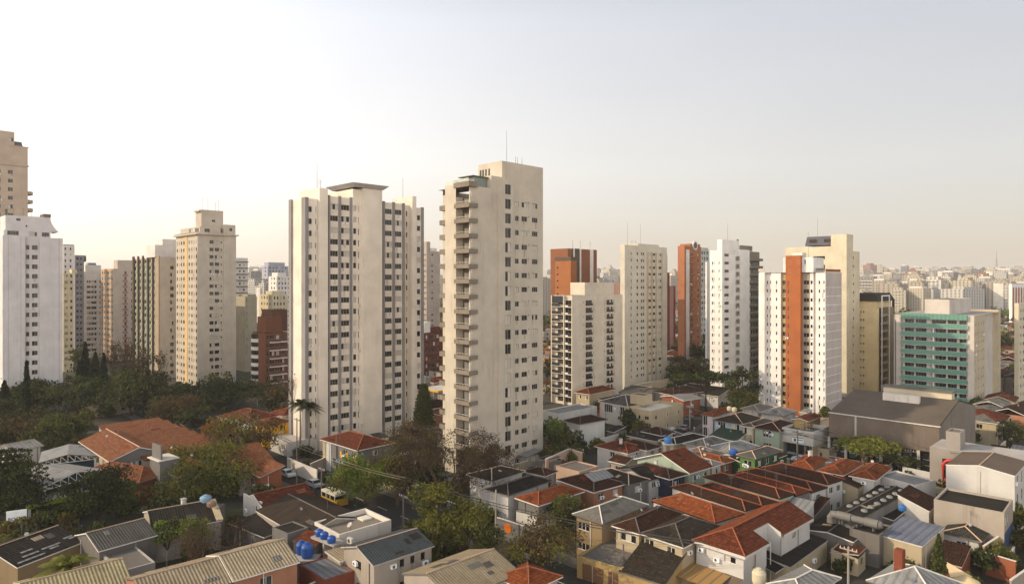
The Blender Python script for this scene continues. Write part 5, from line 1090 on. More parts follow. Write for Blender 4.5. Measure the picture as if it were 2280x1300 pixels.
for lbl, n, l, r in (('farther of two white truss-fronted canopies on the left', (86, 1030), 10, (188, 1018)), ('nearer of two white truss-fronted canopies on the left', (98, 1084), 11, (216, 1052))):
    N = G(*n, 5.2); Rr = G(*r, 5.2); d_ = Rr - N; ph = 90 - math.degrees(math.atan2(d_.y, d_.x)); t = Bld('canopy', lbl, 'canopy', P=N, phi=ph); la = d_.length + 2; lb = l
    roof_on(t, la, lb, 5.2, 'gable_v', 12, METW, None)
    hh = la / 2 * math.tan(R(12)); m = MB(); k = 8
    m.tube([(0, .1, 4.6), (la, .1, 4.6)], .07, FRW, 4)
    for i in range(k):
        x0_, x1_ = la * i / k, la * (i + 1) / k; zt_ = lambda x: 5.1 + (la / 2 - abs(x - la / 2)) * math.tan(R(12)); m.tube([(x0_, .1, zt_(x0_)), (x1_, .1, 4.6)], .06, FRW, 4); m.tube([(x1_, .1, 4.6), (x1_, .1, zt_(x1_))], .05, FRW, 4)
    m.build('truss', t.root)
    for x in (.2, la - .2): m = MB(); m.box(x - .15, x + .15, .1, .4, 0, 4.6, FRW); m.build('post', t.root)
    t.face('R', 2.5, .3, la - .3, 0, 4.4, M('teal_glazing', '27424c', .25, 'plain')); t.face('L', .3, .5, lb, 0, 5, WW); t.finish()
p = G(60, 1170, 0); t = Bld('shop', 'low shop with a long lime green fascia and white posts behind the hedge', 'shop', P=G(58, 1128, 3.2), phi=38)
m = MB(); m.box(0, 17, -.15, 0, 2.7, 3.4, M('lime_fascia', '6a7420', .7)); m.build('fascia', t.root); m = MB(); m.box(0, 17, 0, 5, 3.0, 3.15, CONC); m.build('roof', t.root)
for x in (.3, 5.5, 11, 16.6): m = MB(); m.box(x, x + .4, .05, .4, 0, 2.95, WW); m.build('post', t.root)
t.face('R', 3, 0, 17, 0, 3, GLASS2); t.finish()
# sign on a post
e = empty('pole_sign', G(14, 1205, 0) , R(28), 'white signboard with blue lettering on a white post at the left edge', 'sign')
m = MB(); m.box(0, 2.6, -.12, .12, 2.9, 4.6, M('sign_white')); m.build('board', e)
for x in (.1, 1.6): m = MB(); m.tube([(x, 0, 0), (x, 0, 2.9)], .1, WW, 8); m.build('post', e)
def text(s, parent, loc, size, mat, rx=90, rz=0, name='lettering'):
    c = bpy.data.curves.new(name, 'FONT'); c.body = s; c.size = size; c.extrude = .012; c.offset = size * .012
    o = bpy.data.objects.new(name, c); me = bpy.data.meshes.new_from_object(o); bpy.data.objects.remove(o); me.materials.clear(); me.materials.append(mat); me.name = name
    q = bpy.data.objects.new(name, me); col.objects.link(q); q.parent = parent; q.location = loc; q.rotation_euler = (R(rx), 0, R(rz)); return q
text('BOCAR', e, (.2, -.135, 3.1), .72, M('sign_blue', '23284f', .6, 'plain'))
# left foreground roofs (street grid turned)
t = house('big charcoal corrugated roof patched with white sheets, beige wall, bottom left', (38, 1263), 3.8, 10.5, (190, 1204), 'gable_u', COR, WT, 17, [(11.5, 12.9, 1.2, 1.2)], 0, 1, ov=.25, cap=CAPM, fin=False)
m = MB(); tp = math.tan(R(17)); zf = lambda b: 3.8 + b * tp + .06
for a_, b_0, l_ in ((.5, .5, 3.6), (1.6, 1.3, 2.2), (2.0, 2.2, 1.6), (4.2, 1.4, 2.6), (5.0, .9, 1.2), (7.6, 1.9, 1.3), (8.1, 1.5, .9), (-1, 2.9, 2.0)):
    if a_ > 0: m.poly([(a_, b_0, zf(b_0)), (a_ + l_, b_0, zf(b_0)), (a_ + l_, b_0 + .3, zf(b_0 + .3)), (a_, b_0 + .3, zf(b_0 + .3))], METW)
tag(m.build('patch_sheets', t.root), None, kind='stuff'); t.finish()
house('grey corrugated roof with clear ribs beside the patched charcoal one', (219, 1227), 4.4, 9, (352, 1190), 'gable_u', CORG, CONCD, 17, 0, 0, 1, ov=.2, cap=CAPM)
t = house('charcoal roof with a broad pale ridge board behind the lime green shrub', (340, 1187), 4.4, 11, (496, 1157), 'gable_u', COR, WB, 17, 0, 0, 1, ov=.2, cap=CAPM, fin=False)
m = MB(); tp = math.tan(R(17)); x = t.la; m.poly([(x - .9, 0, 4.5), (x + .1, 0, 4.5), (x + .1, t.lb / 2, 4.5 + t.lb / 2 * tp), (x - .9, t.lb / 2, 4.5 + t.lb / 2 * tp)], M('cream_board', 'a89878', .8)); m.build('verge_board', t.root); t.finish()
t = house('salmon two-storey house with a beige corrugated roof at the bottom edge', (518, 1293), 6.2, 9.5, (668, 1250), 'gable_u', CORB, WP, 17, [(3.2, 4.7, -.1, 2.3), (9.0, 10.6, .1, 2.1)], 0, 2, ov=.25, cap=CAPM)
house('beige corrugated roof continuing left of the salmon house behind bare branches', (320, 1352), 6.0, 9.5, (516, 1296), 'gable_u', CORB, WP, 17, 2, 0, 2, ov=.25, cap=CAPM)
house('sunlit cream corrugated roof in the bottom left corner behind the palm', (60, 1372), 5.0, 11, (300, 1306), 'gable_u', M('cream_fibre_cement', 'e0d0a4', .9, 'corr', c2='b3a078', per=.38), WW, 17, 0, 0, 1, ov=.2, cap=CAPM)
house('flat bare concrete roof between the ribbed grey roof and the cream corner one', (268, 1272), 3.6, (222, 1226), (345, 1250), 'flat', CONCD, CONC, wR=0, wL=0, st=1, par=.1, cat='outbuilding', name='outbuilding')
t = house('small house with a red pantile roof and a white end wall, centre left', (585, 1131), 4.0, 7.5, (704, 1103), 'gable_u', TER, WW, 20, 0, 0, 1, ov=.05, cap=CAPO)
t = house('wide barn-like brown-black corrugated gable roof in the centre left', (672, 1196), 3.8, (578, 1134), (815, 1152), 'gable_v', M('brown_fibre_cement', '4a3f36', .95, 'corr', c2='6a563f', per=.36), WB, 15, 0, 1, 1, ov=.15, cap=CAPD)
t = house('low cream building with raised parapets, a dish and a black gutter', (755, 1190), 5.0, (697, 1162), (873, 1157), 'flat', M('taupe_felt', '6d645a', .95, dirt=.5), CONCL, wR=0, wL=0, st=1, par=.7, cat='building', name='parapet_building', fin=False)
t.box('roof_hatch', t.la * .72, t.la * .72 + 1.6, t.lb * .55, t.lb * .55 + 1.6, 4.31, 4.55, CONCL)
m = MB(); m.tube([(t.la * .35, t.lb * .3, 4.3), (t.la * .35, t.lb * .3, 4.9)], .04, STEEL, 5); m.tube([(t.la * .35, t.lb * .3, 5.0), (t.la * .35 - .15, t.lb * .3, 5.15)], [.12, .42], CONC, 12); m.build('satellite_dish', t.root); t.finish()
t = house('white-walled house with a blue-grey corrugated roof left of the olive tree', (831, 1259), 5.6, 8.0, (968, 1214), 'gable_u', CORU, WB, 17, [(4.0, 4.7, 1.3, 1.0), (5.6, 6.3, 1.3, 1.0), (7.2, 7.9, 1.3, 1.0), (9.4, 10.1, 1.3, 1.0)], 1, 2, ov=.3, cap=CAPM, fr=DARKF)
house('flat blue-grey sheet roof over a brick wall, bottom centre', (722, 1292), 3.4, (664, 1257), (792, 1270), 'flat', MET, WBR, wR=0, wL=0, st=1, par=.08, cat='outbuilding', name='outbuilding')
house('patched cream corrugated canopy beside the blue-grey roof', (756, 1250), 4.0, (722, 1231), (806, 1234), 'shed_v', CORB, WB, 4, 0, 0, 1, ov=.3, cap=None, cat='canopy', name='canopy')
house('little broken terracotta roof patch under the blue tanks', (702, 1216), 4.0, (662, 1206), (715, 1190), 'shed_v', TER3, CONCD, 10, 0, 0, 1, ov=.1, cap=None, cat='outbuilding', name='outbuilding')
house('front corrugated beige roof half in shade at the bottom centre', (1010, 1338), 4.6, 10, (1162, 1274), 'gable_u', CORB, WB, 17, 0, 0, 1, ov=.2, cap=CAPM)
house('red ribbed roof corner at the bottom edge near the brown tree', (1178, 1318), 4.4, (1120, 1296) if False else 6, 6, 'hip', TER3, WB, 22, 0, 0, 1, phi=45)
house('blue-grey wall box between the salmon house and the barn roof', (640, 1188), 4.6, 4, 3.4, 'flat', COR, WG, wR=0, wL=0, st=1, par=.1, phi=40, cat='outbuilding', name='outbuilding')
house('black flat shed roofs in the yard left of the grey wall box', (588, 1196), 2.6, 8, 6, 'shed_v', COR, CONCD, 5, 0, 0, 1, phi=30, cat='shed', name='shed')
# corner house by the white tower
t = house('grey corner house with a blue shop band, yellow shutters and a red hip roof', (795, 1003), 6.4, (712, 977), (879, 985), 'hip', TER, WG, 20, 1, [(1.5, 3, 1.0, 1.1), (4.5, 6, 1.0, 1.1), (13.5, 15.3, .6, 1.7)], 2, fin=False)
m = MB(); m.box(.3, .42, .6, 9.5, 2.3, 3.3, M('sign_blue_band', '1d2252', .6, 'plain')); m.build('shop_sign', t.root); m = MB(); m.box(.26, .3, 5.6, 7.2, 2.55, 3.05, M('sign_pale', '9ea6c8', .6, 'plain')); m.tube([(.28, 8.0, 2.8), (.24, 8.0, 2.8)], .38, M('sign_pale'), 12); m.build('sign_mark', t.root)
for y in (.9, 4.0, 6.3): m = MB(); m.box(.38, .48, y, y + .55, 3.9, 5.1, YEL); m.build('shutter', t.root)
t.box('wall_strip', .44, .49, 10.5, 12.3, 0, 6.2, WW); t.box('wall_strip', .44, .49, 12.6, t.lb - .6, 0, 6.2, WC); t.finish()
house('house with a red roof behind the yellow-walled one', (552, 939), 5.6, (496, 926), (613, 923), 'hip', TER, WW, 22, 1, 2)
t = house('house with a bright yellow wall and a red hip roof beside the tall palms', (588, 948), 5.6, (560, 941), (650, 938), 'hip', TER, YEL, 22, [(4.5, 4.9, .8, 1.3), (5.4, 5.8, .8, 1.3)], 1, wallR=YEL)
house('white garage room with dark windows below the yellow wall', (640, 985), 3.4, (600, 972), 7, 'flat', CONC, WW, wR=0, wL=2, st=1, par=.2, phi=45, cat='garage', name='garage')
house('red roof peeping out behind the yellow-walled house', (628, 926), 5.2, 7, 7, 'hip', TER, WW, 22, 0, 0, phi=45)
# red roofs seen in gaps
house('terracotta-roofed pavilion with a pale green curved awning between the two big towers', (985, 925), 4.5, 9, 8, 'hip', TER4, WP, 18, 1, 1, 1, phi=45)
t = Bld('petrol_canopy', 'flat white canopy with a yellow edge between the two big towers', 'canopy', P=G(975, 870, 5.5), phi=45); t.block(0, 12, 0, 9, 4.9, 5.5, YEL, roof=WW, par=0)
for x, y in ((1, 1), (11, 1), (1, 8), (11, 8)): m = MB(); m.box(x, x + .4, y, y + .4, 0, 4.9, WW); m.build('post', t.root)
t.finish()
# generic low houses in the far gaps
gl = ['far low house with a red tiled roof between the distant trees', 'far low house with a brown tiled roof between the distant trees', 'far low house with a pale roof between the distant trees']
def farhouse(px, py, i):
    k = i % 3; P_ = G(px, py, 0); t = Bld('low_house', gl[k], 'house', P=P_, phi=45 + random.uniform(-8, 8), group='far low houses'); la, lb, z = random.uniform(8, 13), random.uniform(7, 11), random.choice((3.4, 5.6, 5.8))
    roof_on(t, la, lb, z, random.choice(('hip', 'hip', 'gable_u')), 20, (TER, TER2, CORL)[k], None); walls_on(t, la, lb, z, 'hip', 20, random.choice((WW, WC, WB, WP)), .3, 2, 1, 1 if z < 4 else 2); t.finish(8)
i = 0
for px0, px1, py0, py1, n_ in ((2228, 2300, 735, 900, 26), (1205, 1240, 700, 900, 10), (1484, 1575, 765, 860, 16), (2175, 2290, 925, 1000, 9), (1486, 1520, 700, 760, 6), (945, 990, 850, 960, 4), (150, 350, 880, 940, 4), (2240, 2300, 700, 735, 6), (1930, 2010, 690, 700, 3)):
    for _ in range(n_): farhouse(random.uniform(px0, px1), random.uniform(py0, py1), i); i += 1
# ---------------- trees ----------------
BARK = M('bark', '4a3c2e', .95, dirt=.5); BARKD = M('dark_bark', '2f2720', .95, dirt=.3); BARKP = M('pale_palm_bark', '6f675b', .9, dirt=.4)
LV = {'green': M('leaf_green', '555930', .8, 'leaf', c2='30361d'), 'dark': M('leaf_dark', '3a3f27', .8, 'leaf', c2='20241a'), 'olive': M('leaf_olive', '68652f', .8, 'leaf', c2='38421f'),
      'yellow': M('leaf_yellow_green', '727332', .8, 'leaf', c2='48522a'), 'lime': M('leaf_lime', '66752f', .8, 'leaf', c2='4a5f27'), 'brown': M('leaf_brown', '5b4b32', .85, 'leaf', c2='403824'),
      'orange': M('leaf_orange', '85592c', .8, 'leaf', c2='4b4a22'), 'cyp': M('leaf_cypress', '283321', .85, 'leaf', c2='182014'), 'twig': M('twig_grey_brown', '4d4033', .9, 'leaf', c2='352b22')}
def leaf_mesh(name, pts, size, mats, mix=None, rng=RNG, flat=.5, long=1.5):
    n = len(pts); th = rng.uniform(0, 2 * np.pi, n); nz = rng.uniform(-1, 1, n) * (1 - flat) + flat * rng.choice([-1, 1], n) * .8
    nz = np.clip(nz, -1, 1); rr = np.sqrt(1 - nz ** 2); nrm = np.stack([rr * np.cos(th), rr * np.sin(th), nz], 1)
    a = np.cross(nrm, rng.normal(size=(n, 3))); a /= np.linalg.norm(a, axis=1)[:, None] + 1e-9; b = np.cross(nrm, a)
    s = size * rng.uniform(.55, 1.3, n)[:, None]; a = a * s * long * .5; b = b * s * .5
    v = np.stack([pts - a, pts + b * .9, pts + a, pts - b * .9], 1).reshape(-1, 3)
    me = bpy.data.meshes.new(name); me.vertices.add(4 * n); me.vertices.foreach_set('co', v.ravel()); me.loops.add(4 * n); me.loops.foreach_set('vertex_index', np.arange(4 * n, dtype=np.int32))
    me.polygons.add(n); me.polygons.foreach_set('loop_start', np.arange(0, 4 * n, 4, dtype=np.int32)); me.polygons.foreach_set('loop_total', np.full(n, 4, dtype=np.int32))
    for m in mats: me.materials.append(m)
    if mix is not None: me.polygons.foreach_set('material_index', mix.astype(np.int32))
    me.update(calc_edges=True); return me
def lobes_pts(rng, lobes, dens, size):
    "points in a shell of each lobe (x,y,z,rx,ry,rz)"
    out = []
    for x, y, z, rx, ry, rz in lobes:
        ar = 4 * math.pi * ((rx * ry + rx * rz + ry * rz) / 3); n = max(8, int(dens * ar / size ** 2))
        d = rng.normal(size=(n, 3)); d /= np.linalg.norm(d, axis=1)[:, None]; r = rng.uniform(0, 1, n) ** .45
        keep = d[:, 2] > -0.75 + rng.uniform(0, .5, n); d, r = d[keep], r[keep]
        j = 1 + .18 * np.sin(d[:, 0] * 5 + x) * np.sin(d[:, 1] * 4 + y) + rng.normal(0, .06, len(r))
        out.append(np.array([x, y, z]) + d * (r * j)[:, None] * np.array([rx, ry, rz]))
    return np.concatenate(out)
def branches(m, rng, p, d, L, r, depth, mat, spread=.55, up=.12, leaves=None, nseg=3, kids=(2, 4), shrink=.72):
    pts = [Vector(p)]; dd = Vector(d).normalized(); rr = [r]
    for i in range(nseg):
        dd = (dd + Vector(rng.normal(0, .13, 3)) + Vector((0, 0, up * .4))).normalized(); pts.append(pts[-1] + dd * L / nseg); rr.append(r * (1 - .45 * (i + 1) / nseg))
    m.tube(pts, rr, mat, 5 if r > .08 else 3, cap=False)
    if depth <= 0:
        if leaves is not None: leaves.append(tuple(pts[-1]))
        return
    for k in range(rng.integers(kids[0], kids[1])):
        t_ = rng.uniform(.45, 1.0); b = pts[max(1, min(nseg, int(round(t_ * nseg))))]
        nd = (dd + Vector(rng.normal(0, spread, 3)) + Vector((0, 0, up))).normalized(); branches(m, rng, b, nd, L * shrink * rng.uniform(.8, 1.15), r * .55, depth - 1, mat, spread, up, leaves, nseg, kids, shrink)
def tree(label, px, py, top, half, leaf='green', kind='round', Y=None, base=None, group=None, name='tree', dens=1.0, cat='tree', crown_bot=.3, seed=None, leaf2=None, alt=None, size=None):
    "px,py: where the trunk meets the ground; top: photo row of the crown's top; half: half width of the crown in photo px"
    P_ = at(px, Y) if Y else G(px, py, 0); Y = P_.y; P_.z = 0
    hgt = zat(top, Y); r = half * Y / F; seed = seed or int(px * 7 + top); rng = np.random.default_rng(seed); s = size or max(.24, Y * .0029)
    e = empty(name, P_, 0, label, cat, group); tm = MB(); mats = [LV[leaf]] + ([LV[leaf2]] if leaf2 else []); bk = BARK if leaf not in ('dark', 'cyp') else BARKD
    cb = hgt * crown_bot
    if kind in ('round', 'umbrella', 'shrub'):
        n = {'round': 15, 'umbrella': 12, 'shrub': 6}[kind]; lobes = []
        fz = .34 if kind == 'umbrella' else .5; ch = (hgt - cb)
        for i in range(n):
            q = rng.normal(size=3); q /= np.linalg.norm(q); q *= rng.uniform(.35, .78); 
            if kind == 'umbrella': q[2] = abs(q[2]) * .4 - .3 * (q[0] ** 2 + q[1] ** 2)
            lr = r * rng.uniform(.28, .46); lobes.append((q[0] * r, q[1] * r, cb + ch / 2 + q[2] * ch * .62, lr, lr, min(ch * .5, lr * (.45 if kind == 'umbrella' else .85))))
        zmax = max(l[2] + l[5] for l in lobes); lobes = [(l[0], l[1], l[2] + (hgt - zmax) * max(0, (l[2] - cb) / max(.1, zmax - cb)), *l[3:]) for l in lobes]
        pts = lobes_pts(rng, lobes, 1.15 * dens, s)
        if kind != 'shrub':
            tm.tube([(0, 0, 0), (rng.normal(0, .1), rng.normal(0, .1), cb * .5), (0, 0, cb)], [.03 * hgt + .1, .022 * hgt + .06, .02 * hgt + .05], bk, 8)
            for l in lobes: tm.tube([(0, 0, cb * .8), (l[0] * .45, l[1] * .45, (cb + l[2]) / 2), l[:3]], [.014 * hgt + .04, .09, .03], bk, 5)
    elif kind == 'bare':
        lv = []; tm.tube([(0, 0, 0), (0, 0, cb)], [.028 * hgt + .08, .022 * hgt + .05], bk, 8)
        for k in range(6 if half > 60 else 5):
            a = k * 2 * math.pi / 6 + rng.uniform(-.3, .3); branches(tm, rng, (0, 0, cb * rng.uniform(.7, 1)), (math.cos(a) * .8 * r / hgt * 1.6, math.sin(a) * .8 * r / hgt * 1.6, 1), (hgt - cb) * .42, .014 * hgt + .03, 6 if half > 100 else (5 if half > 60 else 4), bk, .42, .10, lv)
        pts = np.array(lv); k = 3 if dens >= 1 else (1 if dens > .3 else 0)
        pts = np.concatenate([pts + rng.normal(0, .35, pts.shape) for _ in range(max(1, int(6 * dens)))]); s *= .55
    elif kind == 'cypress':
        n = int(3.6 * dens * hgt * r * 2 * math.pi / s ** 2); h = rng.uniform(0, 1, n) ** .8; prof = np.minimum(1, (1 - h) * 1.9) ** .8 * (0.75 + .25 * np.minimum(1, h * 6)); a = rng.uniform(0, 2 * np.pi, n)
        rad = r * prof * rng.uniform(.55, 1.08, n) * (1 + .14 * np.sin(h * 38 + a * 3)); pts = np.stack([rad * np.cos(a), rad * np.sin(a), .3 + h * (hgt - .3)], 1); tm.tube([(0, 0, 0), (0, 0, hgt * .7)], [.14, .04], bk, 6)
    elif kind == 'araucaria':
        tm.tube([(0, 0, 0), (0, 0, hgt)], [.3, .05], bk, 8); P2 = []
        for i in range(13):
            z = hgt * (.28 + .70 * i / 12); rr_ = r * (1 - .72 * (i / 12) ** 1.3)
            for k in range(9):
                a = k * 2 * math.pi / 9 + i * .5; tip = Vector((math.cos(a) * rr_, math.sin(a) * rr_, z + rr_ * .12)); tm.tube([(0, 0, z - .2), tuple(tip * .6 + Vector((0, 0, z * .4 - .35))), tip], [.06, .05, .03], bk, 4)
                t_ = rng.uniform(.25, 1, 90)[:, None]; P2.append(np.array([0, 0, z - .1]) * (1 - t_) + np.array(tip) * t_ + rng.normal(0, .17, (90, 3)))
        pts = np.concatenate(P2); s *= .62
    elif kind == 'layer':
        P2 = []; tm.tube([(0, 0, 0), (0, 0, hgt * .9)], [.35, .1], bk, 8)
        for i in range(9):
            z = cb + (hgt - cb) * i / 8.5; rr_ = r * (1 - .5 * (i / 8) ** 2) * rng.uniform(.8, 1.05); n = int(1.8 * dens * math.pi * rr_ ** 2 / s ** 2); a = rng.uniform(0, 2 * np.pi, n); q = rr_ * rng.uniform(0, 1, n) ** .5 * (1 + .25 * np.sin(a * 5 + i)); P2.append(np.stack([q * np.cos(a), q * np.sin(a), z - q * q / rr_ * .18 + rng.normal(0, .14, n)], 1))
            for k in range(5): a = k * 1.26 + i; tm.tube([(0, 0, z - .3), (math.cos(a) * rr_ * .8, math.sin(a) * rr_ * .8, z)], [.09, .03], bk, 4)
        pts = np.concatenate(P2)
    if kind not in ('cypress', 'araucaria'):
        c_ = np.percentile(pts[:, :2], 50, axis=0); hw = np.percentile(np.abs(pts[:, :2] - c_).max(axis=1), 97); kk = min(1.9, r / hw); pts[:, :2] *= kk; z9 = np.percentile(pts[:, 2], 99.5); zk = (hgt - cb * .6) / max(.5, z9 - cb * .6); pts[:, 2] = np.where(pts[:, 2] > cb * .6, cb * .6 + (pts[:, 2] - cb * .6) * zk, pts[:, 2])
        for i_, v_ in enumerate(tm.v):
            f_ = min(1, max(0, v_[2] - cb * .5) / max(.1, hgt - cb)); tm.v[i_] = (v_[0] * (1 + (kk - 1) * f_), v_[1] * (1 + (kk - 1) * f_), cb * .6 + (v_[2] - cb * .6) * zk if v_[2] > cb * .6 else v_[2])
    mix = None
    if leaf2: mix = (np.sin(pts[:, 0] * 1.1 + seed) + np.sin(pts[:, 1] * .9) + np.cos(pts[:, 2] * 1.3) + rng.normal(0, .7, len(pts)) > .6).astype(int)
    if len(pts) and not (kind == 'bare' and dens < .05): link('crown', leaf_mesh('crown', pts, s, mats, mix, rng, flat=.35), e)
    tm.build('trunk', e); return e
def palm(label, px, py, top, fr_px, Y=None, nf=15, leaf='dark', group=None, royal=False):
    P_ = G(px, py, 0) if not Y else at(px, Y); P_.z = 0; Y = P_.y; h = zat(top, Y); L_ = fr_px * Y / F; rng = np.random.default_rng(int(px)); e = empty('palm_tree', P_, 0, label, 'palm', group)
    m = MB(); th = h * (.86 if royal else .8); m.tube([(0, 0, 0), (.1, 0, th * .5), (0, .05, th)], [.28, .22, .16], BARKP, 8); m.build('trunk', e)
    for k in range(nf):
        a = k * 2.4 + rng.uniform(-.2, .2); el = rng.uniform(.1, 1.25) if k > 3 else 1.35; dx, dy = math.cos(a), math.sin(a); pts = []
        for i in range(8):
            t_ = i / 7; x = L_ * t_ * math.cos(el) + L_ * .28 * t_ * t_; z = L_ * t_ * math.sin(el) * (1 - .1 * t_) - L_ * .62 * t_ ** 2.2; pts.append(Vector((dx * x, dy * x, th + z)))
        f = MB(); f.tube(pts, [.05, .045, .04, .035, .03, .025, .02, .012], LV[leaf], 4)
        side = Vector((-dy, dx, 0))
        for i in range(1, 36):
            t_ = i / 36 * 7; j = min(6, int(t_)); p = pts[j].lerp(pts[j + 1], t_ - j); ll = L_ * .24 * math.sin(math.pi * min(1, .12 + i / 40)); dd_ = (pts[j + 1] - pts[j]).normalized()
            for sg in (-1, 1): q = p + side * sg * ll + dd_ * ll * .5 - Vector((0, 0, ll * .45)); w = dd_ * .06; f.poly([p - w, p + w, q + w * .3, q - w * .3], LV[leaf])
        f.build('frond', e)
tree('big round sunlit tree with yellowish green crown, left of the centre', 437, 1172, 1000, 108, 'olive', 'round', dens=1.2, leaf2='green', crown_bot=.08, Y=126)
tree('dark rounded tree between the canopies and the big round tree', 218, 1170, 1046, 74, 'dark', 'round', Y=112, crown_bot=.15, leaf2='green')
tree('wide dark layered tree cut by the left edge', 18, 1200, 1003, 82, 'dark', 'layer', Y=112, crown_bot=.22, leaf2='green')
tree('broad mixed green tree at the left edge above the canopies', 60, 1010, 918, 95, 'dark', 'round', Y=168, crown_bot=.1, leaf2='brown')
tree('sunlit-topped dense green tree right behind the farther canopy', 130, 1012, 925, 58, 'green', 'round', Y=160, crown_bot=.1, leaf2='dark')
tree('leafy tree turning orange at its top, beside the street left of centre', 545, 1052, 928, 78, 'brown', 'round', Y=148, crown_bot=.3, leaf2='olive', dens=.62)
tree('low orange and green crown in front of the yellow-walled house', 500, 1030, 930, 42, 'orange', 'round', Y=152, crown_bot=.45, leaf2='olive', dens=.7)
dk = [(290, 925, 822, 62), (340, 930, 835, 55), (215, 925, 842, 60), (160, 920, 838, 52), (420, 915, 850, 72), (505, 905, 843, 66), (395, 950, 880, 60), (460, 900, 860, 50), (30, 930, 860, 45), (100, 925, 846, 62), (330, 905, 810, 40), (250, 900, 830, 45), (560, 880, 845, 30), (435, 960, 905, 40), (12, 960, 890, 40), (175, 890, 765, 24)]
for i, (x, b, tp_, hf) in enumerate(dk):
    tree(('dark shaded tree in the wooded belt below the left towers', 'reddish brown-leaved tree in the wooded belt below the left towers')[i in (6, 7, 10)], x, b, tp_, hf, 'brown' if i in (6, 7, 10) else ('dark' if i % 3 else 'green'), 'round', Y=60000 / (b - 628), crown_bot=.2, leaf2='dark' if i % 3 == 0 or i in (6, 7, 10) else 'green', group='trees of the left wooded belt', dens=.8)
for x, tp_, hf, b in ((190, 762, 10, 900), (212, 785, 12, 905), (231, 786, 8, 905), (177, 805, 9, 905)): tree('slender dark cypress among the wooded belt, left', x, b, tp_, hf, 'cyp', 'cypress', group='cypresses on the left', name='cypress_tree')
tree('lone thin cypress in front of the white left tower', 59, 950, 803, 8, 'cyp', 'cypress', name='cypress_tree'); tree('stout dark cypress at the left edge', 10, 950, 848, 14, 'cyp', 'cypress', name='cypress_tree')
tree('brown nearly leafless tree in front of the peach block', 275, 900, 752, 55, 'brown', 'bare', Y=225, crown_bot=.2, dens=1.4); tree('second brown bare crown between the peach and ribbed blocks', 320, 905, 775, 38, 'brown', 'bare', Y=215, crown_bot=.2, dens=1.2)
tree('bare branching tree touching the left side of the big white tower', 655, 1010, 825, 42, 'twig', 'bare', Y=163, crown_bot=.45, dens=.12); tree('dense grey-green tree before the brick balconies', 600, 1000, 845, 40, 'dark', 'round', Y=190, crown_bot=.2, dens=.7, leaf2='brown')
tree('greyish bushy tree behind the beige crown tower base', 490, 885, 828, 30, 'olive', 'round', Y=238, crown_bot=.2, dens=.6, leaf2='dark')
palm('taller of two royal palms by the white tower', 668, 1018, 880, 30, royal=True); palm('thicker palm between its neighbour and the white tower', 688, 1015, 888, 30, royal=True, nf=17)
tree('huge bare spreading tree with fine brown twigs in the centre foreground', 985, 1155, 948, 150, 'twig', 'bare', Y=120, crown_bot=.16, dens=1.9, leaf2='brown')
tree('second bare tree tangled with the huge one, on its left', 915, 1120, 958, 90, 'twig', 'bare', Y=127, crown_bot=.2, dens=1.4, leaf2='olive'); tree('bare twiggy tree at the base of the beige tower', 1075, 1110, 990, 62, 'twig', 'bare', Y=126, crown_bot=.2, dens=1.8)
tree('bright lime green tree in front of the corner house with the blue band', 812, 1130, 1026, 88, 'lime', 'round', Y=122, crown_bot=.38, leaf2='olive', dens=.9)
tree('brown-green tree right of the bright lime one', 885, 1130, 1015, 62, 'brown', 'round', Y=121, crown_bot=.4, leaf2='olive', dens=.6)
for q in ((980, 1275, 1074, 66), (1034, 1285, 1110, 72)): tree(('tall olive-green tree in the centre foreground, left half of a pair', 'round olive-green tree in the centre foreground, right half of a pair')[q[0] > 1000], q[0], q[1], q[2], q[3], 'olive', 'round', Y=94, crown_bot=.05, leaf2='green', dens=1.2)
tree('lower bushy olive tree against the blue-grey roofed house', 945, 1285, 1165, 42, 'olive', 'round', Y=92, crown_bot=.05, leaf2='green', dens=1.0)
tree('brown-leaved tree over the street at the bottom centre', 1208, 1330, 1163, 88, 'brown', 'round', Y=90, crown_bot=.38, leaf2='olive', dens=.55)
tree('dense green tree in front of the vivid terracotta roof', 1258, 1185, 1096, 42, 'green', 'round', Y=105, crown_bot=.12, leaf2='olive', dens=1.1)
tree('bare grey-brown multi-stemmed tree over the salmon house roof', 440, 1345, 1158, 75, 'twig', 'bare', Y=86, crown_bot=.35, dens=.35)
tree('fresh lime green shrub-tree among the left foreground roofs', 372, 1260, 1160, 45, 'lime', 'round', Y=97, crown_bot=.25, leaf2='green', dens=.9); tree('second lime green crown beside the bare multi-stemmed tree', 432, 1255, 1150, 38, 'lime', 'round', Y=96, crown_bot=.3, leaf2='olive', dens=.8)
tree('reddish bare bush behind the salmon house roof', 520, 1240, 1150, 38, 'twig', 'bare', Y=99, crown_bot=.2, dens=.5)
palm('sunlit palm with yellow-green fronds in the bottom left corner', 150, 1400, 1236, 72, Y=80, leaf='yellow', nf=13)
tree('tall thin bright cypress at the bottom right', 2090, 1330, 1188, 15, 'green', 'cypress', Y=85, name='cypress_tree')
for x, b, t_, lb_ in ((1510, 1112, 1060, 'dark palm-like yucca before the blue wall'),): palm(lb_, x, b, t_, 20, nf=11)
for x, b, t_, h_ in ((1549, 1105, 1050, 8), (1580, 1100, 1046, 10)): tree('narrow columnar cypress in front of the pale green walls', x, b, t_, h_, 'cyp', 'cypress', name='cypress_tree', group='columnar cypresses of the middle row')
tree('dark round bush between the columnar cypresses', 1563, 1108, 1072, 14, 'dark', 'shrub', crown_bot=.0, cat='bush', name='bush')
tree('wide flat-crowned tree in front of the bright white tower', 1572, 926, 826, 58, 'dark', 'umbrella', crown_bot=.62, leaf2='green', dens=.75)
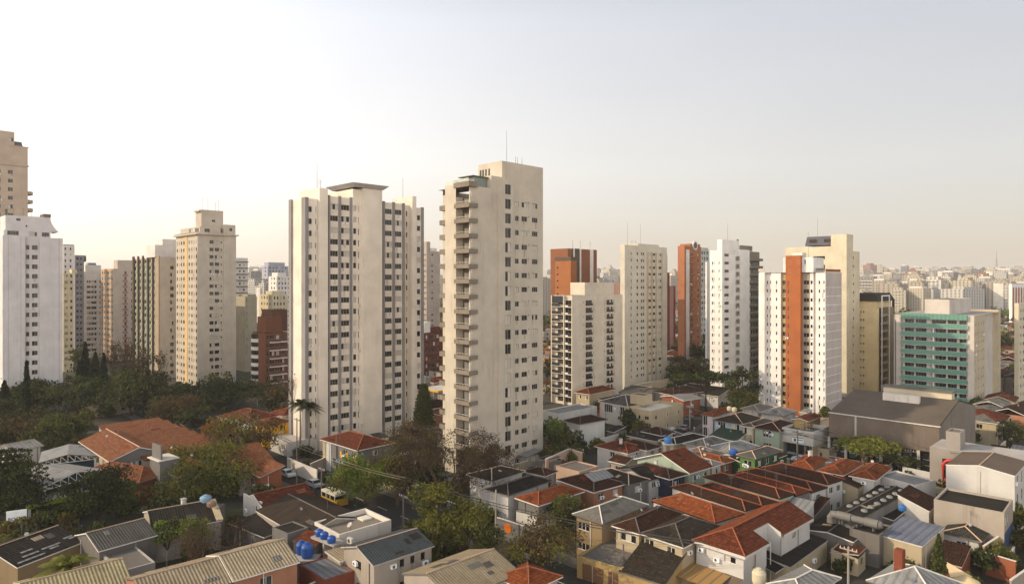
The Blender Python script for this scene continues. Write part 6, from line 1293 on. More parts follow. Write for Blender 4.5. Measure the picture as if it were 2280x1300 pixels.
for i, (x, b, t_, h_, lf) in enumerate(((1655, 915, 815, 36, 'dark'), (1625, 900, 835, 26, 'green'), (1665, 925, 868, 28, 'olive'), (1640, 925, 866, 22, 'olive'))): tree('%s tree left of the white and orange tower' % ('tallest dark', 'mid green', 'yellowish', 'small yellowish')[i], x, b, t_, h_, lf, 'round', crown_bot=.15, leaf2='green', dens=.8)
gp = [(1535, 800, 738, 34, 'lime'), (1515, 810, 762, 30, 'green'), (1555, 820, 765, 36, 'dark'), (1530, 850, 792, 38, 'brown'), (1500, 860, 815, 26, 'green'), (1560, 850, 800, 28, 'olive'), (1505, 885, 848, 22, 'dark'), (1218, 730, 705, 14, 'green'), (1222, 790, 758, 16, 'olive'), (1218, 850, 800, 18, 'dark'), (1225, 890, 850, 18, 'green'), (1225, 700, 660, 18, 'dark'), (1490, 790, 756, 14, 'olive')]
for x, b, t_, h_, lf in gp: tree('garden tree in the gap between the far towers', x, b, t_, h_, lf, 'round', crown_bot=.2, leaf2='green', dens=.7, group='garden trees between the far towers', size=max(.3, 60000 / (b - 628) * .0026))
tree('yellow-green spreading tree in front of the big hall', 1930, 1062, 976, 68, 'yellow', 'umbrella', Y=138, crown_bot=.38, leaf2='olive', dens=1.3); tree('darker green crown touching the spreading tree by the hall', 2010, 1075, 1012, 38, 'dark', 'umbrella', Y=134, crown_bot=.3, leaf2='green', dens=.9)
tree('feathery araucaria standing between the two big towers', 943, 985, 856, 26, 'green', 'araucaria', Y=168)
for i, (x, b, t_, h_, lf) in enumerate(((1235, 1010, 934, 42, 'lime'), (1255, 1025, 950, 34, 'green'), (1285, 1015, 960, 20, 'dark'))): tree('%s garden tree beside the right foot of the beige tower' % ('lime green', 'rounded green', 'small dark')[i], x, b, t_, h_, lf, 'round', crown_bot=.15, leaf2='green', dens=.9)
tree('small bare street tree by the white windowless wall', 1330, 985, 944, 13, 'dark', 'round', crown_bot=.45, dens=.5)
tree('shrubby yellow-green tree beside the bottle-green roof', 1640, 990, 955, 24, 'yellow', 'round', crown_bot=.1, leaf2='brown', dens=.7)
for i, (x, b, t_, h_, lf) in enumerate(((2240, 1000, 935, 22, 'dark'), (2265, 990, 940, 20, 'green'), (2245, 800, 745, 26, 'dark'), (2262, 720, 690, 22, 'lime'), (2250, 690, 655, 30, 'dark'), (2270, 850, 800, 20, 'green'), (2235, 760, 735, 14, 'olive'), (2275, 745, 715, 18, 'green'))): tree('%s tree near the right edge' % ('dark', 'light-topped', 'tall dark', 'lime green', 'far dark', 'dusky green', 'small olive', 'leafy green')[i], x, b, t_, h_, lf, 'round', crown_bot=.1, leaf2='green', dens=.8, size=max(.3, 60000 / (b - 628) * .0026))
palm('dark palm beside the green glass block', 2218, 945, 895, 20, nf=11)
tree('flowering bush at the bottom right under the shade sail', 2160, 1325, 1270, 26, 'yellow', 'shrub', Y=88, crown_bot=0, cat='bush', name='bush', leaf2='green'); tree('olive shrub beside the bottom edge in the centre', 745, 1320, 1262, 38, 'olive', 'shrub', Y=91, crown_bot=0, cat='bush', name='bush', leaf2='yellow')
tree('green shrub behind the pole sign', 112, 1170, 1132, 46, 'green', 'shrub', Y=112, crown_bot=0, cat='bush', name='bush', leaf2='lime')
tree('brown hedge bush by the corner house', 693, 1050, 1025, 20, 'brown', 'shrub', Y=143, crown_bot=0, cat='bush', name='bush', leaf2='green')
tree('bush on the rooftop terrace of the cream tower', 1903, 640, 530, 9, 'dark', 'round', Y=236, crown_bot=.9, cat='bush', name='bush') if False else None
# ---------------- streets, cars, poles ----------------
def strip(name, p0, p1, w, mat, z):
    p0, p1 = Vector((p0.x, p0.y, 0)), Vector((p1.x, p1.y, 0)); d = (p1 - p0).normalized(); q = Vector((-d.y, d.x, 0)) * w / 2
    return plane(name, [tuple(p + Vector((0, 0, z))) for p in (p0 - q, p1 - q, p1 + q, p0 + q)], mat)
S1a, S1b = Vector((22, 74, 0)), Vector((-135, 231, 0))
strip('street_pavement', S1a, S1b, 15, PAVE, .12); strip('street', S1a + Vector((0, 0, 0)), S1b, 9.5, ASPH, .124)
S2a, S2b = G(2060, 1050), G(1290, 934); strip('side_street_pavement', S2a, S2b, 13, PAVE, .10); strip('side_street', S2a, S2b, 8.5, ASPH, .104)
S3a, S3b = G(1490, 968), G(1625, 880); strip('cross_street_pavement', S3a, S3b, 11, PAVE, .132); strip('cross_street', S3a, S3b, 7.5, ASPH, .136)
ROWD = (rowF - rowN).normalized(); pl0 = rowN + Vector((-ROWD.y, ROWD.x, 0)) * 16.5 - ROWD * 14; strip('lane', pl0, pl0 + ROWD * 62, 5.5, ASPH, .02)
strip('left_street', G(10, 1215), G(640, 1040) + Vector((20, 20, 0)), 8, ASPH, .016) if False else None
MARK = M('road_paint', 'b5b0a4', .8, dirt=.6)
dS = (S1b - S1a).normalized(); nS = Vector((-dS.y, dS.x, 0))
for k in range(26):
    c = S1a + dS * (6 + k * 7); strip('lane_marking', c, c + dS * 3, .14, MARK, .129)
for k in range(7):
    c = S2a.lerp(S2b, .08 + .13 * k); strip('lane_marking', c, c + (S2b - S2a).normalized() * 3, .14, MARK, .109)
def car_meshes(paint):
    body = MB(); W = .88
    prof = [(-2.1, .35), (-2.15, .62), (-1.9, .86), (-1.25, .95), (-.65, 1.42), (.75, 1.45), (1.45, .98), (2.0, .9), (2.12, .6), (2.08, .33)]
    lo = [(x, z) for x, z in prof]; ins = lambda z: W - (.16 if z > 1.2 else (.03 if z > .9 else 0))
    for a, b in zip(lo, lo[1:]): body.poly([(a[0], -ins(a[1]), a[1]), (b[0], -ins(b[1]), b[1]), (b[0], ins(b[1]), b[1]), (a[0], ins(a[1]), a[1])], paint)
    for sgn in (-1, 1):
        body.poly([(x, sgn * W, z) for x, z in (prof[0], prof[1], prof[2], prof[3], prof[6], prof[7], prof[8], prof[9])], paint)
        body.poly([(-1.25, sgn * W, .95), (-.65, sgn * ins(1.42), 1.42), (.75, sgn * ins(1.42), 1.45), (1.45, sgn * W, .98)], paint)
    body.poly([(x, y, .34) for x, y in ((-2.1, -W), (2.08, -W), (2.08, W), (-2.1, W))], DARKF)
    gl = MB()
    gl.poly([(-1.22, -.76, .99), (-.68, -.68, 1.41), (-.68, .68, 1.41), (-1.22, .76, .99)], GLASS); gl.poly([(.80, -.66, 1.43), (1.42, -.76, 1.02), (1.42, .76, 1.02), (.80, .66, 1.43)], GLASS)
    gl.v = [(x + (.012 if x > 0 else -.012), y, z + .014) for x, y, z in gl.v]
    for s_ in (-1, 1): gl.poly([(-1.08, s_ * .885, 1.0), (-.6, s_ * .755, 1.37), (.7, s_ * .755, 1.38), (1.25, s_ * .885, 1.02)], GLASS)
    wh = MB(); wh.tube([(0, -.1, 0), (0, .1, 0)], .32, M('tyre', '1c1b1a', .9, 'plain'), 14); wh.tube([(0, -.115, 0), (0, -.101, 0)], .19, ALU, 10); wh.tube([(0, .101, 0), (0, .115, 0)], .19, ALU, 10)
    lt = MB(); lt.box(-2.17, -2.05, -.12, .12, .62, .76, M('lamp_glass', 'b5b2a8', .2, 'plain'))
    return body.mesh('body'), gl.mesh('window_glass'), wh.mesh('wheel'), lt.mesh('headlight')
CM = {k: car_meshes(M('paint_' + k, c, .3, 'plain')) for k, c in (('white', 'c5c5c3'), ('silver', '85888c'), ('black', '1d1e21'), ('red', '7a201c'), ('blue', '2c3f63'), ('grey', '4a4d52'))}
def car(label, P_, ang, k, sc_=1.0, group=None):
    e = empty('parked_car', (P_.x, P_.y, P_.z), ang, label, 'car', group); e.scale = (sc_,) * 3; b, g, w, l = CM[k]
    link('body', b, e); link('window_glass', g, e)
    for x in (-1.35, 1.35):
        for y in (-.78, .78): link('wheel', w, e, (x, y, .32))
    for y in (-.6, .6): link('headlight', l, e, (0, y, 0))
aS = math.atan2(dS.y, dS.x); a2 = math.atan2((S2b - S2a).y, (S2b - S2a).x); a3 = math.atan2((S3b - S3a).y, (S3b - S3a).x)
gc = 'cars parked along the streets'
for px, py, k, an, lb in ((402, 965, 'white', aS, 'white car parked under the trees, farthest on the left street'), (418, 985, 'silver', aS, 'silver car near the step of the left terrace'), (437, 966, 'black', aS, 'black car under the trees of the left street'),
    (1393, 942, 'white', a2, 'white car before the corner shop'), (1426, 948, 'silver', a2, 'silver car just right of the white one at the corner shop'), (1315, 958, 'black', a2, 'black car in the side street, left end'),
    (1466, 955, 'white', a2, 'white car close to the cream corner building'), (1484, 957, 'white', a2, 'second white car close to the cream corner building'), (1523, 958, 'silver', a3, 'pale car on the cross street by the poles'), (1535, 936, 'grey', a3, 'grey car higher up the cross street'), (1508, 950, 'black', a3, 'black car on the cross street'),
    (1778, 1008, 'white', a2, 'white car in front of the open garage'), (1765, 1018, 'black', a2, 'black car in front of the open garage'), (1785, 1028, 'white', a2, 'white car with its nose at the orange pyramid roofs'), (1747, 1008, 'grey', a2, 'grey car by the signposts'), (1700, 1003, 'red', a2, 'red car below the mint green shop'),
    (2030, 1050, 'blue', a2, 'blue car beside the grey showroom'), (2060, 1043, 'silver', a2, 'silver car beside the grey showroom'),
    (928, 1098, 'white', aS, 'white car glimpsed behind the huge bare tree'), (640, 1060, 'white', aS, 'white car near the grey gate left of the corner house'), (560, 1010, 'grey', aS, 'grey car under the orange-leaved tree'), (700, 1083, 'silver', aS, 'silver car on the street before the lime tree'), (1100, 1180, 'black', aS, 'black car beside the black-roofed house'), (150, 1188, 'grey', R(20), 'dark car in the yard behind the patched roof')):
    car(lb, G(px, py, .13), an, k, group=gc)
# yellow and white van
P_ = G(745, 1122, .13); e = empty('van', P_, aS + math.pi, 'yellow and white school van on the street in the left centre', 'van'); e.scale = (1.15,) * 3
m = MB(); YV = M('paint_yellow', 'a8801c', .4, 'plain'); VW = M('paint_cream', 'c2bda8', .4, 'plain')
m.box(-2.4, 2.4, -.95, .95, .35, 1.1, YV); m.box(-2.35, 1.9, -.93, .93, 1.1, 1.75, GLASS); m.box(-2.4, 1.8, -.96, .96, 1.75, 2.1, VW); m.box(1.9, 2.35, -.9, .9, 1.1, 1.3, YV); m.build('body', e)
for x in (-1.5, 1.5):
    for y in (-.85, .85): link('wheel', CM['white'][2], e, (x, y, .32))
m = MB()
for x in (-2.3, -1, .2, 1.6): m.box(x, x + .12, -.97, .97, 1.1, 1.75, VW)
m.build('window_pillar', e)
# poles
POLE = M('concrete_pole', '5d574f', .9, dirt=.4); POLW = M('pale_pole', '8d867a', .9, dirt=.4)
def pole(label, px, py, top, arms=1, mat=None, Y=None, trafo=False, lamp=False, ang=0.0, name='utility_pole', cat='utility pole'):
    P_ = G(px, py, .0) if not Y else at(px, Y); P_.z = 0; h = zat(top, P_.y); e = empty(name, P_, R(135) + ang, label, cat); m = MB(); m.tube([(0, 0, 0), (0, 0, h)], [.17, .11], mat or POLE, 8); m.build('pole', e)
    for k in range(arms): m = MB(); m.box(-1.1, 1.1, -.06, .06, h - .5 - k * 1.1, h - .36 - k * 1.1, mat or POLE); [m.tube([(x, 0, h - .36 - k * 1.1), (x, 0, h - .14 - k * 1.1)], .06, CONCL, 6) for x in (-1, -.5, .5, 1)]; m.build('crossarm', e)
    if trafo: m = MB(); m.tube([(0, -.4, h - 2.6), (0, -.4, h - 1.7)], .33, CONCL, 12); m.build('transformer', e)
    if lamp: m = MB(); m.tube([(0, 0, h - .1), (0, 1.2, h + .5), (0, 2.2, h + .6)], .05, mat or POLE, 5); m.box(-.14, .14, 2.0, 2.7, h + .52, h + .66, CONCL); m.build('lamp_arm', e)
    return e.location.copy() + Vector((0, 0, h - .3))
tops = [pole('wooden pole beside the grey gate of the white tower', 661, 1050, 930, 1), pole('dark pole by the corner house, in front of its blue band', 749, 1056, 968, 0), pole('slim dark pole on the near kerb, left of the van', 716, 1112, 1040, 1), pole('dark pole among the wires left of the olive tree', 898, 1172, 1100, 1), pole('slim pole on the kerb in front of the red pantile roof', 661, 1090, 1045, 0)]
pole('twin pole before the white wall of the black-roofed house', 1104, 1206, 1090, 0, POLW); pole('concrete pole in front of the domed street corner', 1776, 1045, 958, 2); pole('tall concrete pole beside the white shop front', 1792, 1025, 941, 2); pole('short pale pole right of the white shop front', 1803, 1025, 978, 0, POLW); pole('pole at the corner of the kiosk room', 1814, 1018, 976, 0)
pole('pole with a transformer in front of the hall', 1985, 1030, 966, 1, trafo=True); pole('slender pole between the hall and the white building', 2028, 1062, 1000, 1); pole('pale pole before the pink and mint shops', 1712, 1002, 942, 0, POLW); pole('thin pale signpost pole near the pink poster', 1727, 1002, 958, 0, POLW)
pole('pale pole on the cross street corner', 1515, 950, 896, 0, POLW); pole('pale pole beside the cars on the cross street', 1536, 957, 902, 1, POLW); pole('street pole left of the windowless white wall', 1285, 985, 950, 0, POLW, lamp=True); pole('dark pole at the lane by the white house with black roof', 1445, 1112, 1063, 0); pole('dark lane pole at the dark green wall', 1655, 1080, 1020, 0, lamp=True)
pole('green-grey pole behind the columnar cypresses', 1564, 1105, 1060, 0); pole('thin mast in front of the amber carport', 1492, 1300, 1250, 0, POLW, Y=89); pole('dark steel mast rising from the yellow garage', 1388, 1268, 1211, 0, Y=90); pole('thick pale post with short arms at the bottom right', 1889, 1330, 1216, 1, POLW, Y=88)
pole('thin pole at the flank of the upper black tree', 1385, 1000, 950, 0, POLW) if False else None
WIRE = M('cable_black', '2a2622', .6, 'plain'); WIRL = M('cable_lit', '8a7a5c', .6, 'plain')  # second one is a lit copy, sunlight put into the cable colour
def wire(label, a, b, sag=.8, r=.035, mat=WIRE, group='overhead cables'):
    m = MB(); pts = []
    for i in range(13): t_ = i / 12; p = a.lerp(b, t_); p = p - Vector((0, 0, sag * 4 * t_ * (1 - t_))); pts.append(tuple(p))
    m.tube(pts, r, mat, 4, cap=False); o = m.build('overhead_cable'); tag(o, label, 'cable', group)
farA = G(440, 1000, 7.5); e0 = tops[0]; nearB = Vector((24, 84, 7.5))
for k in range(4):
    o = Vector((.35 * k - .5, .35 * k - .5, -.0 - .25 * (k % 2))); c0 = Vector((tops[2].x + .3, tops[2].y + .3, 8.2)); far_ = Vector((-66, 164, 8.2)); c1 = Vector((tops[3].x, tops[3].y, 8.0))
    wire('black overhead cable along the diagonal street', far_ + o, c0 + o, .9); wire('sun-catching cable along the street from the slim kerb pole to the olive tree', c0 + o, c1 + o, .35, .03, WIRL, 'sun-catching cables'); wire('black overhead cable along the diagonal street', c1 + o, nearB + o, 1.0)
for k, (p, q) in enumerate(((G(1776, 962, 9), G(1985, 968, 9)), (G(1776, 960, 9), G(1536, 905, 8)), (G(1985, 968, 9), G(2150, 1010, 9)), (G(1300, 1200, 6), G(1100, 1130, 6)))): wire('thin overhead cable in the right half of the view', p, q, .8, .03)
pr_ = [(1776, 958, 1045), (1792, 941, 1025), (1985, 966, 1030), (2028, 1000, 1062), (1712, 942, 1002), (1536, 902, 957), (1515, 896, 950)]
tp_ = [Vector((*G(x, b).xy, zat(t_, G(x, b).y) - .5)) for x, t_, b in pr_]
for i_, j_ in ((0, 1), (0, 2), (1, 2), (2, 3), (0, 4), (4, 5), (5, 6), (1, 4), (0, 3), (4, 6)):
    for k in range(3): o = Vector((.4 * k - .4, .4 * k - .4, -.25 * k)); wire('thin overhead cable strung between the poles of the side street', tp_[i_] + o, tp_[j_] + o, .6 + .1 * k, .035, WIRE if k else WIRL, 'side street cables')
# walls and gates
def lowwall(label, a, b, h, mat, th=.2, name='garden_wall'):
    d = b - a; d.z = 0; L_ = d.length; m = MB(); m.box(0, L_, -th / 2, th / 2, 0, h, mat); m.box(-.03, L_ + .03, -th / 2 - .04, th / 2 + .04, h, h + .08, CONCL); o = m.build(name); o.location = (a.x, a.y, 0); o.rotation_euler = (0, 0, math.atan2(d.y, d.x)); tag(o, label, 'wall')
lowwall('white yard wall beside the corner house', G(692, 1060), G(735, 1040), 2.6, WB); lowwall('long grey gate wall at the foot of the white tower', G(640, 1048), G(706, 1078), 2.8, CONCL); lowwall('pink-beige wall around the playground', G(1215, 1068), G(1268, 1042), 4.2, M('pink_beige_wall')); lowwall('pink-beige wall right of the playground corner', G(1268, 1042), G(1296, 1052), 4.2, M('pink_beige_wall'))
lowwall('dark wall with an orange emblem across the lane from the black-roofed house', G(1107, 1188), G(1166, 1208), 2.6, WG); lowwall('orange garden wall at the bottom right', G(2195, 1278), G(2262, 1300), 3.0, WO); lowwall('orange wall right of the greenish roof', G(2190, 1270), G(2225, 1245), 3.4, WY); lowwall('whitewashed wall behind the orange pyramids', G(2010, 1085), G(2100, 1106), 4.0, WW)
lowwall('beige yard wall beside the umbrella tree', G(1440, 890), G(1530, 872), 2.6, WB); lowwall('long cream wall between the pale tower and the trees', G(1390, 880), G(1500, 858), 3.0, WC); lowwall('white wall panel by the lane of the middle row', G(1590, 1120), G(1660, 1096), 1.8, WW); lowwall('white end wall beside the red pantile roof', G(543, 1160), G(583, 1182), 4.6, WW); lowwall('brick wall at the bottom left of centre', G(690, 1345), G(720, 1330), 2.5, WBR)
lowwall('grey boundary wall at the bottom right corner', G(2250, 1345), G(2350, 1270), 3.0, WB)
lowwall('lane wall behind the white house with a tall window', G(1480, 1030), G(1530, 1012), 2.5, WW)
# orange emblem disc on the dark wall
m = MB(); m.tube([(0, -.03, 0), (0, .03, 0)], .75, M('emblem_orange', 'b05a14', .7), 20); o = m.build('wall_emblem'); p = G(1107, 1188).lerp(G(1166, 1208), .42); dd_ = G(1166, 1208) - G(1107, 1188); o.location = (p.x - .06, p.y - .12, 1.5); o.rotation_euler = (0, 0, math.atan2(dd_.y, dd_.x)); tag(o, 'round orange painted emblem on the dark lane wall', 'emblem')
# water tanks
BLU = M('tank_blue', '1f4d94', .45, 'plain'); BLP = M('tank_pale_blue', '6d8597', .6); BLC = M('tank_cream', 'a89e84', .6)
def tank(label, px, py, z, r, h, mat=BLU, group=None):
    P_ = G(px, py, z); e = empty('water_tank', P_, 0, label, 'water tank', group); m = MB(); m.lathe([(r * .86, 0), (r, h * .25), (r, h * .7), (r * .8, h * .86), (r * .45, h * .93)], mat, n=20)
    for k in (.25, .45, .65): m.tube([(0, 0, h * k), (0, 0, h * k + .07)], r * 1.02, mat, 20)
    m.build('body', e); m = MB(); m.lathe([(r * .4, h * .93), (r * .42, h), (r * .1, h * 1.04)], mat, n=14); m.build('lid', e)
g_ = 'three blue tanks in a row on a slab'
for k, (x, y) in enumerate(((711, 1192), (722, 1198), (738, 1207))): tank('%s blue water tank of the three on the slab' % ('leftmost', 'middle', 'rightmost')[k], x, y, 4.6, .58, .95, group=g_)
m = MB(); m.box(-.7, 4.4, -.9, .9, -.3, 0, CONC); [m.box(x, x + .3, -.7, .7, -4.4, -.3, CONC) for x in (-.5, 1.7, 3.9)]; o = m.build('tank_slab'); p = G(711, 1192, 4.58); o.location = p; o.rotation_euler = (0, 0, R(-38)); tag(o, 'concrete slab stand carrying the three blue tanks', 'slab')
tank('left one of the two big upright blue tanks', 671, 1232, 3.0, .7, 1.8); tank('right one of the two big upright blue tanks, with a white mark', 684, 1240, 3.0, .8, 2.0)
m = MB(); m.box(-1.6, 1.9, -1.2, 1.2, 2.7, 2.98, CONC); m.box(-1.3, 1.6, -.9, .9, 0, 2.7, CONCD); o = m.build('concrete_block'); o.location = (*G(678, 1240, 3.0).xy, 0); tag(o, 'low concrete base under the two big blue tanks', 'base')
tank('pale blue drum tank behind the broad ridge board', 458, 1120, 5.6, .85, 1.3, BLP); tank('small rusty square-ish tank beside the pale blue drum', 471, 1128, 5.4, .7, .9, M('tank_rust', '7a6250', .8))
m = MB(); m.box(-2, 2, -1.2, 1.2, 0, 5.4, CONCD); o = m.build('tank_tower'); o.location = (*G(464, 1126, 5.4).xy, 0); tag(o, 'dark block carrying the pale blue drum tank', 'tank base')
tank('blue tank on stilts by the dark slate roof', 1487, 986, 7.2, .8, 1.3, M('tank_mid_blue', '2b6196', .5, 'plain')); m = MB(); [m.box(x, x + .2, y, y + .2, 0, 7.1, CONC) for x in (-.8, .6) for y in (-.8, .6)]; m.box(-1, 1, -1, 1, 7.0, 7.18, CONC); o = m.build('tank_stand'); o.location = (*G(1487, 986, 7.2).xy, 0); tag(o, 'four-legged stand of the blue tank by the slate roof', 'stand')
tank('small round blue tank behind the green house', 1633, 1011, 7.2, .75, 1.0); tank('blue bucket-like tank by the brown-tiled outbuilding', 2009, 1136, 5.2, .55, .9, M('tank_mid_blue')); tank('pale tank on the light corrugated roof of the middle row', 1534, 1014, 6.6, .8, 1.3, BLP); tank('cream tank at the bottom edge beside the white house', 1690, 1300, 4.4, .8, 1.9, BLC)
tank('cream tank above the red corner house, left one', 1624, 914, 8.0, .6, 1.1, BLC); tank('cream tank above the red corner house, right one', 1635, 916, 8.0, .6, 1.1, BLC)
# shade sail, air conditioner, playground slide, people
m = MB(); a, b, c = G(2104, 1248, 3.8), G(2116, 1284, 2.6), G(2166, 1284, 2.8); m.poly([a, b, c], M('sail_cream', 'b8a27c', .8)); m.poly([a + Vector((0, 0, .03)), c + Vector((0, 0, .03)), b + Vector((0, 0, .03))], M('sail_cream')); o = m.build('shade_sail'); tag(o, 'cream triangular shade sail right of the thin cypress', 'shade sail')
m = MB(); m.tube([(0, 0, 2.5), (0, 0, 3.2)], [1.5, .05], M('sail_cream'), 12); m.build('canopy', (e := empty('parasol', (*G(2152, 1292, 2.5).xy, 0), 0, 'cream parasol next to the shade sail', 'parasol'))); m = MB(); m.tube([(0, 0, 0), (0, 0, 2.6)], .04, ALU, 6); m.build('pole', e)
e = empty('air_conditioner', G(780, 1209, 4.7), R(-40), 'white air conditioner unit on the edge of the blue-grey roofed house', 'air conditioner'); m = MB(); m.box(-.5, .5, -.2, .2, 0, .75, WW); m.build('casing', e); m = MB(); m.tube([(-.1, -.22, .37), (-.1, -.2, .37)], .27, DARKF, 14); m.build('fan_grille', e)
e = empty('playground_slide', G(1226, 1022, 0), R(20), 'red and blue playground slide at the right foot of the beige tower', 'slide'); m = MB(); m.poly([(0, -.4, 1.8), (0, .4, 1.8), (2.2, .4, .3), (2.2, -.4, .3)], M('slide_blue', '26507f', .5, 'plain')); m.build('chute', e); m = MB(); m.box(-1.1, 0, -.6, .6, 1.6, 1.75, RDF); [m.box(x, x + .12, y, y + .12, 0, 2.6, RDF) for x in (-1.1, -.12) for y in (-.6, .48)]; m.box(-1.2, .1, -.7, .7, 2.6, 2.75, RDF); m.build('tower', e)
plane('playground_lawn', [tuple(G(*q, .03)) for q in ((1140, 1062), (1216, 1075), (1300, 1030), (1230, 1005))], M('lawn', '3f5a24', .95, 'ground', dirt=.0, c2='55602c'))
def person(label, P_, ang, shirt, legs, skin='6b4a38'):
    e = empty('person', P_, ang, label, 'person'); m = MB(); sk = M('skin_' + skin, skin, .7, 'plain'); sh, lg = M('cloth_' + shirt, shirt, .8, 'plain'), M('cloth_' + legs, legs, .8, 'plain')
    for s_ in (-1, 1):
        m.tube([(s_ * .1, .08 * s_, 0), (s_ * .1, .04 * s_, .45), (s_ * .09, 0, .88)], [.05, .06, .09], lg, 8); m.tube([(s_ * .2, 0, 1.42), (s_ * .25, -.02, 1.15), (s_ * .24, .08, .88)], [.055, .045, .035], sh, 7); m.tube([(s_ * .24, .08, .88), (s_ * .24, .1, .76)], [.035, .03], sk, 6)
    m.tube([(0, 0, .84), (0, 0, 1.0), (0, 0, 1.25), (0, 0, 1.42), (0, 0, 1.48)], [.15, .16, .17, .19, .07], sh, 10); m.tube([(0, 0, 1.46), (0, 0, 1.54), (0, .01, 1.6), (0, .01, 1.7), (0, 0, 1.75)], [.05, .06, .1, .1, .05], sk, 10); m.build('body', e); h_ = MB(); h_.tube([(0, -.01, 1.64), (0, -.01, 1.72), (0, -.01, 1.78)], [.105, .105, .05], M('hair_dark', '1d1612', .8, 'plain'), 10); h_.build('hair', e)
person('person in a white shirt by the grey gate', G(652, 1062, .13), .5, 'b8b5ae', '2c2d33'); person('person in dark clothes near the corner house wall', G(722, 1072, .13), 1.0, '33302e', '2a2624'); person('person in white walking on the cross street', G(1546, 962, .14), 2.0, 'bdb9b0', '8c867c'); person('person in an orange top near the cross street poles', G(1530, 966, .14), 1.2, '8a4a2c', '2d2a2a')
# ---------------- small yard and roof things ----------------
FOOT = []
for o in col.objects:
    if o.type == 'EMPTY' and o.parent is None and len(o.children) > 1 and o.get('category') not in ('tree', 'bush', 'palm', 'car', 'person', 'utility pole'):
        xs = [v for c in o.children if c.type == 'MESH' and c.name.startswith(('wall', 'roof')) for v in c.bound_box]
        if xs: FOOT.append((o.location.x, o.location.y, o.rotation_euler.z, min(x[0] for x in xs), max(x[0] for x in xs), min(x[1] for x in xs), max(x[1] for x in xs)))
def free(p, mg=.6):
    for X, Y, a, x0, x1, y0, y1 in FOOT:
        dx, dy = p.x - X, p.y - Y; c, s_ = math.cos(a), math.sin(a); u_, v_ = dx * c + dy * s_, -dx * s_ + dy * c
        if x0 - mg < u_ < x1 + mg and y0 - mg < v_ < y1 + mg: return False
    for a, b, w in ((S1a, S1b, 6.5), (S2a, S2b, 6), (S3a, S3b, 5.5), (pl0, pl0 + ROWD * 62, 3.5)):
        a2_, b2_ = Vector((a.x, a.y)), Vector((b.x, b.y)); d = (b2_ - a2_).normalized(); q = Vector((p.x, p.y)) - a2_
        if abs(q.x * d.y - q.y * d.x) < w and -5 < q.dot(d) < (b2_ - a2_).length + 5: return False
    return True
cr = random.Random(5)
BZ = [Vector((G(px, py).x, G(px, py).y, 0)) for px, py in ()]
BMESH = []
for lf, l2 in (('green', 'dark'), ('olive', 'green'), ('dark', 'green'), ('brown', 'olive')):
    for k in range(2):
        lobes = [(cr.uniform(-.7, .7), cr.uniform(-.7, .7), cr.uniform(.7, 1.5), .9, .9, .8) for _ in range(5)]; pts = lobes_pts(RNG, lobes, 1.6, .26); pts[:, 2] = np.maximum(pts[:, 2], .02)
        BMESH.append((lf, leaf_mesh('crown', pts, .27, [LV[lf], LV[l2]], (RNG.random(len(pts)) > .6).astype(int), RNG, flat=.35)))
stm = MB(); [stm.tube([(0, 0, 0), (x, y, 1.2)], [.06, .02], BARK, 4) for x, y in ((.3, .2), (-.3, .1), (0, -.4))]; stm = stm.mesh('stem')
LOWT = {}
def bush_at(P_, sc_, k):
    lf, me = BMESH[k % len(BMESH)]; lab = {'green': 'mixed green shrub in a back yard between the houses', 'olive': 'olive-leaved shrub in a back yard between the houses', 'dark': 'dark evergreen shrub in a back yard between the houses', 'brown': 'dry brownish shrub in a back yard between the houses'}[lf]
    e = empty('shrub', P_, cr.uniform(0, 6), lab, 'shrub', 'back yard shrubs'); e.scale = (sc_ * cr.uniform(.8, 1.2), sc_, sc_ * cr.uniform(.8, 1.5)); link('crown', me, e); link('stem', stm, e)
n = 0; tries = 0
while n < 150 and tries < 4000:
    tries += 1; px, py = cr.uniform(-20, 2290), cr.uniform(905, 1290) ** 1.0
    P_ = G(px, py)
    if free(P_, 1.0): bush_at(P_, cr.uniform(.7, 1.9) * (1.3 if py < 1000 else 1), cr.randrange(8)); n += 1
# yard sheds / lean-tos
SHM = [('zinc_sheet', METW, WB, 'pale sheet-roofed shed in a back yard'), ('fc', CORG, CONCL, 'grey sheet-roofed shed in a back yard'), ('til', TER2, WW, 'brown tiled shed in a back yard'), ('drk', COR, CONCD, 'charcoal roofed shed in a back yard'), ('ter', TER, WC, 'terracotta tiled shed in a back yard')]
n = tries = 0
while n < 46 and tries < 3000:
    tries += 1; px, py = cr.uniform(1130, 2290), cr.uniform(900, 1290); px = px if cr.random() < .75 else cr.uniform(560, 1130); P_ = G(px, py)
    if not free(P_, 2.2) or not free(P_ + Vector((2, 2, 0)), 1): continue
    k = cr.randrange(5); _, tl, wl, lb_ = SHM[k]; w_, d_, h_ = cr.uniform(2.6, 5), cr.uniform(2.2, 4), cr.uniform(2.3, 3.4)
    t = Bld('yard_shed', lb_, 'shed', P=P_, phi=45 + cr.uniform(-4, 4), group='back yard sheds'); roof_on(t, w_, d_, h_, cr.choice(('shed_u', 'shed_v', 'shed_vn')), 9, tl, None); walls_on(t, w_, d_, h_, 'shed_v', 9, wl, .12, 1 if w_ > 3.4 else 0, 0, 1); t.finish(4)
    FOOT.append((P_.x, P_.y, t.root.rotation_euler.z, 0, w_, 0, d_)); n += 1
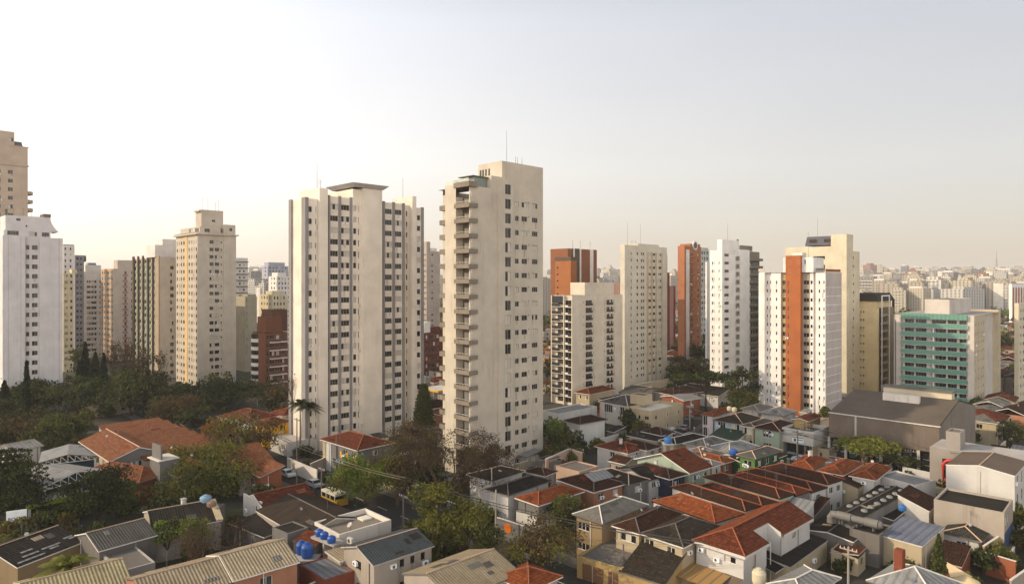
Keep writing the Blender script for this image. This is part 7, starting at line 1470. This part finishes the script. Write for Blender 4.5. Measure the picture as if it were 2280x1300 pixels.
# yard walls following the street grid
n = tries = 0; WLM = [WB, CONCL, CONCD, WC, WBR, WW]; wn_ = ['beige', 'pale concrete', 'dark concrete', 'cream', 'brick red', 'white']
while n < 60 and tries < 3000:
    tries += 1; px, py = cr.uniform(560, 2290), cr.uniform(910, 1290); P_ = G(px, py); dr = R(45) if cr.random() < .5 else R(135); L_ = cr.uniform(4, 9); Q = P_ + Vector((math.cos(dr), math.sin(dr), 0)) * L_
    if not (free(P_, .3) and free(Q, .3) and free((P_ + Q) / 2, .3)): continue
    k = cr.randrange(6); m = MB(); h_ = cr.uniform(1.8, 2.8); m.box(0, L_, -.1, .1, 0, h_, WLM[k]); m.box(-.03, L_ + .03, -.14, .14, h_, h_ + .07, CONCL); o = m.build('yard_wall'); o.location = P_; o.rotation_euler = (0, 0, dr); tag(o, '%s wall dividing the back yards' % wn_[k], 'wall', 'walls dividing the back yards'); n += 1
# roof-top aerials and little tanks on houses
tk = MB(); tk.lathe([(.42, 0), (.5, .2), (.5, .6), (.38, .75), (.15, .8)], BLC, n=14); tk = tk.mesh('roof_tank')
an = MB(); an.tube([(0, 0, 0), (0, 0, 2.2)], .03, STEEL, 4); [an.box(-.45, .45, -.015, .015, z, z + .03, STEEL) for z in (1.6, 1.8, 2.0, 2.15)]; an = an.mesh('antenna')
vt = MB(); vt.box(-.3, .3, -.3, .3, -.4, .9, WW); vt.box(-.38, .38, -.38, .38, .9, 1.0, CONC); vt = vt.mesh('chimney')
dsh = MB(); dsh.tube([(0, 0, 0), (0, 0, .6)], .03, STEEL, 4); dsh.tube([(0, 0, .7), (-.12, 0, .8)], [.08, .27], CONC, 12); dsh = dsh.mesh('satellite_dish')
for o in [o for o in col.objects if o.type == 'EMPTY' and o.get('category') in ('house', 'row house', 'shop') and o.location.y < 230]:
    rf = [c for c in o.children if c.name.startswith('roof')]
    if not rf: continue
    bb = rf[0].bound_box; x1, y1 = max(v[0] for v in bb), max(v[1] for v in bb); zt_ = max(v[2] for v in bb); zb_ = min(v[2] for v in bb) + .16
    dp = bpy.context
    for me_, pr in ((an, .55), (vt, .07), (dsh, .25)):
        if cr.random() < pr and not (me_ is vt and o.get('category') == 'row house'):
            a, b = x1 * cr.uniform(.3, .7), y1 * cr.uniform(.35, .65); s_ = min(x1, y1) / 2; hh_ = min(a, x1 - a, b, y1 - b) / s_
            me0 = rf[0].data; best = None
            # height of the roof surface at this point
            for p in me0.polygons:
                if abs(p.normal.z) < .3: continue
                vs = [me0.vertices[i].co for i in p.vertices]; inside = True; sg = 0
                for i in range(len(vs)):
                    q, w_ = vs[i], vs[(i + 1) % len(vs)]; cr_ = (w_.x - q.x) * (b - q.y) - (w_.y - q.y) * (a - q.x)
                    if sg == 0: sg = 1 if cr_ > 0 else -1
                    elif cr_ * sg < 0: inside = False; break
                if inside:
                    z_ = vs[0].z - (p.normal.x * (a - vs[0].x) + p.normal.y * (b - vs[0].y)) / p.normal.z; best = z_ if best is None else max(best, z_)
            if best is not None: link(me_.name.split('.')[0], me_, o, (a, b, best - .05), cr.uniform(0, 3))
# ---------------- distant city, hills and air ----------------
m = MB(); xs = [-7000 + i * 500 for i in range(29)]
for a, b in zip(xs, xs[1:]):
    for y0, y1, z0, z1 in ((1500, 2600, .3, 16), (2600, 8900, 16, 26)): m.poly([(a, y0, z0), (b, y0, z0), (b, y1, z1), (a, y1, z1)], GM)
tag(m.build('hills'), None, kind='structure')
FC = [M('far_white', 'c2bdb4', .85, 'far', dirt=.45, per=.28), M('far_cream', 'b8ae99', .85, 'far', dirt=.4, per=.30), M('far_grey', '8d8984', .85, 'far', dirt=.5, per=.26), M('far_tan', 'a79c8d', .85, 'far', dirt=.4, per=.33), M('far_brick', '7d4c3a', .85, 'far', dirt=.35, per=.3, c2='a79a8a'), M('far_glass', '5f6b75', .4, 'far', dirt=.6, per=.24)]
FN = ['white', 'cream', 'grey', 'tan', 'brick-coloured', 'bluish glass']
def farmesh(w, d, h, mat, kind, ms):
    m = MB(); m.box(-w / 2, w / 2, -d / 2, d / 2, 0, h, mat, CONC, bottom=False)
    if kind == 0: m.box(-w * .2, w * .3, -d * .25, d * .3, h, h + 4, mat, CONC)
    elif kind == 1: m.box(-w * .35, w * .1, -d * .3, d * .3, h, h + 3, mat, CONC); m.box(-w * .3, -w * .1, -d * .2, d * .1, h + 3, h + 6.5, mat, CONC); m.box(-w / 2 - 1, -w / 2, -d * .2, d * .2, 0, h * .96, CONCL)
    elif kind == 2: m.box(-w * .15, w * .15, -d / 2 - 1.4, -d / 2, 0, h + 2.5, mat); m.box(-w * .4, w * .4, -d * .35, d * .35, h, h + 2.8, mat, CONC)
    elif kind == 3:
        m.box(-w * .3, w * .3, -d * .3, d * .3, h, h + 6, mat, CONC)
        for k in range(int(h / 6)): m.box(-w / 2 - .9, -w / 2, -d * .3, d * .3, 6 * k + 3, 6 * k + 4.2, CONCL)
    else: m.box(-w * .45, w * .2, -d * .4, d * .4, h, h + 3, CONCL, CONC); m.tube([(w * .3, 0, h), (w * .3, 0, h + 9)], .25, STEEL, 4)
    return m.mesh('distant_tower')
FM = []
for mi_, mt in enumerate(FC):
    for k in range(5): FM.append((mi_, farmesh(random.uniform(15, 30), random.uniform(13, 22), 60, mt, k, None)))
fr = random.Random(11); WT_ = [26, 24, 14, 14, 6, 3]
def fz(Y): return 0 if Y < 1500 else ((Y - 1500) / 1100 * 16 if Y < 2600 else 16 + (Y - 2600) / 6300 * 10)
def far_tower(px, Y, top, sc_=1.0):
    mi_ = fr.choices(range(6), WT_)[0]; me = FM[mi_ * 5 + fr.randrange(5)][1]; P_ = at(px, Y); P_.z = fz(Y) - .5
    o = bpy.data.objects.new('distant_tower', me); col.objects.link(o); o.location = P_; hz = zat(top, Y) - P_.z
    o.scale = (sc_, sc_, max(.25, hz / 60)); o.rotation_euler = (0, 0, R(fr.choice((45, 45, 45, 30, 60)) + fr.uniform(-6, 6))); tag(o, '%s high-rise in the distant skyline' % FN[mi_], 'high-rise', 'distant skyline high-rises'); return o
def band(n, x0, x1, Y0, Y1, t0, t1, s0=1.0, s1=1.0):
    for k in range(n):
        Y = Y0 + (Y1 - Y0) * fr.random(); far_tower(x0 + (x1 - x0) * (k + fr.random()) / n, Y, t0 + (t1 - t0) * fr.random(), fr.uniform(s0, s1))
band(36, 1900, 2300, 760, 1000, 622, 652, .9, 1.5); band(56, 1895, 2300, 1100, 1550, 606, 634, .8, 1.5); band(52, 1890, 2310, 1600, 2300, 600, 620, 1.3, 2.0); band(36, 1885, 2320, 2500, 3300, 594, 610, 1.5, 2.4)
band(7, 1205, 1245, 800, 1500, 616, 640); band(10, 1205, 1250, 1800, 3200, 600, 616, 1.2, 1.8); band(10, 1325, 1390, 900, 1800, 612, 636); band(14, 1325, 1395, 2000, 3500, 598, 614, 1.2, 1.9)
band(8, 1480, 1515, 1000, 3000, 604, 626); band(8, 555, 650, 500, 700, 625, 655, .6, .9); band(8, 550, 650, 1200, 2600, 598, 622); band(10, 130, 260, 500, 1500, 604, 625, .7, 1.1); band(14, -200, 560, 1500, 3000, 606, 620); band(6, 940, 1000, 1500, 2500, 605, 622); band(10, 1560, 1700, 1500, 3000, 606, 620)
for px, Y, tp_, mi_, s_ in ((565, 2600, 596, 5, 2.2), (1937, 2300, 590, 5, 1.6), (1358, 3000, 595, 5, 1.4), (2015, 2600, 592, 5, 1.3)): o = far_tower(px, Y, tp_, s_)
T = []
for lb, px, Y, pl, pr, top, mt in (('blue-grey block with a bulky roof frame in the left gap', 596, 560, 583, 642, 592, 2), ('pale cream block with dark windows before the blue-grey one', 616, 430, 598, 645, 615, 1), ('low cream block in the left gap above the brick terraces', 606, 330, 577, 640, 656, 1)):
    simple(lb, px, Y, pl, pr, top, (M('grey_lilac_render', '8b8a92', .85), W1, CR)[T.append(0) or len(T) - 1], [(px + k, px + k + 3) for k in range(4, pr - px - 3, 7)], [(px - k, px - k - 2.5) for k in range(4, px - pl - 3, 6)], fh=3, h=1.5, pent=[(px + 2, pr - 8, top - 8, 2, 10)]).finish(60)
m = MB()
for k in range(900):
    px = fr.choice((fr.uniform(1880, 2330), fr.uniform(1880, 2330), fr.uniform(-300, 2500))); Y = fr.uniform(2300, 5200); P_ = at(px, Y); w = fr.uniform(12, 30); z0 = fz(Y) - .5
    m.box(P_.x - w, P_.x + w * .3, P_.y, P_.y + w, z0, z0 + fr.uniform(25, 62) + (Y - 2300) * .006, FC[fr.choices(range(6), WT_)[0]], bottom=False)
tag(m.build('distant_city'), 'mass of pale high-rises fading into haze on the horizon', 'skyline', None, 'stuff')
m = MB()
for k in range(1500):
    px = fr.uniform(-300, 2500); Y = fr.uniform(430, 2200); P_ = at(px, Y); w = fr.uniform(4, 9); hh_ = fr.uniform(3, 7)
    m.box(P_.x - w, P_.x + w, P_.y, P_.y + w * 1.5, fz(Y) - .3, fz(Y) + hh_, FC[fr.choices(range(5), [4, 4, 3, 3, 3])[0]], fr.choice((TER, TER2, CONC, CORL)), bottom=False)
tag(m.build('distant_houses'), 'carpet of far low houses with tiled roofs', 'houses', None, 'stuff')
pts = []
for k in range(900):
    px = fr.uniform(-300, 2500); Y = fr.uniform(330, 2000); P_ = at(px, Y); r = fr.uniform(4, 9)
    q = RNG.normal(size=(70, 3)); q /= np.linalg.norm(q, axis=1)[:, None]; pts.append(np.array([P_.x, P_.y, fz(Y) + r * .8]) + q * r * RNG.uniform(.6, 1.1, (70, 1)) * np.array([1.3, 1.3, .8]))
pts = np.concatenate(pts); tag(link('distant_trees', leaf_mesh('distant_trees', pts, 3.0, [LV['green'], LV['dark'], LV['olive']], RNG.integers(0, 3, len(pts)), RNG)), 'far tree crowns between the distant houses', 'trees', None, 'stuff')
# broadcasting mast
e = empty('broadcast_tower', (*at(2219, 3300).xy, 15), R(45), 'tall broadcasting mast on the horizon at the right', 'broadcast tower'); m = MB(); hm = zat(556, 3300) - 15
for x, y in ((-9, -9), (9, -9), (9, 9), (-9, 9)): m.tube([(x, y, 0), (x * .12, y * .12, hm * .75)], [1.6, .8], STEEL, 5)
for k in range(10): q = 9 * (1 - .88 * k / 10); z = hm * .75 * k / 10; m.tube([(-q, -q, z), (q, -q, z), (q, q, z), (-q, q, z), (-q, -q, z)], .7, STEEL, 4)
m.build('lattice', e); m = MB(); m.tube([(0, 0, hm * .7), (0, 0, hm)], [1.4, .5], STEEL, 6); m.build('mast', e)
# air
HZ = bpy.data.materials.new('haze_air'); HZ.use_nodes = True; nt = HZ.node_tree; nt.nodes.clear(); out = nt.nodes.new('ShaderNodeOutputMaterial'); pv = nt.nodes.new('ShaderNodeVolumePrincipled')
pv.inputs['Color'].default_value = (1, .965, .92, 1); pv.inputs['Density'].default_value = 1.25e-4; pv.inputs['Anisotropy'].default_value = 0.0; nt.links.new(pv.outputs[0], out.inputs['Volume'])
m = MB(); m.box(-8990, 8990, -59, 8990, -1, 135, HZ); o = m.build('haze'); tag(o, None, kind='stuff')
